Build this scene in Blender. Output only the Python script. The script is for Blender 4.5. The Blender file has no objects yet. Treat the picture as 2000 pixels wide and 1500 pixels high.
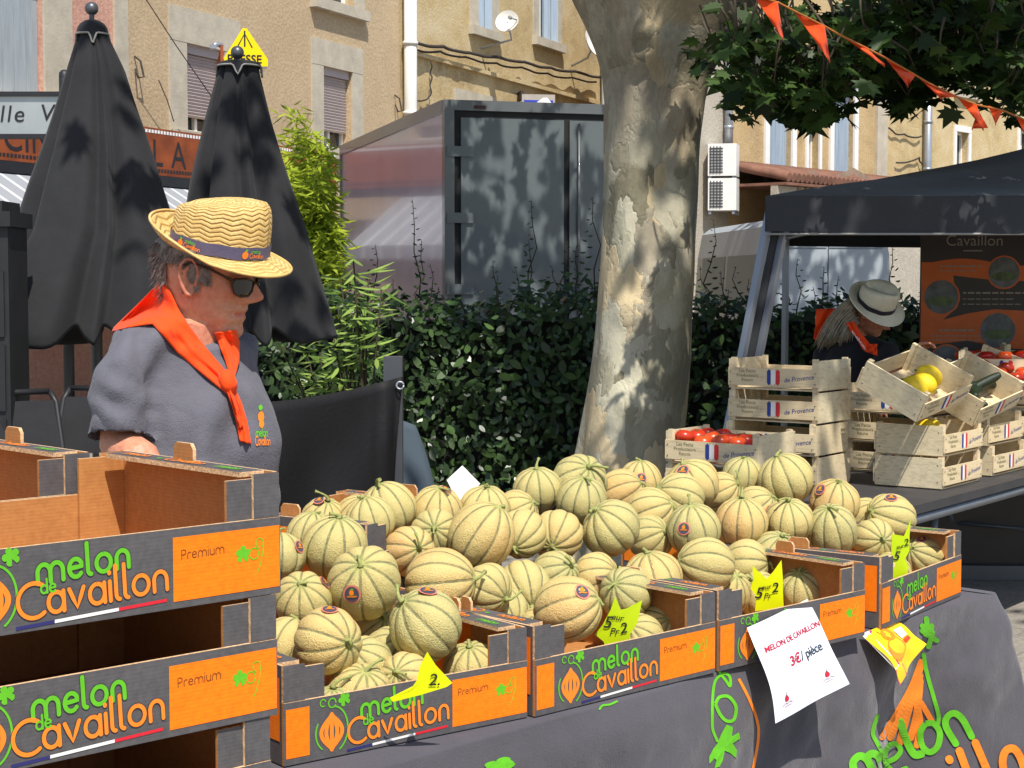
import bpy, math, random
import numpy as np
from mathutils import Vector, Matrix, noise as mnoise
from mathutils.bvhtree import BVHTree
random.seed(7)
R = math.radians
SC = bpy.context.scene
COL = SC.collection

# ------------------------------------------------------------------ camera, sky, sun, exposure
FPX = 3250.0
PITCH = math.atan(195 / FPX)
CP, SP = math.cos(PITCH), math.sin(PITCH)
CAM = Vector((0, 0, 1.6))
cd = bpy.data.cameras.new('camera')
cd.sensor_width = 36.0
cd.lens = 36.0 * FPX / 2000
cd.clip_start = 0.05
cd.clip_end = 2000
cam = bpy.data.objects.new('camera', cd)
cam.location = CAM
cam.rotation_euler = (R(90) - PITCH, 0, 0)
COL.objects.link(cam)
SC.camera = cam

SUN_AZ = Vector((0.30, -0.95)).normalized()
SUN_EL = R(58)
sd = Vector((SUN_AZ.x * math.cos(SUN_EL), SUN_AZ.y * math.cos(SUN_EL), math.sin(SUN_EL)))
w = bpy.data.worlds.new('World')
SC.world = w
w.use_nodes = True
nt = w.node_tree
bg = nt.nodes['Background']
sky = nt.nodes.new('ShaderNodeTexSky')
sky.sky_type = 'NISHITA'
sky.sun_disc = False
sky.sun_elevation = SUN_EL
sky.sun_rotation = math.atan2(SUN_AZ.x, SUN_AZ.y)
nt.links.new(sky.outputs[0], bg.inputs[0])
bg.inputs[1].default_value = 0.115
sl = bpy.data.lights.new('sun', 'SUN')
sl.energy = 4.4
sl.angle = R(0.55)
sl.color = (1.0, 0.955, 0.88)
so = bpy.data.objects.new('sun', sl)
so.rotation_euler = (-sd).to_track_quat('-Z', 'Y').to_euler()
so.location = (2, -6, 12)
COL.objects.link(so)
SC.view_settings.view_transform = 'Standard'
SC.view_settings.look = 'None'
SC.view_settings.exposure = 0.46
SC.view_settings.gamma = 1
SC.view_settings.use_curve_mapping = False

# ------------------------------------------------------------------ pixel <-> place helpers (photo pixels, 2000 x 1500)
def ray(px, py):
    a, b = px - 1000, 750 - py
    return Vector((a, FPX * CP + b * SP, -FPX * SP + b * CP)) / FPX
def PY(px, py, y):
    d = ray(px, py); return CAM + d * (y / d.y)
def PZ(px, py, z):
    d = ray(px, py); return CAM + d * ((z - CAM.z) / d.z)
def PP(px, py, p0, nrm):
    d = ray(px, py); return CAM + d * ((Vector(p0) - CAM).dot(nrm) / d.dot(nrm))

# ------------------------------------------------------------------ materials
def srgb(h):
    h = h.lstrip('#')
    c = [int(h[i:i + 2], 16) / 255 for i in (0, 2, 4)]
    return tuple(x / 12.92 if x <= 0.04045 else ((x + 0.055) / 1.055) ** 2.4 for x in c)
class NT:
    def __init__(s, name):
        s.m = bpy.data.materials.new(name); s.m.use_nodes = True
        s.t = s.m.node_tree; s.n = s.t.nodes
        s.b = s.n['Principled BSDF']
    def N(s, typ, **kw):
        n = s.n.new('ShaderNode' + typ)
        for k, v in kw.items(): setattr(n, k, v)
        return n
    def L(s, a, b): s.t.links.new(a, b)
    def coord(s, kind='Object'):
        return s.N('TexCoord').outputs[kind]
    def noise(s, scale, detail=4, rough=.55, vec=None, dist=0):
        n = s.N('TexNoise'); n.inputs['Scale'].default_value = scale
        n.inputs['Detail'].default_value = detail; n.inputs['Roughness'].default_value = rough
        n.inputs['Distortion'].default_value = dist
        s.L(vec if vec is not None else s.coord(), n.inputs['Vector']); return n
    def ramp(s, fac, stops):
        r = s.N('ValToRGB'); e = r.color_ramp.elements
        while len(e) < len(stops): e.new(.5)
        for i, (p, c) in enumerate(stops):
            e[i].position = p; e[i].color = (c[0], c[1], c[2], 1) if not isinstance(c, (int, float)) else (c, c, c, 1)
        s.L(fac, r.inputs[0]); return r.outputs[0]
    def mix(s, fac, a, b, typ='MIX'):
        n = s.N('Mix', data_type='RGBA', blend_type=typ)
        for i, x in ((0, fac), (6, a), (7, b)):
            if isinstance(x, (int, float)): n.inputs[i].default_value = x
            elif isinstance(x, tuple): n.inputs[i].default_value = (x[0], x[1], x[2], 1)
            else: s.L(x, n.inputs[i])
        return n.outputs[2]
    def math(s, op, a, b=None, c=None, clamp=False):
        n = s.N('Math', operation=op, use_clamp=clamp)
        for i, x in enumerate((a, b, c)):
            if x is None: continue
            if isinstance(x, (int, float)): n.inputs[i].default_value = x
            else: s.L(x, n.inputs[i])
        return n.outputs[0]
    def bump(s, h, strength=.3, dist=.01):
        n = s.N('Bump'); n.inputs['Strength'].default_value = strength; n.inputs['Distance'].default_value = dist
        s.L(h, n.inputs['Height']); s.L(n.outputs[0], s.b.inputs['Normal']); return n
    def set(s, col=None, rough=None, metal=None, spec=None, sheen=None, trans=None):
        if col is not None:
            if isinstance(col, tuple): s.b.inputs['Base Color'].default_value = (*col[:3], 1)
            else: s.L(col, s.b.inputs['Base Color'])
        if rough is not None: s.b.inputs['Roughness'].default_value = rough
        if metal is not None: s.b.inputs['Metallic'].default_value = metal
        if spec is not None: s.b.inputs['Specular IOR Level'].default_value = spec
        if sheen is not None: s.b.inputs['Sheen Weight'].default_value = sheen
        return s
def mk(name, col, rough=.7, var=.12, vscale=12, bump=0, bscale=60, metal=0, spec=.4, sheen=0, bdist=.004, stretch=None):
    if isinstance(col, str): col = srgb(col)
    t = NT(name)
    vec = t.coord()
    if stretch:
        mp = t.N('Mapping'); mp.inputs['Scale'].default_value = stretch; t.L(vec, mp.inputs[0]); vec = mp.outputs[0]
    if var:
        n = t.noise(vscale, 5, .6, vec)
        lo = tuple(max(0, c * (1 - var)) for c in col); hi = tuple(min(1, c * (1 + var)) for c in col)
        t.set(t.ramp(n.outputs[0], [(.3, lo), (.7, hi)]))
    else: t.set(col)
    t.set(rough=rough, metal=metal, spec=spec, sheen=sheen)
    if bump: t.bump(t.noise(bscale, 4, .6, vec).outputs[0], bump, bdist)
    return t.m

# ------------------------------------------------------------------ mesh builder
class MB:
    def __init__(s): s.v, s.f, s.m, s.sm = [], [], [], []
    def add(s, verts, faces, m=0, smooth=False):
        o = len(s.v); s.v += [tuple(x) for x in verts]
        for f in faces: s.f.append([i + o for i in f]); s.m.append(m); s.sm.append(smooth)
    def box(s, x0, x1, y0, y1, z0, z1, m=0, M=None, mats=None):
        c = [(x0, y0, z0), (x1, y0, z0), (x1, y1, z0), (x0, y1, z0), (x0, y0, z1), (x1, y0, z1), (x1, y1, z1), (x0, y1, z1)]
        if M is not None: c = [M @ Vector(p) for p in c]
        F = [(0, 3, 2, 1), (4, 5, 6, 7), (0, 1, 5, 4), (2, 3, 7, 6), (3, 0, 4, 7), (1, 2, 6, 5)]  # -z +z -y +y -x +x
        o = len(s.v); s.v += [tuple(p) for p in c]
        for i, f in enumerate(F):
            s.f.append([k + o for k in f]); s.m.append(mats[i] if mats else m); s.sm.append(False)
        return s
    def poly(s, pts, m=0): s.add(pts, [list(range(len(pts)))], m)
    def grid(s, P, m=0, smooth=True, closed=False):
        nu, nv = len(P), len(P[0]); fs = []
        for i in range(nu if closed else nu - 1):
            for j in range(nv - 1):
                a, b = i * nv + j, ((i + 1) % nu) * nv + j
                fs.append((a, b, b + 1, a + 1))
        s.add([p for row in P for p in row], fs, m, smooth)
    def tube(s, path, r, n=8, m=0, cap=True, smooth=True, flat=1.0):
        path = [Vector(p) for p in path]; k = len(path)
        rs = r if isinstance(r, (list, tuple)) else [r] * k
        rings = []; up = None
        for i in range(k):
            d = (path[min(i + 1, k - 1)] - path[max(i - 1, 0)]).normalized()
            if up is None:
                up = Vector((0, 0, 1)) if abs(d.z) < .9 else Vector((1, 0, 0))
            a = d.cross(up).normalized(); up = a.cross(d).normalized()
            rings.append([path[i] + (a * math.cos(2 * math.pi * j / n) + up * math.sin(2 * math.pi * j / n) * flat) * rs[i] for j in range(n)])
        o = len(s.v); s.v += [tuple(p) for ring in rings for p in ring]
        for i in range(k - 1):
            for j in range(n):
                s.f.append([o + i * n + j, o + i * n + (j + 1) % n, o + (i + 1) * n + (j + 1) % n, o + (i + 1) * n + j]); s.m.append(m); s.sm.append(smooth)
        if cap:
            s.f.append([o + j for j in range(n)][::-1]); s.m.append(m); s.sm.append(False)
            s.f.append([o + (k - 1) * n + j for j in range(n)]); s.m.append(m); s.sm.append(False)
        return s
    def lathe(s, prof, n=24, m=0, c=(0, 0, 0), sx=1, sy=1, cap=True):
        c = Vector(c)
        P = [[c + Vector((r * math.cos(2 * math.pi * i / n) * sx, r * math.sin(2 * math.pi * i / n) * sy, z)) for r, z in prof] for i in range(n)]
        s.grid(P, m, True, closed=True)
        return s
    def ribbon(s, pts, w, fn, m=0, lift=0.0, caps=True):
        """flat pen stroke through 2-D points, mapped onto a surface by fn(x, y, lift)"""
        p = [Vector((a[0], a[1])) for a in pts]
        q = [p[0]]
        for x in p[1:]:
            if (x - q[-1]).length > 1e-6: q.append(x)
        p = q; k = len(p)
        if k == 1: p = [p[0], p[0] + Vector((1e-4, 0))]; k = 2
        Lf, Rt = [], []
        for i in range(k):
            d = p[min(i + 1, k - 1)] - p[max(i - 1, 0)]
            d = d.normalized() if d.length > 1e-9 else Vector((1, 0))
            nn = Vector((-d.y, d.x))
            Lf.append(p[i] + nn * w / 2); Rt.append(p[i] - nn * w / 2)
        vs = []; fs = []
        for i in range(k):
            l = lift + i * 2e-6
            vs += [fn(Lf[i].x, Lf[i].y, l), fn(Rt[i].x, Rt[i].y, l)]
        for i in range(k - 1): fs.append((2 * i, 2 * i + 1, 2 * i + 3, 2 * i + 2))
        if caps and (p[0] - p[-1]).length > 1e-5:
            for e, sg in ((0, -1), (k - 1, 1)):
                d = (p[1] - p[0]) if e == 0 else (p[-1] - p[-2])
                a0 = math.atan2(d.y, d.x) * 1.0 + (math.pi / 2 if sg < 0 else -math.pi / 2)
                b = len(vs); ids = []
                for j in range(7):
                    a = a0 + math.pi * j / 6
                    ids.append(b + j); vs.append(fn(p[e].x + w / 2 * math.cos(a), p[e].y + w / 2 * math.sin(a), lift + k * 2e-6 * (e > 0)))
                fs.append(ids)
        s.add(vs, fs, m)
    def build(s, name, mats, parent=None, loc=None, sharp=None, merge=False):
        me = bpy.data.meshes.new(name)
        me.from_pydata(s.v, [], s.f)
        me.polygons.foreach_set('material_index', s.m)
        me.polygons.foreach_set('use_smooth', s.sm)
        for m in (mats if isinstance(mats, (list, tuple)) else [mats]): me.materials.append(m)
        if sharp: me.set_sharp_from_angle(angle=R(sharp))
        me.update()
        o = bpy.data.objects.new(name, me); COL.objects.link(o)
        if parent: o.parent = parent
        if loc is not None: o.location = loc
        return o
def tag(o, label, cat, group=None, kind=None):
    if label: o['label'] = label
    if cat: o['category'] = cat
    if group: o['group'] = group
    if kind: o['kind'] = kind
    return o
def thing(name, label, cat, loc=(0, 0, 0), rotz=0, group=None):
    o = bpy.data.objects.new(name, None); COL.objects.link(o)
    o.location = loc; o.rotation_euler = (0, 0, rotz); o.empty_display_size = .05
    return tag(o, label, cat, group)
def copy_tree(o, parent=None):
    c = o.copy(); COL.objects.link(c); c.parent = parent
    for ch in list(o.children): copy_tree(ch, c)
    return c
def baked(o, mods):
    for typ, kw in mods:
        md = o.modifiers.new(typ, typ)
        for k, v in kw.items(): setattr(md, k, v)
    dg = bpy.context.evaluated_depsgraph_get(); dg.update()
    me = bpy.data.meshes.new_from_object(o.evaluated_get(dg))
    old = o.data; mats = [m for m in old.materials]
    o.modifiers.clear(); o.data = me
    if not me.materials:
        for m in mats: me.materials.append(m)
    bpy.data.meshes.remove(old)
    return o
def smooth_all(o, sharp=None):
    o.data.polygons.foreach_set('use_smooth', [True] * len(o.data.polygons))
    if sharp: o.data.set_sharp_from_angle(angle=R(sharp))
    o.data.update(); return o

# ------------------------------------------------------------------ lettering
def arc(cx, cy, rx, ry, a0, a1, n=16):
    return [(cx + rx * math.cos(R(a0 + (a1 - a0) * i / n)), cy + ry * math.sin(R(a0 + (a1 - a0) * i / n))) for i in range(n + 1)]
GL = {
 'm': ([[(0, 0), (0, .5)] + arc(.38, .55, .38, .45, 180, 0) + [(.76, 0)], [(.76, .4)] + arc(1.14, .55, .38, .45, 180, 0) + [(1.52, 0)]], 1.52),
 'n': ([[(0, 0), (0, .5)] + arc(.38, .55, .38, .45, 180, 0) + [(.76, 0)]], .76),
 'e': ([[(.1, .52), (.45, .53)] + arc(.42, .5, .4, .5, 6, 318)], .8),
 'l': ([[(0, 1.75), (0, .3)] + arc(.2, .25, .2, .25, 180, 265)], .18),
 'o': ([arc(.45, .5, .45, .5, 90, 450, 24)], .9),
 'd': ([arc(.42, .5, .42, .5, 90, 450, 22), [(.84, 1.75), (.84, 0)]], .84),
 'C': ([arc(.85, .78, .85, .86, 52, 308, 24)], 1.3),
 'a': ([arc(.42, .5, .42, .5, 90, 450, 22), [(.84, 1), (.84, 0)]], .84),
 'v': ([[(0, 1), (.2, .5), (.4, .02), (.6, .5), (.8, 1)]], .8),
 'i': ([[(0, 1), (0, .5), (0, 0)], [(0, 1.42), (0, 1.46)]], .02),
 'P': ([[(0, 0), (0, 1.5), (.3, 1.5)] + arc(.35, 1.1, .42, .4, 90, -90) + [(.05, .7)]], .75),
 'r': ([[(0, 0), (0, .5)] + arc(.38, .55, .38, .45, 180, 60)], .5),
 'u': ([[(0, 1), (0, .45)] + arc(.38, .45, .38, .45, 180, 360) + [(.76, 1), (.76, 0)]], .76),
}
def pen(mb, word, x, y, h, w, fn, m, gap=.36, slant=0, rot=0, lift=0, back=None):
    """h = x-height, w = pen width; returns the end x"""
    cx = 0; ca, sa = math.cos(R(rot)), math.sin(R(rot)); k = 0
    for ch in word:
        if ch == ' ': cx += .6; continue
        st, adv = GL[ch]
        for pl in st:
            pts = []
            for a, b in pl:
                X = (cx + a + b * slant) * h; Y = b * h
                pts.append((x + X * ca - Y * sa, y + X * sa + Y * ca))
            if back is not None: mb.ribbon(pts, w * 1.28, fn, back, lift - .0004 + k * 2e-5)
            mb.ribbon(pts, w, fn, m, lift + k * 2e-5); k += 1
        cx += adv + gap
    return x + cx * h * ca
def leaf_outline(cx, cy, r, rot=0):
    pts = []
    for i in range(40):
        a = 2 * math.pi * i / 40
        k = .62 + .38 * abs(math.cos(2.5 * (a - math.pi / 2))) ** .6
        if abs(a - 1.5 * math.pi) < .25: k *= .45
        pts.append((cx + r * k * math.cos(a + rot), cy + r * k * math.sin(a + rot)))
    return pts
def flat(mb, pts, fn, m, lift=0): mb.poly([fn(a, b, lift) for a, b in pts], m)
_TXT = {}
def text(mb, s, x, y, size, fn, m, lift=0, shear=0, bold=0, align='LEFT', rot=0, sp=1.0):
    key = (s, shear, bold, align, sp)
    if key not in _TXT:
        cu = bpy.data.curves.new('t', 'FONT'); cu.body = s; cu.size = 1; cu.shear = shear; cu.offset = bold; cu.align_x = align; cu.space_character = sp
        cu.resolution_u = 4
        o = bpy.data.objects.new('t', cu); COL.objects.link(o)
        dg = bpy.context.evaluated_depsgraph_get(); dg.update()
        me = bpy.data.meshes.new_from_object(o.evaluated_get(dg))
        _TXT[key] = ([tuple(v.co) for v in me.vertices], [list(p.vertices) for p in me.polygons])
        bpy.data.objects.remove(o); bpy.data.curves.remove(cu); bpy.data.meshes.remove(me)
    V, F = _TXT[key]; ca, sa = math.cos(R(rot)), math.sin(R(rot))
    mb.add([fn(x + (a * ca - b * sa) * size, y + (a * sa + b * ca) * size, lift) for a, b, c in V], F, m)
def melon_icon(mb, cx, cy, h, fn, mo, mg, lift=0):
    for i, k in enumerate((-.8, -.42, 0, .42, .8)):
        pts = [(cx + h * .36 * k * math.sin(t * math.pi) * 1.05 + h * .05 * k, cy + h * (t - .5) * (1 - .18 * abs(k))) for t in [j / 12 for j in range(13)]]
        # stroke that is thick in the middle
        mb.ribbon(pts, h * .125, fn, mo, lift + i * 2e-5)
    mb.ribbon(arc(cx + h * .03, cy + h * .06, h * .50, h * .66, -62, 80), h * .05, fn, mg, lift + 2e-4)
    mb.ribbon(arc(cx, cy, h * .52, h * .56, 150, 232), h * .045, fn, mg, lift + 2.2e-4)
    flat(mb, leaf_outline(cx + h * .42, cy + h * .86, h * .2, .4), fn, mg, lift + 2.4e-4)
    mb.ribbon(arc(cx + h * .02, cy + h * .82, h * .12, h * .13, 0, 330), h * .04, fn, mg, lift + 2.6e-4)
    mb.ribbon(arc(cx - h * .28, cy + h * .86, h * .09, h * .1, 20, 300), h * .035, fn, mg, lift + 2.8e-4)
def vine_icon(mb, cx, cy, h, fn, mg, lift=0):
    flat(mb, leaf_outline(cx, cy, h * .48), fn, mg, lift)
    mb.ribbon(arc(cx + h * .72, cy - h * .05, h * .3, h * .32, 0, 350), h * .07, fn, mg, lift + 1e-4)
    mb.ribbon(arc(cx + h * 1.1, cy + h * .5, h * .24, h * .28, -40, 260), h * .06, fn, mg, lift + 2e-4)
    mb.ribbon([(cx + h * 1.36, cy + h * .45), (cx + h * 1.3, cy - h * .1), (cx + h * 1.1, cy - h * .8), (cx + h * .9, cy - h * 1.15)], h * .06, fn, mg, lift + 3e-4)

# ------------------------------------------------------------------ setting: ground
def ground_mat():
    t = NT('paving')
    co = t.coord()
    mp = t.N('Mapping'); mp.inputs['Rotation'].default_value = (0, 0, R(38)); t.L(co, mp.inputs[0])
    br = t.N('TexBrick'); br.inputs['Scale'].default_value = 1.6; br.inputs['Mortar Size'].default_value = .012
    br.inputs['Color1'].default_value = (.27, .235, .19, 1); br.inputs['Color2'].default_value = (.22, .195, .16, 1); br.inputs['Mortar'].default_value = (.10, .09, .08, 1)
    t.L(mp.outputs[0], br.inputs['Vector'])
    n = t.noise(3.2, 6, .65); n2 = t.noise(40, 3)
    c = t.mix(.55, br.outputs[0], t.ramp(n.outputs[0], [(.3, (.13, .115, .1)), (.72, (.36, .32, .26))]))
    c = t.mix(.35, c, t.ramp(n2.outputs[0], [(.3, (.1, .09, .08)), (.75, (.45, .41, .35))]))
    t.set(c, .85)
    t.bump(t.noise(60, 4).outputs[0], .4, .01)
    return t.m
g = MB(); g.grid([[(x, y, 0) for y in (-60, -4, 4, 9, 20, 60, 400)] for x in (-300, -40, -8, 0, 8, 40, 300)], 0, False)
tag(g.build('ground', ground_mat()), None, None, kind='structure')

# ------------------------------------------------------------------ houses
def plaster(name, c1, c2, c3, rough=.9):
    t = NT(name)
    n = t.noise(.55, 7, .68, dist=.6); n2 = t.noise(2.6, 6, .7); n3 = t.noise(22, 4, .6)
    c = t.ramp(n.outputs[0], [(.34, srgb(c1)), (.52, srgb(c2)), (.66, srgb(c3))])
    c = t.mix(t.ramp(n2.outputs[0], [(.48, 0.), (.62, .55)]), c, srgb(c1))
    c = t.mix(.22, c, t.ramp(n3.outputs[0], [(.3, (.25, .2, .13)), (.7, (.9, .8, .6))]))
    t.set(c, rough); t.bump(n3.outputs[0], .5, .02)
    return t.m
M_tan = plaster('plaster_tan', '#a88d69', '#b69c77', '#ac9270')
M_yel = plaster('plaster_yellow', '#c8b58c', '#b59a62', '#957b4a')
M_ochre = plaster('plaster_ochre', '#bca274', '#ad8e56', '#93774a')
M_pink = plaster('plaster_pink', '#b87a6a', '#c28a78', '#b07466')
M_greywall = plaster('plaster_grey', '#a8a196', '#9a9388', '#aca59a')
M_stone = mk('stone', '#b5ac9a', .85, .16, 4, .4, 30, bdist=.01)
M_slat = mk('roller_slat', '#b5a9a6', .6, .05, 3)
M_blue = mk('shutter_blue', '#94a3b2', .7, .16, 2.2, .3, 14, stretch=(6, 6, .6))
M_greyshut = mk('shutter_grey', '#9aa3a8', .7, .16, 2.5, .3, 14, stretch=(6, 6, .6))
M_dark = mk('dark_opening', (.012, .012, .014), .35, 0)
M_glass = mk('window_glass', (.03, .035, .04), .08, 0, spec=.6)
M_whitepaint = mk('white_paint', '#e4e2dd', .45, .05, 6)
M_pvc = mk('pipe_paint', '#d8d6d0', .45, .06, 2)
M_zinc = mk('zinc', '#a4a9af', .4, .12, 4, metal=.6)
M_wire = mk('wire', '#3a332e', .7, .1, 10)
M_rust = mk('rust_sheet', '#8a4420', .75, .35, 3.5, .3, 40)
M_black = mk('black_paint', (.018, .018, .02), .5, .2, 8)
M_white = mk('white_ink', (.8, .8, .78), .6, 0)
M_tile = mk('roof_tile', '#7d5746', .85, .3, 3, .5, 20)

class Facade:
    def __init__(s, name, label, p0, d, t0, t1, top, mat, cat='house'):
        s.p0 = Vector((p0[0], p0[1], 0)); s.d = Vector((d[0], d[1], 0)).normalized(); s.n = Vector((s.d.y, -s.d.x, 0))
        s.o = thing(name, label, cat, s.p0, math.atan2(s.d.y, s.d.x)); s.t0, s.t1, s.top, s.mat = t0, t1, top, mat; s.deep = 7; s.holes = []
    def at(s, px, py, off=0):
        p = PP(px, py, s.p0 + s.n * off, s.n) - s.p0; return p.dot(s.d), p.z
    def rect(s, x0, y0, x1, y1):
        a = s.at(x0, (y0 + y1) / 2)[0]; b = s.at(x1, (y0 + y1) / 2)[0]
        z1 = s.at((x0 + x1) / 2, y0)[1]; z0 = s.at((x0 + x1) / 2, y1)[1]; return a, b, z0, z1
    def hole(s, r): s.holes.append(r); return r
    def finish(s, depth=.22):
        mb = MB(); xs = sorted({s.t0, s.t1, *[h[0] for h in s.holes], *[h[1] for h in s.holes]}); zs = sorted({0, s.top, *[h[2] for h in s.holes], *[h[3] for h in s.holes]})
        for i in range(len(xs) - 1):
            for j in range(len(zs) - 1):
                cx, cz = (xs[i] + xs[i + 1]) / 2, (zs[j] + zs[j + 1]) / 2
                if any(h[0] < cx < h[1] and h[2] < cz < h[3] for h in s.holes): continue
                mb.poly([(xs[i], 0, zs[j]), (xs[i + 1], 0, zs[j]), (xs[i + 1], 0, zs[j + 1]), (xs[i], 0, zs[j + 1])])
        for a, b, z0, z1 in s.holes:
            mb.poly([(a, 0, z0), (a, 0, z1), (a, depth, z1), (a, depth, z0)]); mb.poly([(b, 0, z0), (b, depth, z0), (b, depth, z1), (b, 0, z1)])
            mb.poly([(a, 0, z1), (b, 0, z1), (b, depth, z1), (a, depth, z1)]); mb.poly([(a, 0, z0), (a, depth, z0), (b, depth, z0), (b, 0, z0)])
        D = s.deep
        mb.poly([(s.t0, 0, 0), (s.t0, 0, s.top), (s.t0, D, s.top), (s.t0, D, 0)]); mb.poly([(s.t1, 0, 0), (s.t1, D, 0), (s.t1, D, s.top), (s.t1, 0, s.top)])
        mb.poly([(s.t0, D, 0), (s.t0, D, s.top), (s.t1, D, s.top), (s.t1, D, 0)])
        mb.build('wall', s.mat, s.o)
        r = MB(); r.box(s.t0 - .003, s.t1 + .003, -.35, D + .3, s.top, s.top + .25); r.build('roof', M_tile, s.o)
    def surround(s, r, wd=.16, proud=.035, sill=True, mat=None, bottom=False):
        a, b, z0, z1 = r; m = MB(); w2 = wd
        m.box(a - w2, a, -proud, -.001, z0, z1); m.box(b, b + w2, -proud, -.001, z0, z1); m.box(a - w2, b + w2, -proud - .004, -.001, z1, z1 + w2 * 1.2)
        o = m.build('window_surround', mat or M_stone, s.o)
        if sill:
            k = MB(); k.box(a - w2 * 1.1, b + w2 * 1.1, -proud - .09, -.001, z0 - .16, z0); k.build('sill', M_stone, s.o)
        return o
    def window(s, r, frame_mat=None):
        a, b, z0, z1 = r; m = MB(); fw = .05
        for q in ((a, a + fw), (b - fw, b), ((a + b) / 2 - .03, (a + b) / 2 + .03)): m.box(q[0], q[1], .15, .2, z0, z1)
        m.box(a + fw, (a + b) / 2 - .03, .153, .197, z1 - fw, z1); m.box((a + b) / 2 + .03, b - fw, .153, .197, z1 - fw, z1)
        m.box(a + fw, (a + b) / 2 - .03, .153, .197, z0, z0 + fw); m.box((a + b) / 2 + .03, b - fw, .153, .197, z0, z0 + fw)
        o = m.build('window', frame_mat or M_whitepaint, s.o)
        g = MB(); g.box(a, b, .205, .212, z0, z1); g.build('pane', M_glass, o)
        return o
    def roller(s, r, frac):
        a, b, z0, z1 = r; m = MB(); zb = z1 - (z1 - z0) * frac; n = max(8, int((z1 - zb) / .05))
        for i in range(n):
            h = (z1 - .12 - zb) / n; z = zb + i * h
            m.poly([(a + .02, .10, z), (b - .02, .10, z), (b - .02, .075, z + h * .7), (a + .02, .075, z + h * .7)])
            m.poly([(a + .02, .075, z + h * .7), (b - .02, .075, z + h * .7), (b - .02, .10, z + h), (a + .02, .10, z + h)])
        m.box(a + .02, b - .02, .03, .14, z1 - .12, z1)
        m.build('roller_shutter', M_slat, s.o)
    def leaf(s, r, hinge, wid, ang, mat=None):
        """hinged board shutter swung out by ang degrees from the wall"""
        a, b, z0, z1 = r; x = a if hinge < 0 else b
        M = Matrix.Translation((x, -.045, 0)) @ Matrix.Rotation(R(ang) * hinge, 4, 'Z')
        m = MB(); nb = 4
        for i in range(nb):
            x0, x1 = hinge * wid * i / nb, hinge * wid * (i + .95) / nb
            m.box(min(x0, x1), max(x0, x1), -.02, .0, z0 + .02, z1 - .02, M=M)
        for zz in (z0 + .25, (z0 + z1) / 2, z1 - .3): m.box(min(0.01, hinge * wid * .98), max(0.01, hinge * wid * .98), -.032, -.0205, zz, zz + .09, M=M)
        m.build('shutter', mat or M_blue, s.o)
    def closed(s, r, mat=None, y=.07):
        a, b, z0, z1 = r; m = MB(); n = 6
        for i in range(n):
            x0 = a + (b - a) * i / n; x1 = a + (b - a) * (i + .95) / n
            m.box(x0, x1, y, y + .04, z0, z1)
        m.build('shutter', mat or M_blue, s.o)

P0 = ((660 - 1000) / 3250 * 26, 26.0); D1 = (.412, .911)
probe = Facade('probe', 'x', P0, D1, 0, 1, 1, M_tan); bpy.data.objects.remove(probe.o)
tL = lambda px: probe.at(px, 300)[0]
# pink house
h = Facade('terraced_house', 'pink rendered house with grey shutters and a cream stone surround', P0, D1, tL(-420), tL(246) - .004, 9, M_pink)
r = h.hole(h.rect(-62, -60, 83, 182)); h.surround(r, .5); h.closed(r, M_greyshut)
q = MB(); a, b = h.at(221, 100)[0], h.at(246, 100)[0]; q.box(a, b, -.04, -.001, 0, 9); q.build('quoin', M_stone, h.o)
h.finish()
# tan house
h = Facade('terraced_house', 'tan rendered house with half lowered roller shutters beside white downpipe', P0, D1, tL(246), tL(782), 9, M_tan)
for (x0, y0, x1, y1, fr) in ((362, 92, 436, 262, .82), (629, 135, 686, 292, .78)):
    r = h.hole(h.rect(x0, y0, x1, y1)); h.surround(r, .38 if x0 < 500 else .33); h.window(r); h.roller(r, fr)
r = h.hole(h.rect(626, -170, 690, 8)); h.surround(r, .3); h.window(r)
for (px, py) in ((262, 135), (770, 205)):
    q = MB(); t, z = h.at(px, py); q.tube([(t, -.01, z + .16), (t, -.1, z + .1), (t + .04, -.12, z - .1), (t - .05, -.1, z - .12), (t, -.02, z)], .014, 5); q.build('wall_hook', M_wire, h.o)
h.finish()
def pipe(px, y0, y1, rad, name, label, mat, fac):
    m = MB(); t, z1 = fac.at(px, y0); z0 = fac.at(px, y1)[1]
    p = fac.p0 + fac.d * t + fac.n * (rad + .05)
    m.tube([(0, 0, z0), (0, 0, z1)], rad, 12)
    for k in range(5):
        z = z0 + (z1 - z0) * (k + .5) / 5; m.tube([(0, 0, z - .03), (0, 0, z + .03)], rad * 1.18, 12)
    o = m.build(name, mat); o.location = (p.x, p.y, 0); return tag(o, label, 'pipe')
pipe(784, -120, 560, .11, 'downpipe', 'thick white downpipe between the tan house and the yellow house', M_pvc, probe)
# yellow house
h = Facade('terraced_house', 'stained yellow house with open blue shutters and wall cables', P0, D1, tL(782) + .004, tL(1395), 9.5, M_yel)
hy = h
r = h.hole(h.rect(932, -130, 957, 58)); h.surround(r, .34); h.window(r); h.leaf(r, -1, .62, 152); h.leaf(r, 1, .62, 128)
r = h.hole(h.rect(1050, -120, 1086, 80)); h.surround(r, .25); h.window(r); h.leaf(r, -1, .62, 150); h.leaf(r, 1, .62, 130)
m = MB(); a = h.rect(886, 181, 966, 205); m.box(a[0], a[1], -.04, -.001, a[2], a[3]); m.build('lintel', M_stone, h.o)
m = MB()
a, z = h.at(790, 100); b, z2 = h.at(1165, 160)
m.box(a, b, -.09, -.001, z - .04, z + .03); m.build('ledge', M_yel, h.o)
h.finish()
pipe(1171, 100, 560, .07, 'downpipe', 'slim zinc downpipe on the yellow house beside the plane trunk', M_zinc, probe)
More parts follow.
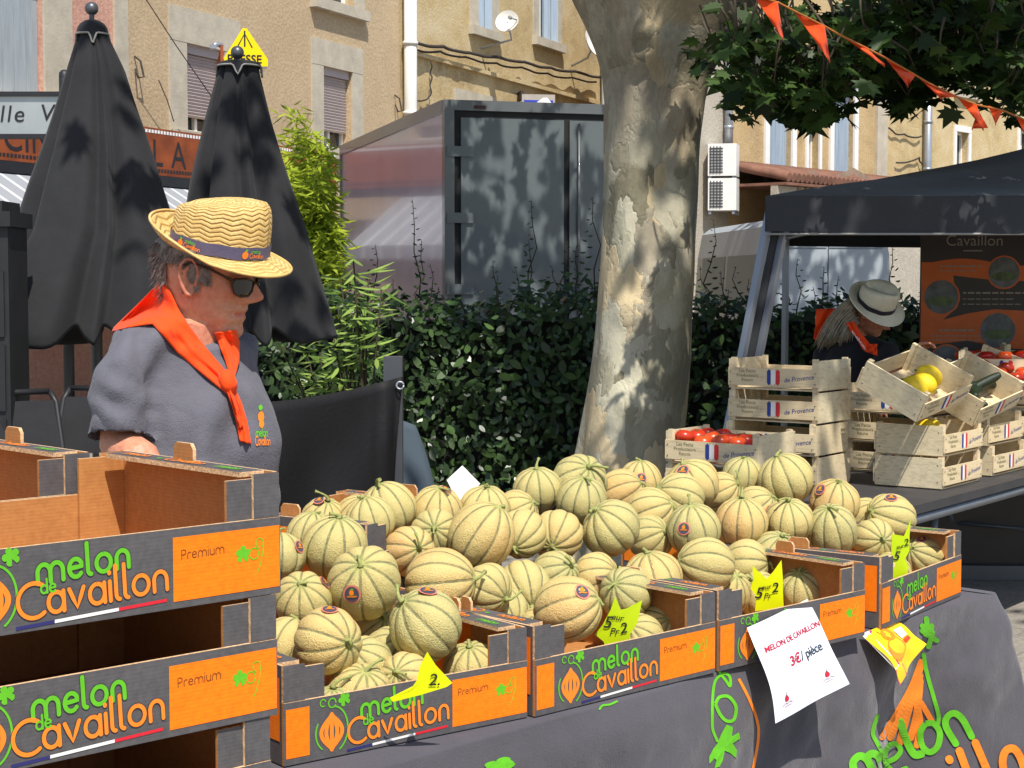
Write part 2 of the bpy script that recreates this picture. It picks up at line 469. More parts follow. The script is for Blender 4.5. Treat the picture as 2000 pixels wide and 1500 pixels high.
def wall_cable(fac, pts, rad, label, sag=.0, off=.07):
    P = []
    for i in range(len(pts) - 1):
        for k in range(8):
            f = k / 8; px = pts[i][0] + (pts[i + 1][0] - pts[i][0]) * f; py = pts[i][1] + (pts[i + 1][1] - pts[i][1]) * f + sag * math.sin(f * math.pi)
            t, z = fac.at(px, py); P.append(fac.p0 + fac.d * t + Vector((0, 0, z)) + fac.n * (off + (.02 if rad > .01 else 0) * math.sin(i * 3 + k)))
    m = MB(); m.tube(P, rad, 5); return tag(m.build('wall_cable', M_wire), label, 'cable')
wall_cable(probe, [(790, 84), (850, 92), (900, 104), (960, 112), (1010, 122), (1060, 133), (1110, 140), (1165, 152)], .03, 'dark cable running along the yellow house wall above the truck', 3, .16)
wall_cable(probe, [(793, 96), (850, 101), (900, 112), (960, 124), (1010, 132), (1060, 144), (1110, 152), (1163, 160)], .02, 'second thinner cable below the dark cable on the yellow house', 4, .1)
wall_cable(probe, [(797, 190), (815, 198), (833, 188), (836, 150), (834, 115)], .014, 'loose loop of thin cable on the yellow house beside the white downpipe', 2)
wall_cable(probe, [(215, -5), (280, 92), (350, 190), (368, 252)], .007, 'thin stay wire slanting down the tan house behind the umbrellas', 0, .5)
wall_cable(probe, [(272, 158), (290, 200), (304, 245)], .007, 'short stay wire hanging under the wall hook on the tan house', 0, .3)

def dish(fac, px, py, rad, face, label):
    t, z = fac.at(px, py); p = fac.p0 + fac.d * t + fac.n * .55 + Vector((0, 0, z))
    o = thing('satellite_dish', label, 'satellite dish', p)
    f = Vector(face).normalized(); rot = f.to_track_quat('Z', 'X').to_matrix().to_4x4()
    m = MB(); prof = [(rad * k / 8, .22 * rad * (k / 8) ** 2) for k in range(9)]
    P = [[rot @ Vector((r_ * math.cos(2 * math.pi * i / 24), r_ * 1.1 * math.sin(2 * math.pi * i / 24), z_)) for r_, z_ in prof] for i in range(24)]
    m.grid(P, 0, True, True)
    P = [[q + rot @ Vector((0, 0, -.02)) for q in row][::-1] for row in P]; m.grid(P, 0, True, True)
    m.build('reflector', M_whitepaint, o)
    a = MB(); a.tube([rot @ Vector((0, -rad, .05)), rot @ Vector((0, -rad * .6, rad * .9))], .014, 6); a.tube([rot @ Vector((0, -rad * .62, rad * .8)), rot @ Vector((0, -rad * .55, rad * 1.05))], .035, 8)
    a.build('feed_arm', M_zinc, o)
    b = MB(); b.tube([(0, 0, 0), Vector((-f.x * .2, -f.y * .2, -.3)), -fac.n * .52 + Vector((0, 0, -.45))], .022, 6); b.build('mast', M_zinc, o)
dish(probe, 1113, 86, .33, (.75, -.65, .25), 'large white satellite dish on the yellow house near the plane trunk')
dish(probe, 938, 46, .2, (-.35, -.9, .2), 'small white satellite dish under the left window of the yellow house')

# film strip sign of the cinema, on the left houses
def film():
    o = thing('cinema_sign', 'rusty film strip shaped sign with a black letter A on the tan house', 'sign', probe.p0, math.atan2(probe.d.y, probe.d.x))
    a, zt = probe.at(-300, 240, .5); b, _ = probe.at(655, 262, .5); zt = probe.at(345, 256, .5)[1]; zb = probe.at(345, 346, .5)[1]
    m = MB(); m.box(a, b, -.5, -.42, zb, zt)
    fn = lambda x, z, l: Vector((x, -.503 - l, z))
    L = b - a; n = 150
    for i in range(n):
        x = a + L * (i + .5) / n
        for z in (zt - .045, zb + .06): m.poly([fn(x - .022, z - .02, 0), fn(x + .022, z - .02, 0), fn(x + .022, z + .02, 0), fn(x - .022, z + .02, 0)], 1 if z > zb + .2 else 2)
    th = (zt - zb) * .60
    def put(word, px, size=th): text(m, word, probe.at(px, 300, .5)[0], zb + (zt - zb) * .2, size * 1.36, fn, 2, .001)
    put('A', 334)
    put('L', 296)
    put('CIN', 5); put('C O', 560, th * .7)
    m.build('sign_board', [M_rust, M_white, M_black], o)
    k = MB(); k.box(a, b, -.505, -.41, zb - .13, zb - .003); k.build('bottom_rail', M_black, o)
    for i in range(5):
        x = a + L * (i + .5) / 5; s = MB(); s.box(x - .03, x + .03, -.415, -.001, zt - .1, zt - .05); s.build('bracket', M_wire, o)
film()
M_awning = NT('awning_cloth')
wv = M_awning.N('TexWave', wave_type='BANDS', bands_direction='X'); wv.inputs['Scale'].default_value = 1.1
M_awning.L(M_awning.coord(), wv.inputs[0])
M_awning.set(M_awning.ramp(wv.outputs[0], [(.86, srgb('#8d9196')), (.93, srgb('#c6c8ca'))]), .8); M_awning = M_awning.m
def awning():
    o = thing('awning', 'pale grey striped awning under the rusty film strip sign', 'awning', probe.p0, math.atan2(probe.d.y, probe.d.x))
    a = probe.at(-300, 300)[0]; b = probe.at(420, 300)[0]; z1 = probe.at(200, 350, .42)[1]
    m = MB(); n = 60
    m.grid([[(a + (b - a) * i / n, -.42 - 1.3 * j / 4, z1 - .75 * j / 4 - .03 * (i % 2) * 0) for j in range(5)] for i in range(n + 1)])
    m.build('awning_cloth', M_awning, o)
    v = MB(); v.grid([[(a + (b - a) * i / 240, -1.725, z1 - .75 - .18 * j - .02 * math.cos(i * 1.3) * j) for j in range(2)] for i in range(241)]); v.build('valance', M_awning, o)
awning()

# yellow lozenge newsagent sign on a bracket
M_signyel = mk('sign_yellow', '#f4d400', .4, .03, 5)
def presse():
    c = PY(478, 92, 19.5); o = thing('shop_sign', 'yellow pentagon shop sign reading PRESSE above the right umbrella', 'sign', c, R(12))
    s = 19.5 / 3250
    pts = [(-40, -36), (44, -36), (44, -22), (4, 36), (-4, 36), (-40, -22)]
    m = MB(); F = [Vector((a * s, 0, b * s)) for a, b in pts]; B = [p + Vector((.0, .22, 0)) for p in F]
    m.poly(F, 0); m.poly(B[::-1], 0)
    for i in range(6): m.poly([F[i], B[i], B[(i + 1) % 6], F[(i + 1) % 6]], 1)
    fn = lambda x, z, l: Vector((x, -.004 - l, z))
    text(m, 'PRESSE', -34 * s, -30 * s, 22 * s, fn, 2, 0, bold=.02)
    m.ribbon([(0, 30 * s), (0, 2 * s)], 3 * s, fn, 2, 0); m.ribbon([(-14 * s, 0), (0, 26 * s), (14 * s, 0)], 2.2 * s, fn, 2, .0005)
    m.build('sign_board', [M_signyel, M_whitepaint, M_black], o)
    b = MB(); b.box(-46 * s, -40.5 * s, .06, .14, -70 * s, 4 * s); b.tube([(-43 * s, .1, -10 * s), (-43 * s, 1.6, -10 * s)], .03, 6); b.build('bracket', M_rust, o)
    l = MB(); l.tube([(-43 * s, .1, 3 * s), (-52 * s, .05, 6 * s), (-60 * s, -.02, 0)], .03, 6); l.box(-66 * s, -54 * s, -.08, .06, -6 * s, 2 * s); l.build('spotlight', M_zinc, o)
presse()
def blue_sign():
    t, z = probe.at(1005, 196); p = probe.p0 + probe.d * t + probe.n * .5 + Vector((0, 0, z)); o = thing('direction_sign', 'small blue and white sign on the yellow house just above the truck roof', 'sign', p, R(10))
    m = MB(); m.box(-.32, .32, 0, .08, -.2, .09, 0); m.box(-.28, .28, -.006, -.001, -.2, -.02, 1); m.poly([(-.05, -.009, -.07), (.25, -.009, -.07), (.17, -.009, .03), (.09, -.009, .03)], 2)
    m.build('sign_board', [mk('sign_grey', '#a49c94', .6), mk('sign_blue', '#2c3fb0', .4, .03), M_white], o)
    b = MB(); b.box(-.34, -.27, .01, .5, .0, .16); b.build('bracket', M_wire, o)
blue_sign()

# houses at the right, facing the square
Q0 = (400 / 3250 * 32, 32.0); D2 = (.65, .76)
probe2 = Facade('probe', 'x', Q0, D2, 0, 1, 1, M_tan); bpy.data.objects.remove(probe2.o)
tR = lambda px: probe2.at(px, 300)[0]
h = Facade('annex', 'narrow grey rendered annex carrying two air conditioners', Q0, D2, tR(1325), tR(1421) - .004, 7.2, M_greywall, 'annex'); h.deep = .5
h.finish()
h = Facade('villa', 'ochre house with cornice, pilaster and tall closed blue shutters', Q0, D2, tR(1421), tR(1730), 9, M_ochre); h.deep = 1.2
hv = h
for (x0, x1, y0, y1) in ((1500, 1545, 150, 340), (1626, 1666, 178, 345)):
    r = h.hole(h.rect(x0, y0, x1, y1)); h.surround(r, .16, .05, True, M_whitepaint); h.closed(r, M_blue, .1)
r = h.hole(h.rect(1577, 240, 1598, 345)); h.surround(r, .1, .04, True, M_whitepaint); h.window(r)
m = MB()
a, b, z0, z1 = h.rect(1425, 128, 1729, 140)
for k, (dz, pr) in enumerate(((.0, .1), (.12, .18), (.26, .3))): m.box(a, b, -pr, -.001, z0 + dz, z0 + dz + .118)
m.build('cornice', M_stone, h.o)
m = MB(); a, b, z0, z1 = h.rect(1708, 150, 1728, 470); m.box(a, b, -.07, -.001, z0, z1); m.box(a - .06, b, -.11, -.001, z1 - .25, z1 - .004); m.build('pilaster', M_stone, h.o)
h.finish()
h = Facade('house', 'pale yellow house with drainpipes far right behind the black tent', Q0, D2, tR(1730) + .004, tR(2300), 9, M_yel)
for (x0, x1, y0, y1) in ((1866, 1890, 258, 330), (1868, 1905, 120, 180), (1990, 2020, 255, 330)):
    r = h.hole(h.rect(x0, y0, x1, y1)); h.surround(r, .12, .04, True, M_whitepaint); h.window(r)
h.finish()
pipe(1804, 100, 560, .09, 'downpipe', 'grey downpipe on the pale yellow house right of the villa', M_zinc, probe2)
pipe(1414, 60, 330, .08, 'downpipe', 'thin grey downpipe between grey annex and ochre villa', M_zinc, probe2)
wall_cable(probe2, [(1730, 250), (1760, 262), (1800, 264)], .02, 'drooping cable on the pale yellow house left of the downpipe', 6)
wall_cable(probe2, [(1745, 318), (1790, 308), (1797, 322)], .02, 'low cable on the pale yellow house just above the tent', 4)
def lean_roof():
    o = thing('porch_roof', 'low tiled porch roof with a scroll ornament in front of the ochre villa', 'porch', hv.p0, math.atan2(hv.d.y, hv.d.x))
    a = hv.at(1424, 360)[0] - .35; b = hv.at(1760, 360)[0]; z0 = hv.at(1500, 360)[1]
    m = MB(); n = 44
    for i in range(n):
        x = a + (b - a) * (i + .5) / n; m.tube([(x, -.02, z0 + .32), (x, -1.5, z0)], .09, 7)
    m.box(a, b, -1.48, -.02, z0 - .14, z0 - .09); m.build('tile', M_tile, o)
    w_ = MB(); w_.box(a, b, -1.3, -1.15, 0, z0 - .15)
    fn = lambda x, z, l: Vector((x, -1.303 - l, z))
    cx, cz = hv.at(1462, 400); cz -= .05
    sp = [(cx + (.52 - .04 * k / 4) * math.cos(k * .32) * (1 - k / 60), cz + .5 * math.sin(k * .32) * (1 - k / 60)) for k in range(56)]
    w_.ribbon(sp, .1, lambda x, z, l: Vector((x, -1.32 - l, z)), 1)
    w_.ribbon([(cx + .1, cz + .62), (cx + .9, cz + .5), (cx + 1.8, cz + .75), (cx + 2.6, cz + .55)], .12, fn, 1, .003)
    w_.build('wall', [M_greywall, mk('ornament_brown', '#8f7a68', .8, .2, 8)], o)
lean_roof()
def ac(px, py, label):
    t, z = probe2.at(px, py); p = probe2.p0 + probe2.d * t + probe2.n * .12 + Vector((0, 0, z))
    o = thing('air_conditioner', label, 'air conditioner', p, math.atan2(-.25, 1), 'air conditioners on the annex')
    m = MB(); m.box(-.23, .3, -.62, -.1, -.3, .3); m.build('casing', M_whitepaint, o)
    g_ = MB()
    for i in range(9):
        zz = -.24 + i * .055; g_.box(-.2, .05, -.632, -.621, zz, zz + .022)
    for i in range(4): g_.box(-.19 + i * .06, -.17 + i * .06, -.64, -.633, -.25, .25)
    g_.build('grille', mk('grille_dark', (.06, .06, .065), .5, 0), o)
    b = MB(); b.box(-.22, -.17, -.6, .2, -.37, -.302); b.box(.22, .27, -.6, .2, -.37, -.302); b.build('bracket', M_zinc, o)
ac(1404, 317, 'upper white air conditioner on the grey annex wall')
ac(1404, 383, 'lower white air conditioner on the grey annex wall')

# ------------------------------------------------------------------ box truck and van
def gloss(name, col, rough=.18, var=.06, coat=.6):
    t = NT(name); n = t.noise(1.2, 4)
    lo = tuple(c * (1 - var) for c in col); hi = tuple(c * (1 + var) for c in col)
    t.set(t.ramp(n.outputs[0], [(.3, lo), (.7, hi)]), rough)
    t.b.inputs['Coat Weight'].default_value = coat; t.b.inputs['Coat Roughness'].default_value = .06
    t.bump(t.noise(1.1, 2).outputs[0], .25, .03)
    return t.m
M_truckside = gloss('truck_side_paint', srgb('#a99fac'), .2)
M_truckrear = gloss('truck_rear_paint', srgb('#5d6466'), .35, .05, .2)
M_trucktrim = gloss('truck_trim', srgb('#5e6163'), .3, .05, .3)
M_rubber = mk('rubber', (.015, .015, .016), .6, 0)
M_tyre = mk('tyre', (.02, .02, .02), .85, .2, 30)
def wheel(parent, c, rad, wid):
    m = MB(); m.lathe([(rad * .6, -wid / 2), (rad * .95, -wid / 2), (rad, -wid * .3), (rad, wid * .3), (rad * .95, wid / 2), (rad * .6, wid / 2)], 28, 0)
    t = MB(); t.v = [(c[0] + z, c[1] + x, c[2] + y) for x, y, z in m.v]; t.f, t.m, t.sm = m.f, m.m, m.sm
    wo = t.build('wheel', M_tyre, parent)
    m = MB(); m.lathe([(0, wid * .3), (rad * .2, wid * .32), (rad * .55, wid * .4), (rad * .6, wid * .5), (rad * .6, -wid * .5), (0, -wid * .3)], 24)
    t = MB(); t.v = [(c[0] + z, c[1] + x, c[2] + y) for x, y, z in m.v]; t.f, t.m, t.sm = m.f, m.m, m.sm
    t.build('rim', M_zinc, wo)
def truck():
    D = 16.4; x = (868 - 1000) / 3250 * D; H = 1.6 + (555 - 198) * D / 3250; W, L = 2.35, 5.7
    o = thing('box_truck', 'grey box truck parked behind the hedge, rear doors shut', 'truck', (x, D, 0), R(16.1))
    m = MB(); m.box(0.02, W - .02, .05, L, .95, H - .02, mats=[1, 0, 1, 0, 0, 0]); m.build('cargo_box', [M_truckside, M_trucktrim], o)
    fr = MB(); fr.box(0, .1, -.02, .08, .93, H); fr.box(W - .1, W, -.02, .08, .93, H); fr.box(.1, W - .1, -.015, .08, H - .1, H); fr.box(.1, W - .1, -.015, .08, .93, 1.05)
    fr.box(-.004, .045, .083, L + .02, H - .12, H + .005); fr.box(-.004, .045, L - .05, L + .02, .93, H - .123)
    fr.build('rear_frame', M_trucktrim, o)
    seal = MB(); seal.box(.1, W - .1, .02, .045, 1.05, H - .1); seal.build('door_seal', M_rubber, o)
    mid = .1 + (W - .2) * .54
    for (a, b) in ((.17, mid - .03), (mid + .03, W - .15)):
        d = MB(); d.box(a, b, -.01, .015, 1.1, H - .17); od = d.build('rear_door', M_truckrear, o)
        for z in (1.5, 2.2, 2.85):
            hg = MB()
            xx = a if a < 1 else b; s = 1 if a < 1 else -1
            hg.box(min(xx - s * .15, xx + s * .12), max(xx - s * .15, xx + s * .12), -.035, -.011, z, z + .1); hg.build('hinge', M_truckrear, od)
        bar = MB(); xx = (mid - .12) if a < 1 else (mid + .12)
        if a < 1: bar.tube([(xx, -.035, 1.12), (xx, -.035, 1.5)], .015, 6)
        else: bar.tube([(xx, -.035, 1.12), (xx, -.035, H - .2)], .015, 6)
        bar.build('lock_bar', M_trucktrim, od)
    l = MB(); l.box(.3, .42, -.024, -.016, H - .08, H - .05); l.build('marker_lamp', mk('lamp_red', (.05, .01, .01), .3, 0), o)
    c = MB(); c.box(.3, W - .3, .3, L + 1.2, .6, .94); c.box(.1, W - .1, .0, .12, .45, .58); c.build('chassis', M_black, o)
    cab = MB(); cab.box(.12, W - .12, L + .1, L + 1.7, .6, 2.5); cab.build('cab', M_truckside, o)
    for yy in (1.2, L + .9):
        for xx in (.2, W - .2): wheel(o, (xx, yy, .42), .42, .26)
truck()
M_van = gloss('van_paint', (.34, .38, .41), .55, .03, .0)
M_vanglass = gloss('van_glass', srgb('#64757f'), .5, .05, 0)
def van():
    D = 22.0; x = (1487 - 1000) / 3250 * D; W, L, H = 1.78, 4.3, 2.47
    o = thing('panel_van', 'pale grey panel van parked behind the black tent', 'van', (x, D, 0), R(5.6))
    m = MB(); sec = [(0, .35), (0, 1.2), (.05, 2.0), (.12, H - .1), (.25, H), (W - .25, H), (W - .12, H - .1), (W - .05, 2.0), (W, 1.2), (W, .35)]
    m.grid([[(a, .0 + .03, z) for a, z in sec], [(a, L, z) for a, z in sec]], 0, False)
    m.poly([(a, .03, z) for a, z in sec][::-1]); m.poly([(a, L, z) for a, z in sec]); m.build('body', M_van, o)
    for a, b in ((.14, W / 2 - .012), (W / 2 + .012, W - .14)):
        d = MB(); d.box(a, b, .0, .028, .62, 2.06); d.box(a, b, .0, .028, 2.085, H - .12); od = d.build('rear_door', M_van, o)
        hb = MB(); hb.box(W / 2 - .1, W / 2 - .04, -.02, -.001, 1.0, 1.2) if a < .5 else hb.box(b - .04, b + .02, -.015, -.001, 1.3, 1.4); hb.build('handle', M_rubber, od)
    for xx in (.05, W - .13): l = MB(); l.box(xx, xx + .075, -.006, .028, .9, 1.35); l.build('tail_lamp', mk('tail_lamp', '#7a1a14', .2, 0), o)
    s = MB(); s.poly([(-.008, .35, 1.25), (.045, .35, 2.0), (.045, 2.2, 2.0), (-.008, 2.2, 1.25)][::-1]); s.poly([(-.008, 2.35, 1.25), (.045, 2.35, 2.0), (.045, 3.9, 2.0), (-.008, 3.9, 1.25)][::-1]); s.build('side_window', M_vanglass, o)
    b = MB(); b.box(.02, W - .02, -.08, .025, .35, .58); b.build('bumper', M_rubber, o)
    for yy in (.8, L - .8):
        for xx in (.12, W - .12): wheel(o, (xx, yy, .33), .33, .22)
van()

# ------------------------------------------------------------------ plane tree
def bark_mat():
    t = NT('plane_bark'); co = t.coord()
    mp = t.N('Mapping'); mp.inputs['Scale'].default_value = (1, 1, .55); t.L(co, mp.inputs[0])
    n0 = t.noise(5, 4, .6, mp.outputs[0], .3)
    a = t.N('VectorMath', operation='SCALE'); t.L(n0.outputs[1], a.inputs[0]); a.inputs[3].default_value = .35
    b = t.N('VectorMath', operation='ADD'); t.L(a.outputs[0], b.inputs[0]); t.L(mp.outputs[0], b.inputs[1])
    v = t.N('TexVoronoi'); v.inputs['Scale'].default_value = 6.5; t.L(b.outputs[0], v.inputs['Vector'])
    sep = t.N('SeparateColor'); t.L(v.outputs['Color'], sep.inputs[0])
    c = t.ramp(sep.outputs[0], [(.0, srgb('#7c7860')), (.2, srgb('#98927a')), (.4, srgb('#bab59c')), (.58, srgb('#d6d0b6')), (.76, srgb('#a49a86')), (.88, srgb('#dcc79c'))])
    fine = t.noise(28, 5, .7, mp.outputs[0])
    c = t.mix(.28, c, t.ramp(fine.outputs[0], [(.3, srgb('#5d5645')), (.7, srgb('#b5ab92'))]))
    big = t.noise(1.6, 3, .6, mp.outputs[0])
    c = t.mix(t.ramp(big.outputs[0], [(.46, 0.), (.66, .4)]), c, srgb('#6b5c4c'))
    # upper trunk keeps its brown outer bark
    sp = t.N('SeparateXYZ'); t.L(co, sp.inputs[0])
    up = t.ramp(t.math('MULTIPLY_ADD', sp.outputs[2], .55, t.math('MULTIPLY', big.outputs[0], .5)), [(1.55, 0.), (1.9, .75)]) if False else None
    hz = t.math('MULTIPLY_ADD', sp.outputs[2], .6, -1.2, clamp=True)
    c = t.mix(t.math('MULTIPLY', hz, .75), c, t.ramp(fine.outputs[0], [(.3, srgb('#4f4433')), (.7, srgb('#8b7656'))]))
    t.set(c, .85)
    ed = t.N('TexVoronoi', feature='DISTANCE_TO_EDGE'); ed.inputs['Scale'].default_value = 6.5; t.L(b.outputs[0], ed.inputs['Vector'])
    h = t.math('ADD', t.math('MULTIPLY', t.math('MINIMUM', ed.outputs[0], .08), 3), t.math('MULTIPLY', fine.outputs[0], .6))
    t.bump(h, .34, .03); return t.m
M_bark = bark_mat()
def leaf_mat(name, c, c2, trans=.35, rough=.5):
    t = NT(name)
    n = t.noise(2.3, 3); r = t.N('ObjectInfo')
    at = t.N('Attribute', attribute_name='shade'); 
    col = t.ramp(at.outputs['Fac'], [(0, srgb(c)), (1, srgb(c2))])
    t.set(col, rough, spec=.35)
    tr = t.N('BsdfTranslucent'); t.L(col, tr.inputs[0]); mx = t.N('MixShader'); mx.inputs[0].default_value = trans
    out = [x for x in t.n if x.type == 'OUTPUT_MATERIAL'][0]
    t.L(t.b.outputs[0], mx.inputs[1]); t.L(tr.outputs[0], mx.inputs[2]); t.L(mx.outputs[0], out.inputs[0])
    return t.m
def leaf_cloud(name, mat, outline, fold, items, parent):
    """items: (position, normal, up, size, shade). one mesh of separate leaves"""
    ol = np.array([(x, y, -fold * abs(x)) for x, y in outline]); k = len(ol)
    V = np.zeros((len(items) * k, 3)); sh = np.zeros(len(items) * k)
    for i, (p, nn, u, s, q) in enumerate(items):
        nn = Vector(nn).normalized(); u = Vector(u); u = (u - nn * u.dot(nn)).normalized(); r_ = u.cross(nn)
        B = np.array([r_, u, nn]); V[i * k:(i + 1) * k] = np.array(p) + (ol * s) @ B; sh[i * k:(i + 1) * k] = q
    me = bpy.data.meshes.new(name); n = len(items)
    me.vertices.add(n * k); me.vertices.foreach_set('co', V.ravel())
    me.loops.add(n * k); me.loops.foreach_set('vertex_index', np.arange(n * k))
    me.polygons.add(n); me.polygons.foreach_set('loop_start', np.arange(n) * k); me.polygons.foreach_set('loop_total', np.full(n, k))
    me.update(calc_edges=True)
    a = me.attributes.new('shade', 'FLOAT', 'POINT'); a.data.foreach_set('value', sh)
    me.materials.append(mat); o = bpy.data.objects.new(name, me); COL.objects.link(o); o.parent = parent
    return o
PLANE = [(0, 0), (.10, .08), (.42, .0), (.34, .16), (.62, .28), (.38, .36), (.44, .62), (.2, .54), (.0, 1.0), (-.2, .54), (-.44, .62), (-.38, .36), (-.62, .28), (-.34, .16), (-.42, .0), (-.10, .08)]
OVAL = [(0, 0), (.16, .14), (.25, .4), (.2, .7), (0, 1), (-.2, .7), (-.25, .4), (-.16, .14)]
LANCE = [(0, 0), (.07, .15), (.085, .45), (.05, .75), (0, 1), (-.05, .75), (-.085, .45), (-.07, .15)]
rnd = random.Random(11)
def rv(r_=rnd):
    while True:
        v = Vector((r_.uniform(-1, 1), r_.uniform(-1, 1), r_.uniform(-1, 1)))
        if .05 < v.length < 1: return v.normalized()
def plane_tree():
    Y = 9.5
    rows = [(-420, 1060, 1520), (-200, 1090, 1500), (-80, 1118, 1478), (0, 1137, 1478), (50, 1158, 1446), (100, 1176, 1418), (150, 1188, 1388), (200, 1191, 1376), (300, 1186, 1366), (400, 1181, 1359), (500, 1173, 1352), (600, 1166, 1346), (700, 1156, 1343), (800, 1142, 1337), (880, 1129, 1326), (950, 1112, 1330), (1020, 1090, 1345), (1120, 1060, 1380)]
    base = PY(1230, 1102, Y); base.z = 0
    o = thing('plane_tree', 'big plane tree with mottled bark behind the melon table', 'tree', base)
    sec = []
    for (py, xl, xr) in rows:
        a = PY(xl, py, Y); b = PY(xr, py, Y); sec.append((a.z, (a.x + b.x) / 2 - base.x, (b.x - a.x) / 2))
    sec.sort()
    sz = [s[0] for s in sec]; N = 130; n = 72; P = []
    for j in range(n):
        th = 2 * math.pi * j / n; row = []
        for i in range(N + 1):
            z = -.05 + (4.35 + .05) * i / N
            cx = np.interp(z, sz, [s[1] for s in sec]); r_ = np.interp(z, sz, [s[2] for s in sec])
            d = Vector((math.cos(th), math.sin(th), 0))
            k = 1.03 + .05 * math.sin(3 * th + z * 1.3) + .035 * math.sin(5 * th - z * .9 + 1)
            k += .07 * mnoise.noise(Vector((d.x * 1.3, d.y * 1.3, z * .9))) + .035 * mnoise.noise(Vector((d.x * 4, d.y * 4, z * 2.6))) 
            # burls and scars
            for (bt, bz, br, bh) in ((-1.35, 1.62, .11, .06), (-1.9, 1.45, .09, .05), (-1.1, 1.15, .12, .05), (-1.7, .95, .1, .06), (-1.25, 2.5, .1, .05), (-2.0, 2.9, .15, .06)):
                dd = (((th - bt + math.pi) % (2 * math.pi)) - math.pi) * .28
                q = math.hypot(dd, z - bz) / br
                if q < 2: k += bh / .28 * (math.exp(-q * q * 2) - .8 * math.exp(-q * q * 9))
            if z < .5: k += .10 * (1 - z / .5) * max(0, math.sin(5 * th + .6))
            row.append((cx + d.x * r_ * k, d.y * r_ * k * .98, z))
        P.append(row)
    m = MB(); m.grid([r_ for r_ in P], 0, True, True)
    m.build('trunk', M_bark, o)
    limbs = [[(.2, .1, 4.1), (1.2, 2.5, 5.6), (3.0, 6.0, 6.6), (4.6, 9.0, 7.0)], [(-.12, 0, 4.1), (-.5, -.3, 4.9), (-1.3, -.9, 6.0), (-2.3, -1.6, 7.0)], [(.15, 0, 4.1), (.8, -.5, 5.0), (2.0, -1.6, 5.9), (3.2, -2.6, 6.4)], [(0, .1, 4.1), (.2, 1.2, 5.4), (.5, 2.6, 6.6)],  # first limb added to carry the unseen clumps that shade the van
             [(.25, -.1, 3.9), (.9, -.9, 4.3), (1.6, -1.6, 4.2), (2.3, -2.1, 3.7)], [(.9, -.6, 5.0), (1.4, .6, 4.9), (2.4, 1.0, 4.3), (3.0, 1.0, 3.8)]]
    lr = [(.24, .2, .14, .06), (.26, .2, .13, .05), (.26, .19, .12, .05), (.24, .15, .06), (.12, .08, .05, .02), (.12, .08, .05, .02)]
    for pth, rr in zip(limbs, lr):
        q = []; rs = []
        for i in range(len(pth) - 1):
            for k in range(6):
                f = k / 6; q.append(Vector(pth[i]).lerp(Vector(pth[i + 1]), f) + rv() * .03); rs.append(rr[i] + (rr[i + 1] - rr[i]) * f)
        q.append(Vector(pth[-1])); rs.append(rr[-1])
        l = MB(); l.tube(q, rs, 10); l.build('limb', M_bark, o)
    # leaves the photo shows: low sprays hanging at the upper right
    lim = [(1350, 120), (1372, 195), (1420, 185), (1470, 205), (1500, 215), (1545, 165), (1575, 205), (1592, 262), (1612, 235), (1635, 190), (1680, 150), (1725, 125), (1745, 190), (1768, 222), (1790, 175), (1830, 130), (1880, 150), (1930, 165), (2010, 205), (2060, 220)]
    items = []; tw = MB()
    def lf(p, s, lo=.0, hi=1.):
        nn = Vector((rnd.gauss(0, .5), rnd.gauss(-.25, .45), .7)); u = Vector((rnd.gauss(0, .8), rnd.gauss(-.2, .6), -.75))
        items.append((p - base, nn, u, s, rnd.uniform(lo, hi)))
    xs = [a for a, b in lim]; ys = [b for a, b in lim]
    cnt = 0
    while cnt < 540:
        px = rnd.uniform(1362, 2080) if rnd.random() < .75 else rnd.uniform(1715, 2060); top = np.interp(px, xs, ys)
        py = top - abs(rnd.gauss(0, 1)) * (120 if px > 1700 else 95) - 6
        if py < -260 or px < 1392 + max(0, 190 - py) * .33: continue
        if px < 1700 and (mnoise.noise(Vector((px * .012, py * .015, 3))) < -.12): continue
        if px > 1700 and py > -40 and (mnoise.noise(Vector((px * .011, py * .013, 9))) < -.38): continue
        y = rnd.uniform(7.3, 9.6)
        c = PY(px, py, y); cnt += 1
        a = c + Vector((rnd.gauss(0, .1), rnd.gauss(0, .1), rnd.uniform(.12, .3)))
        if py > -40: tw.tube([a - base, (a + c) / 2 - base + rv() * .03, c - base], [.007, .005, .003], 4)
        for k in range(rnd.randint(5, 8)):
            q = c + Vector((rnd.gauss(0, .085), rnd.gauss(0, .11), rnd.gauss(.04, .07)))
            lf(q, rnd.uniform(.07, .13))
    for (px, py) in ((1590, 240), (1600, 225), (1585, 215), (1765, 205), (1755, 190), (1775, 195), (1790, 185), (1800, 170), (1780, 170), (1770, 215), (1480, 195), (1490, 180), (1400, 175), (1530, 150), (1640, 170), (1570, 180), (1610, 205)):
        for k in range(6):
            c = PY(px + rnd.gauss(0, 14), py + rnd.gauss(-8, 12), 8.2 + rnd.gauss(0, .2)); lf(c, rnd.uniform(.10, .16))
    # the crown above the frame
    ctr = Vector((1.3, 10.3, 6.3)); nb = 0
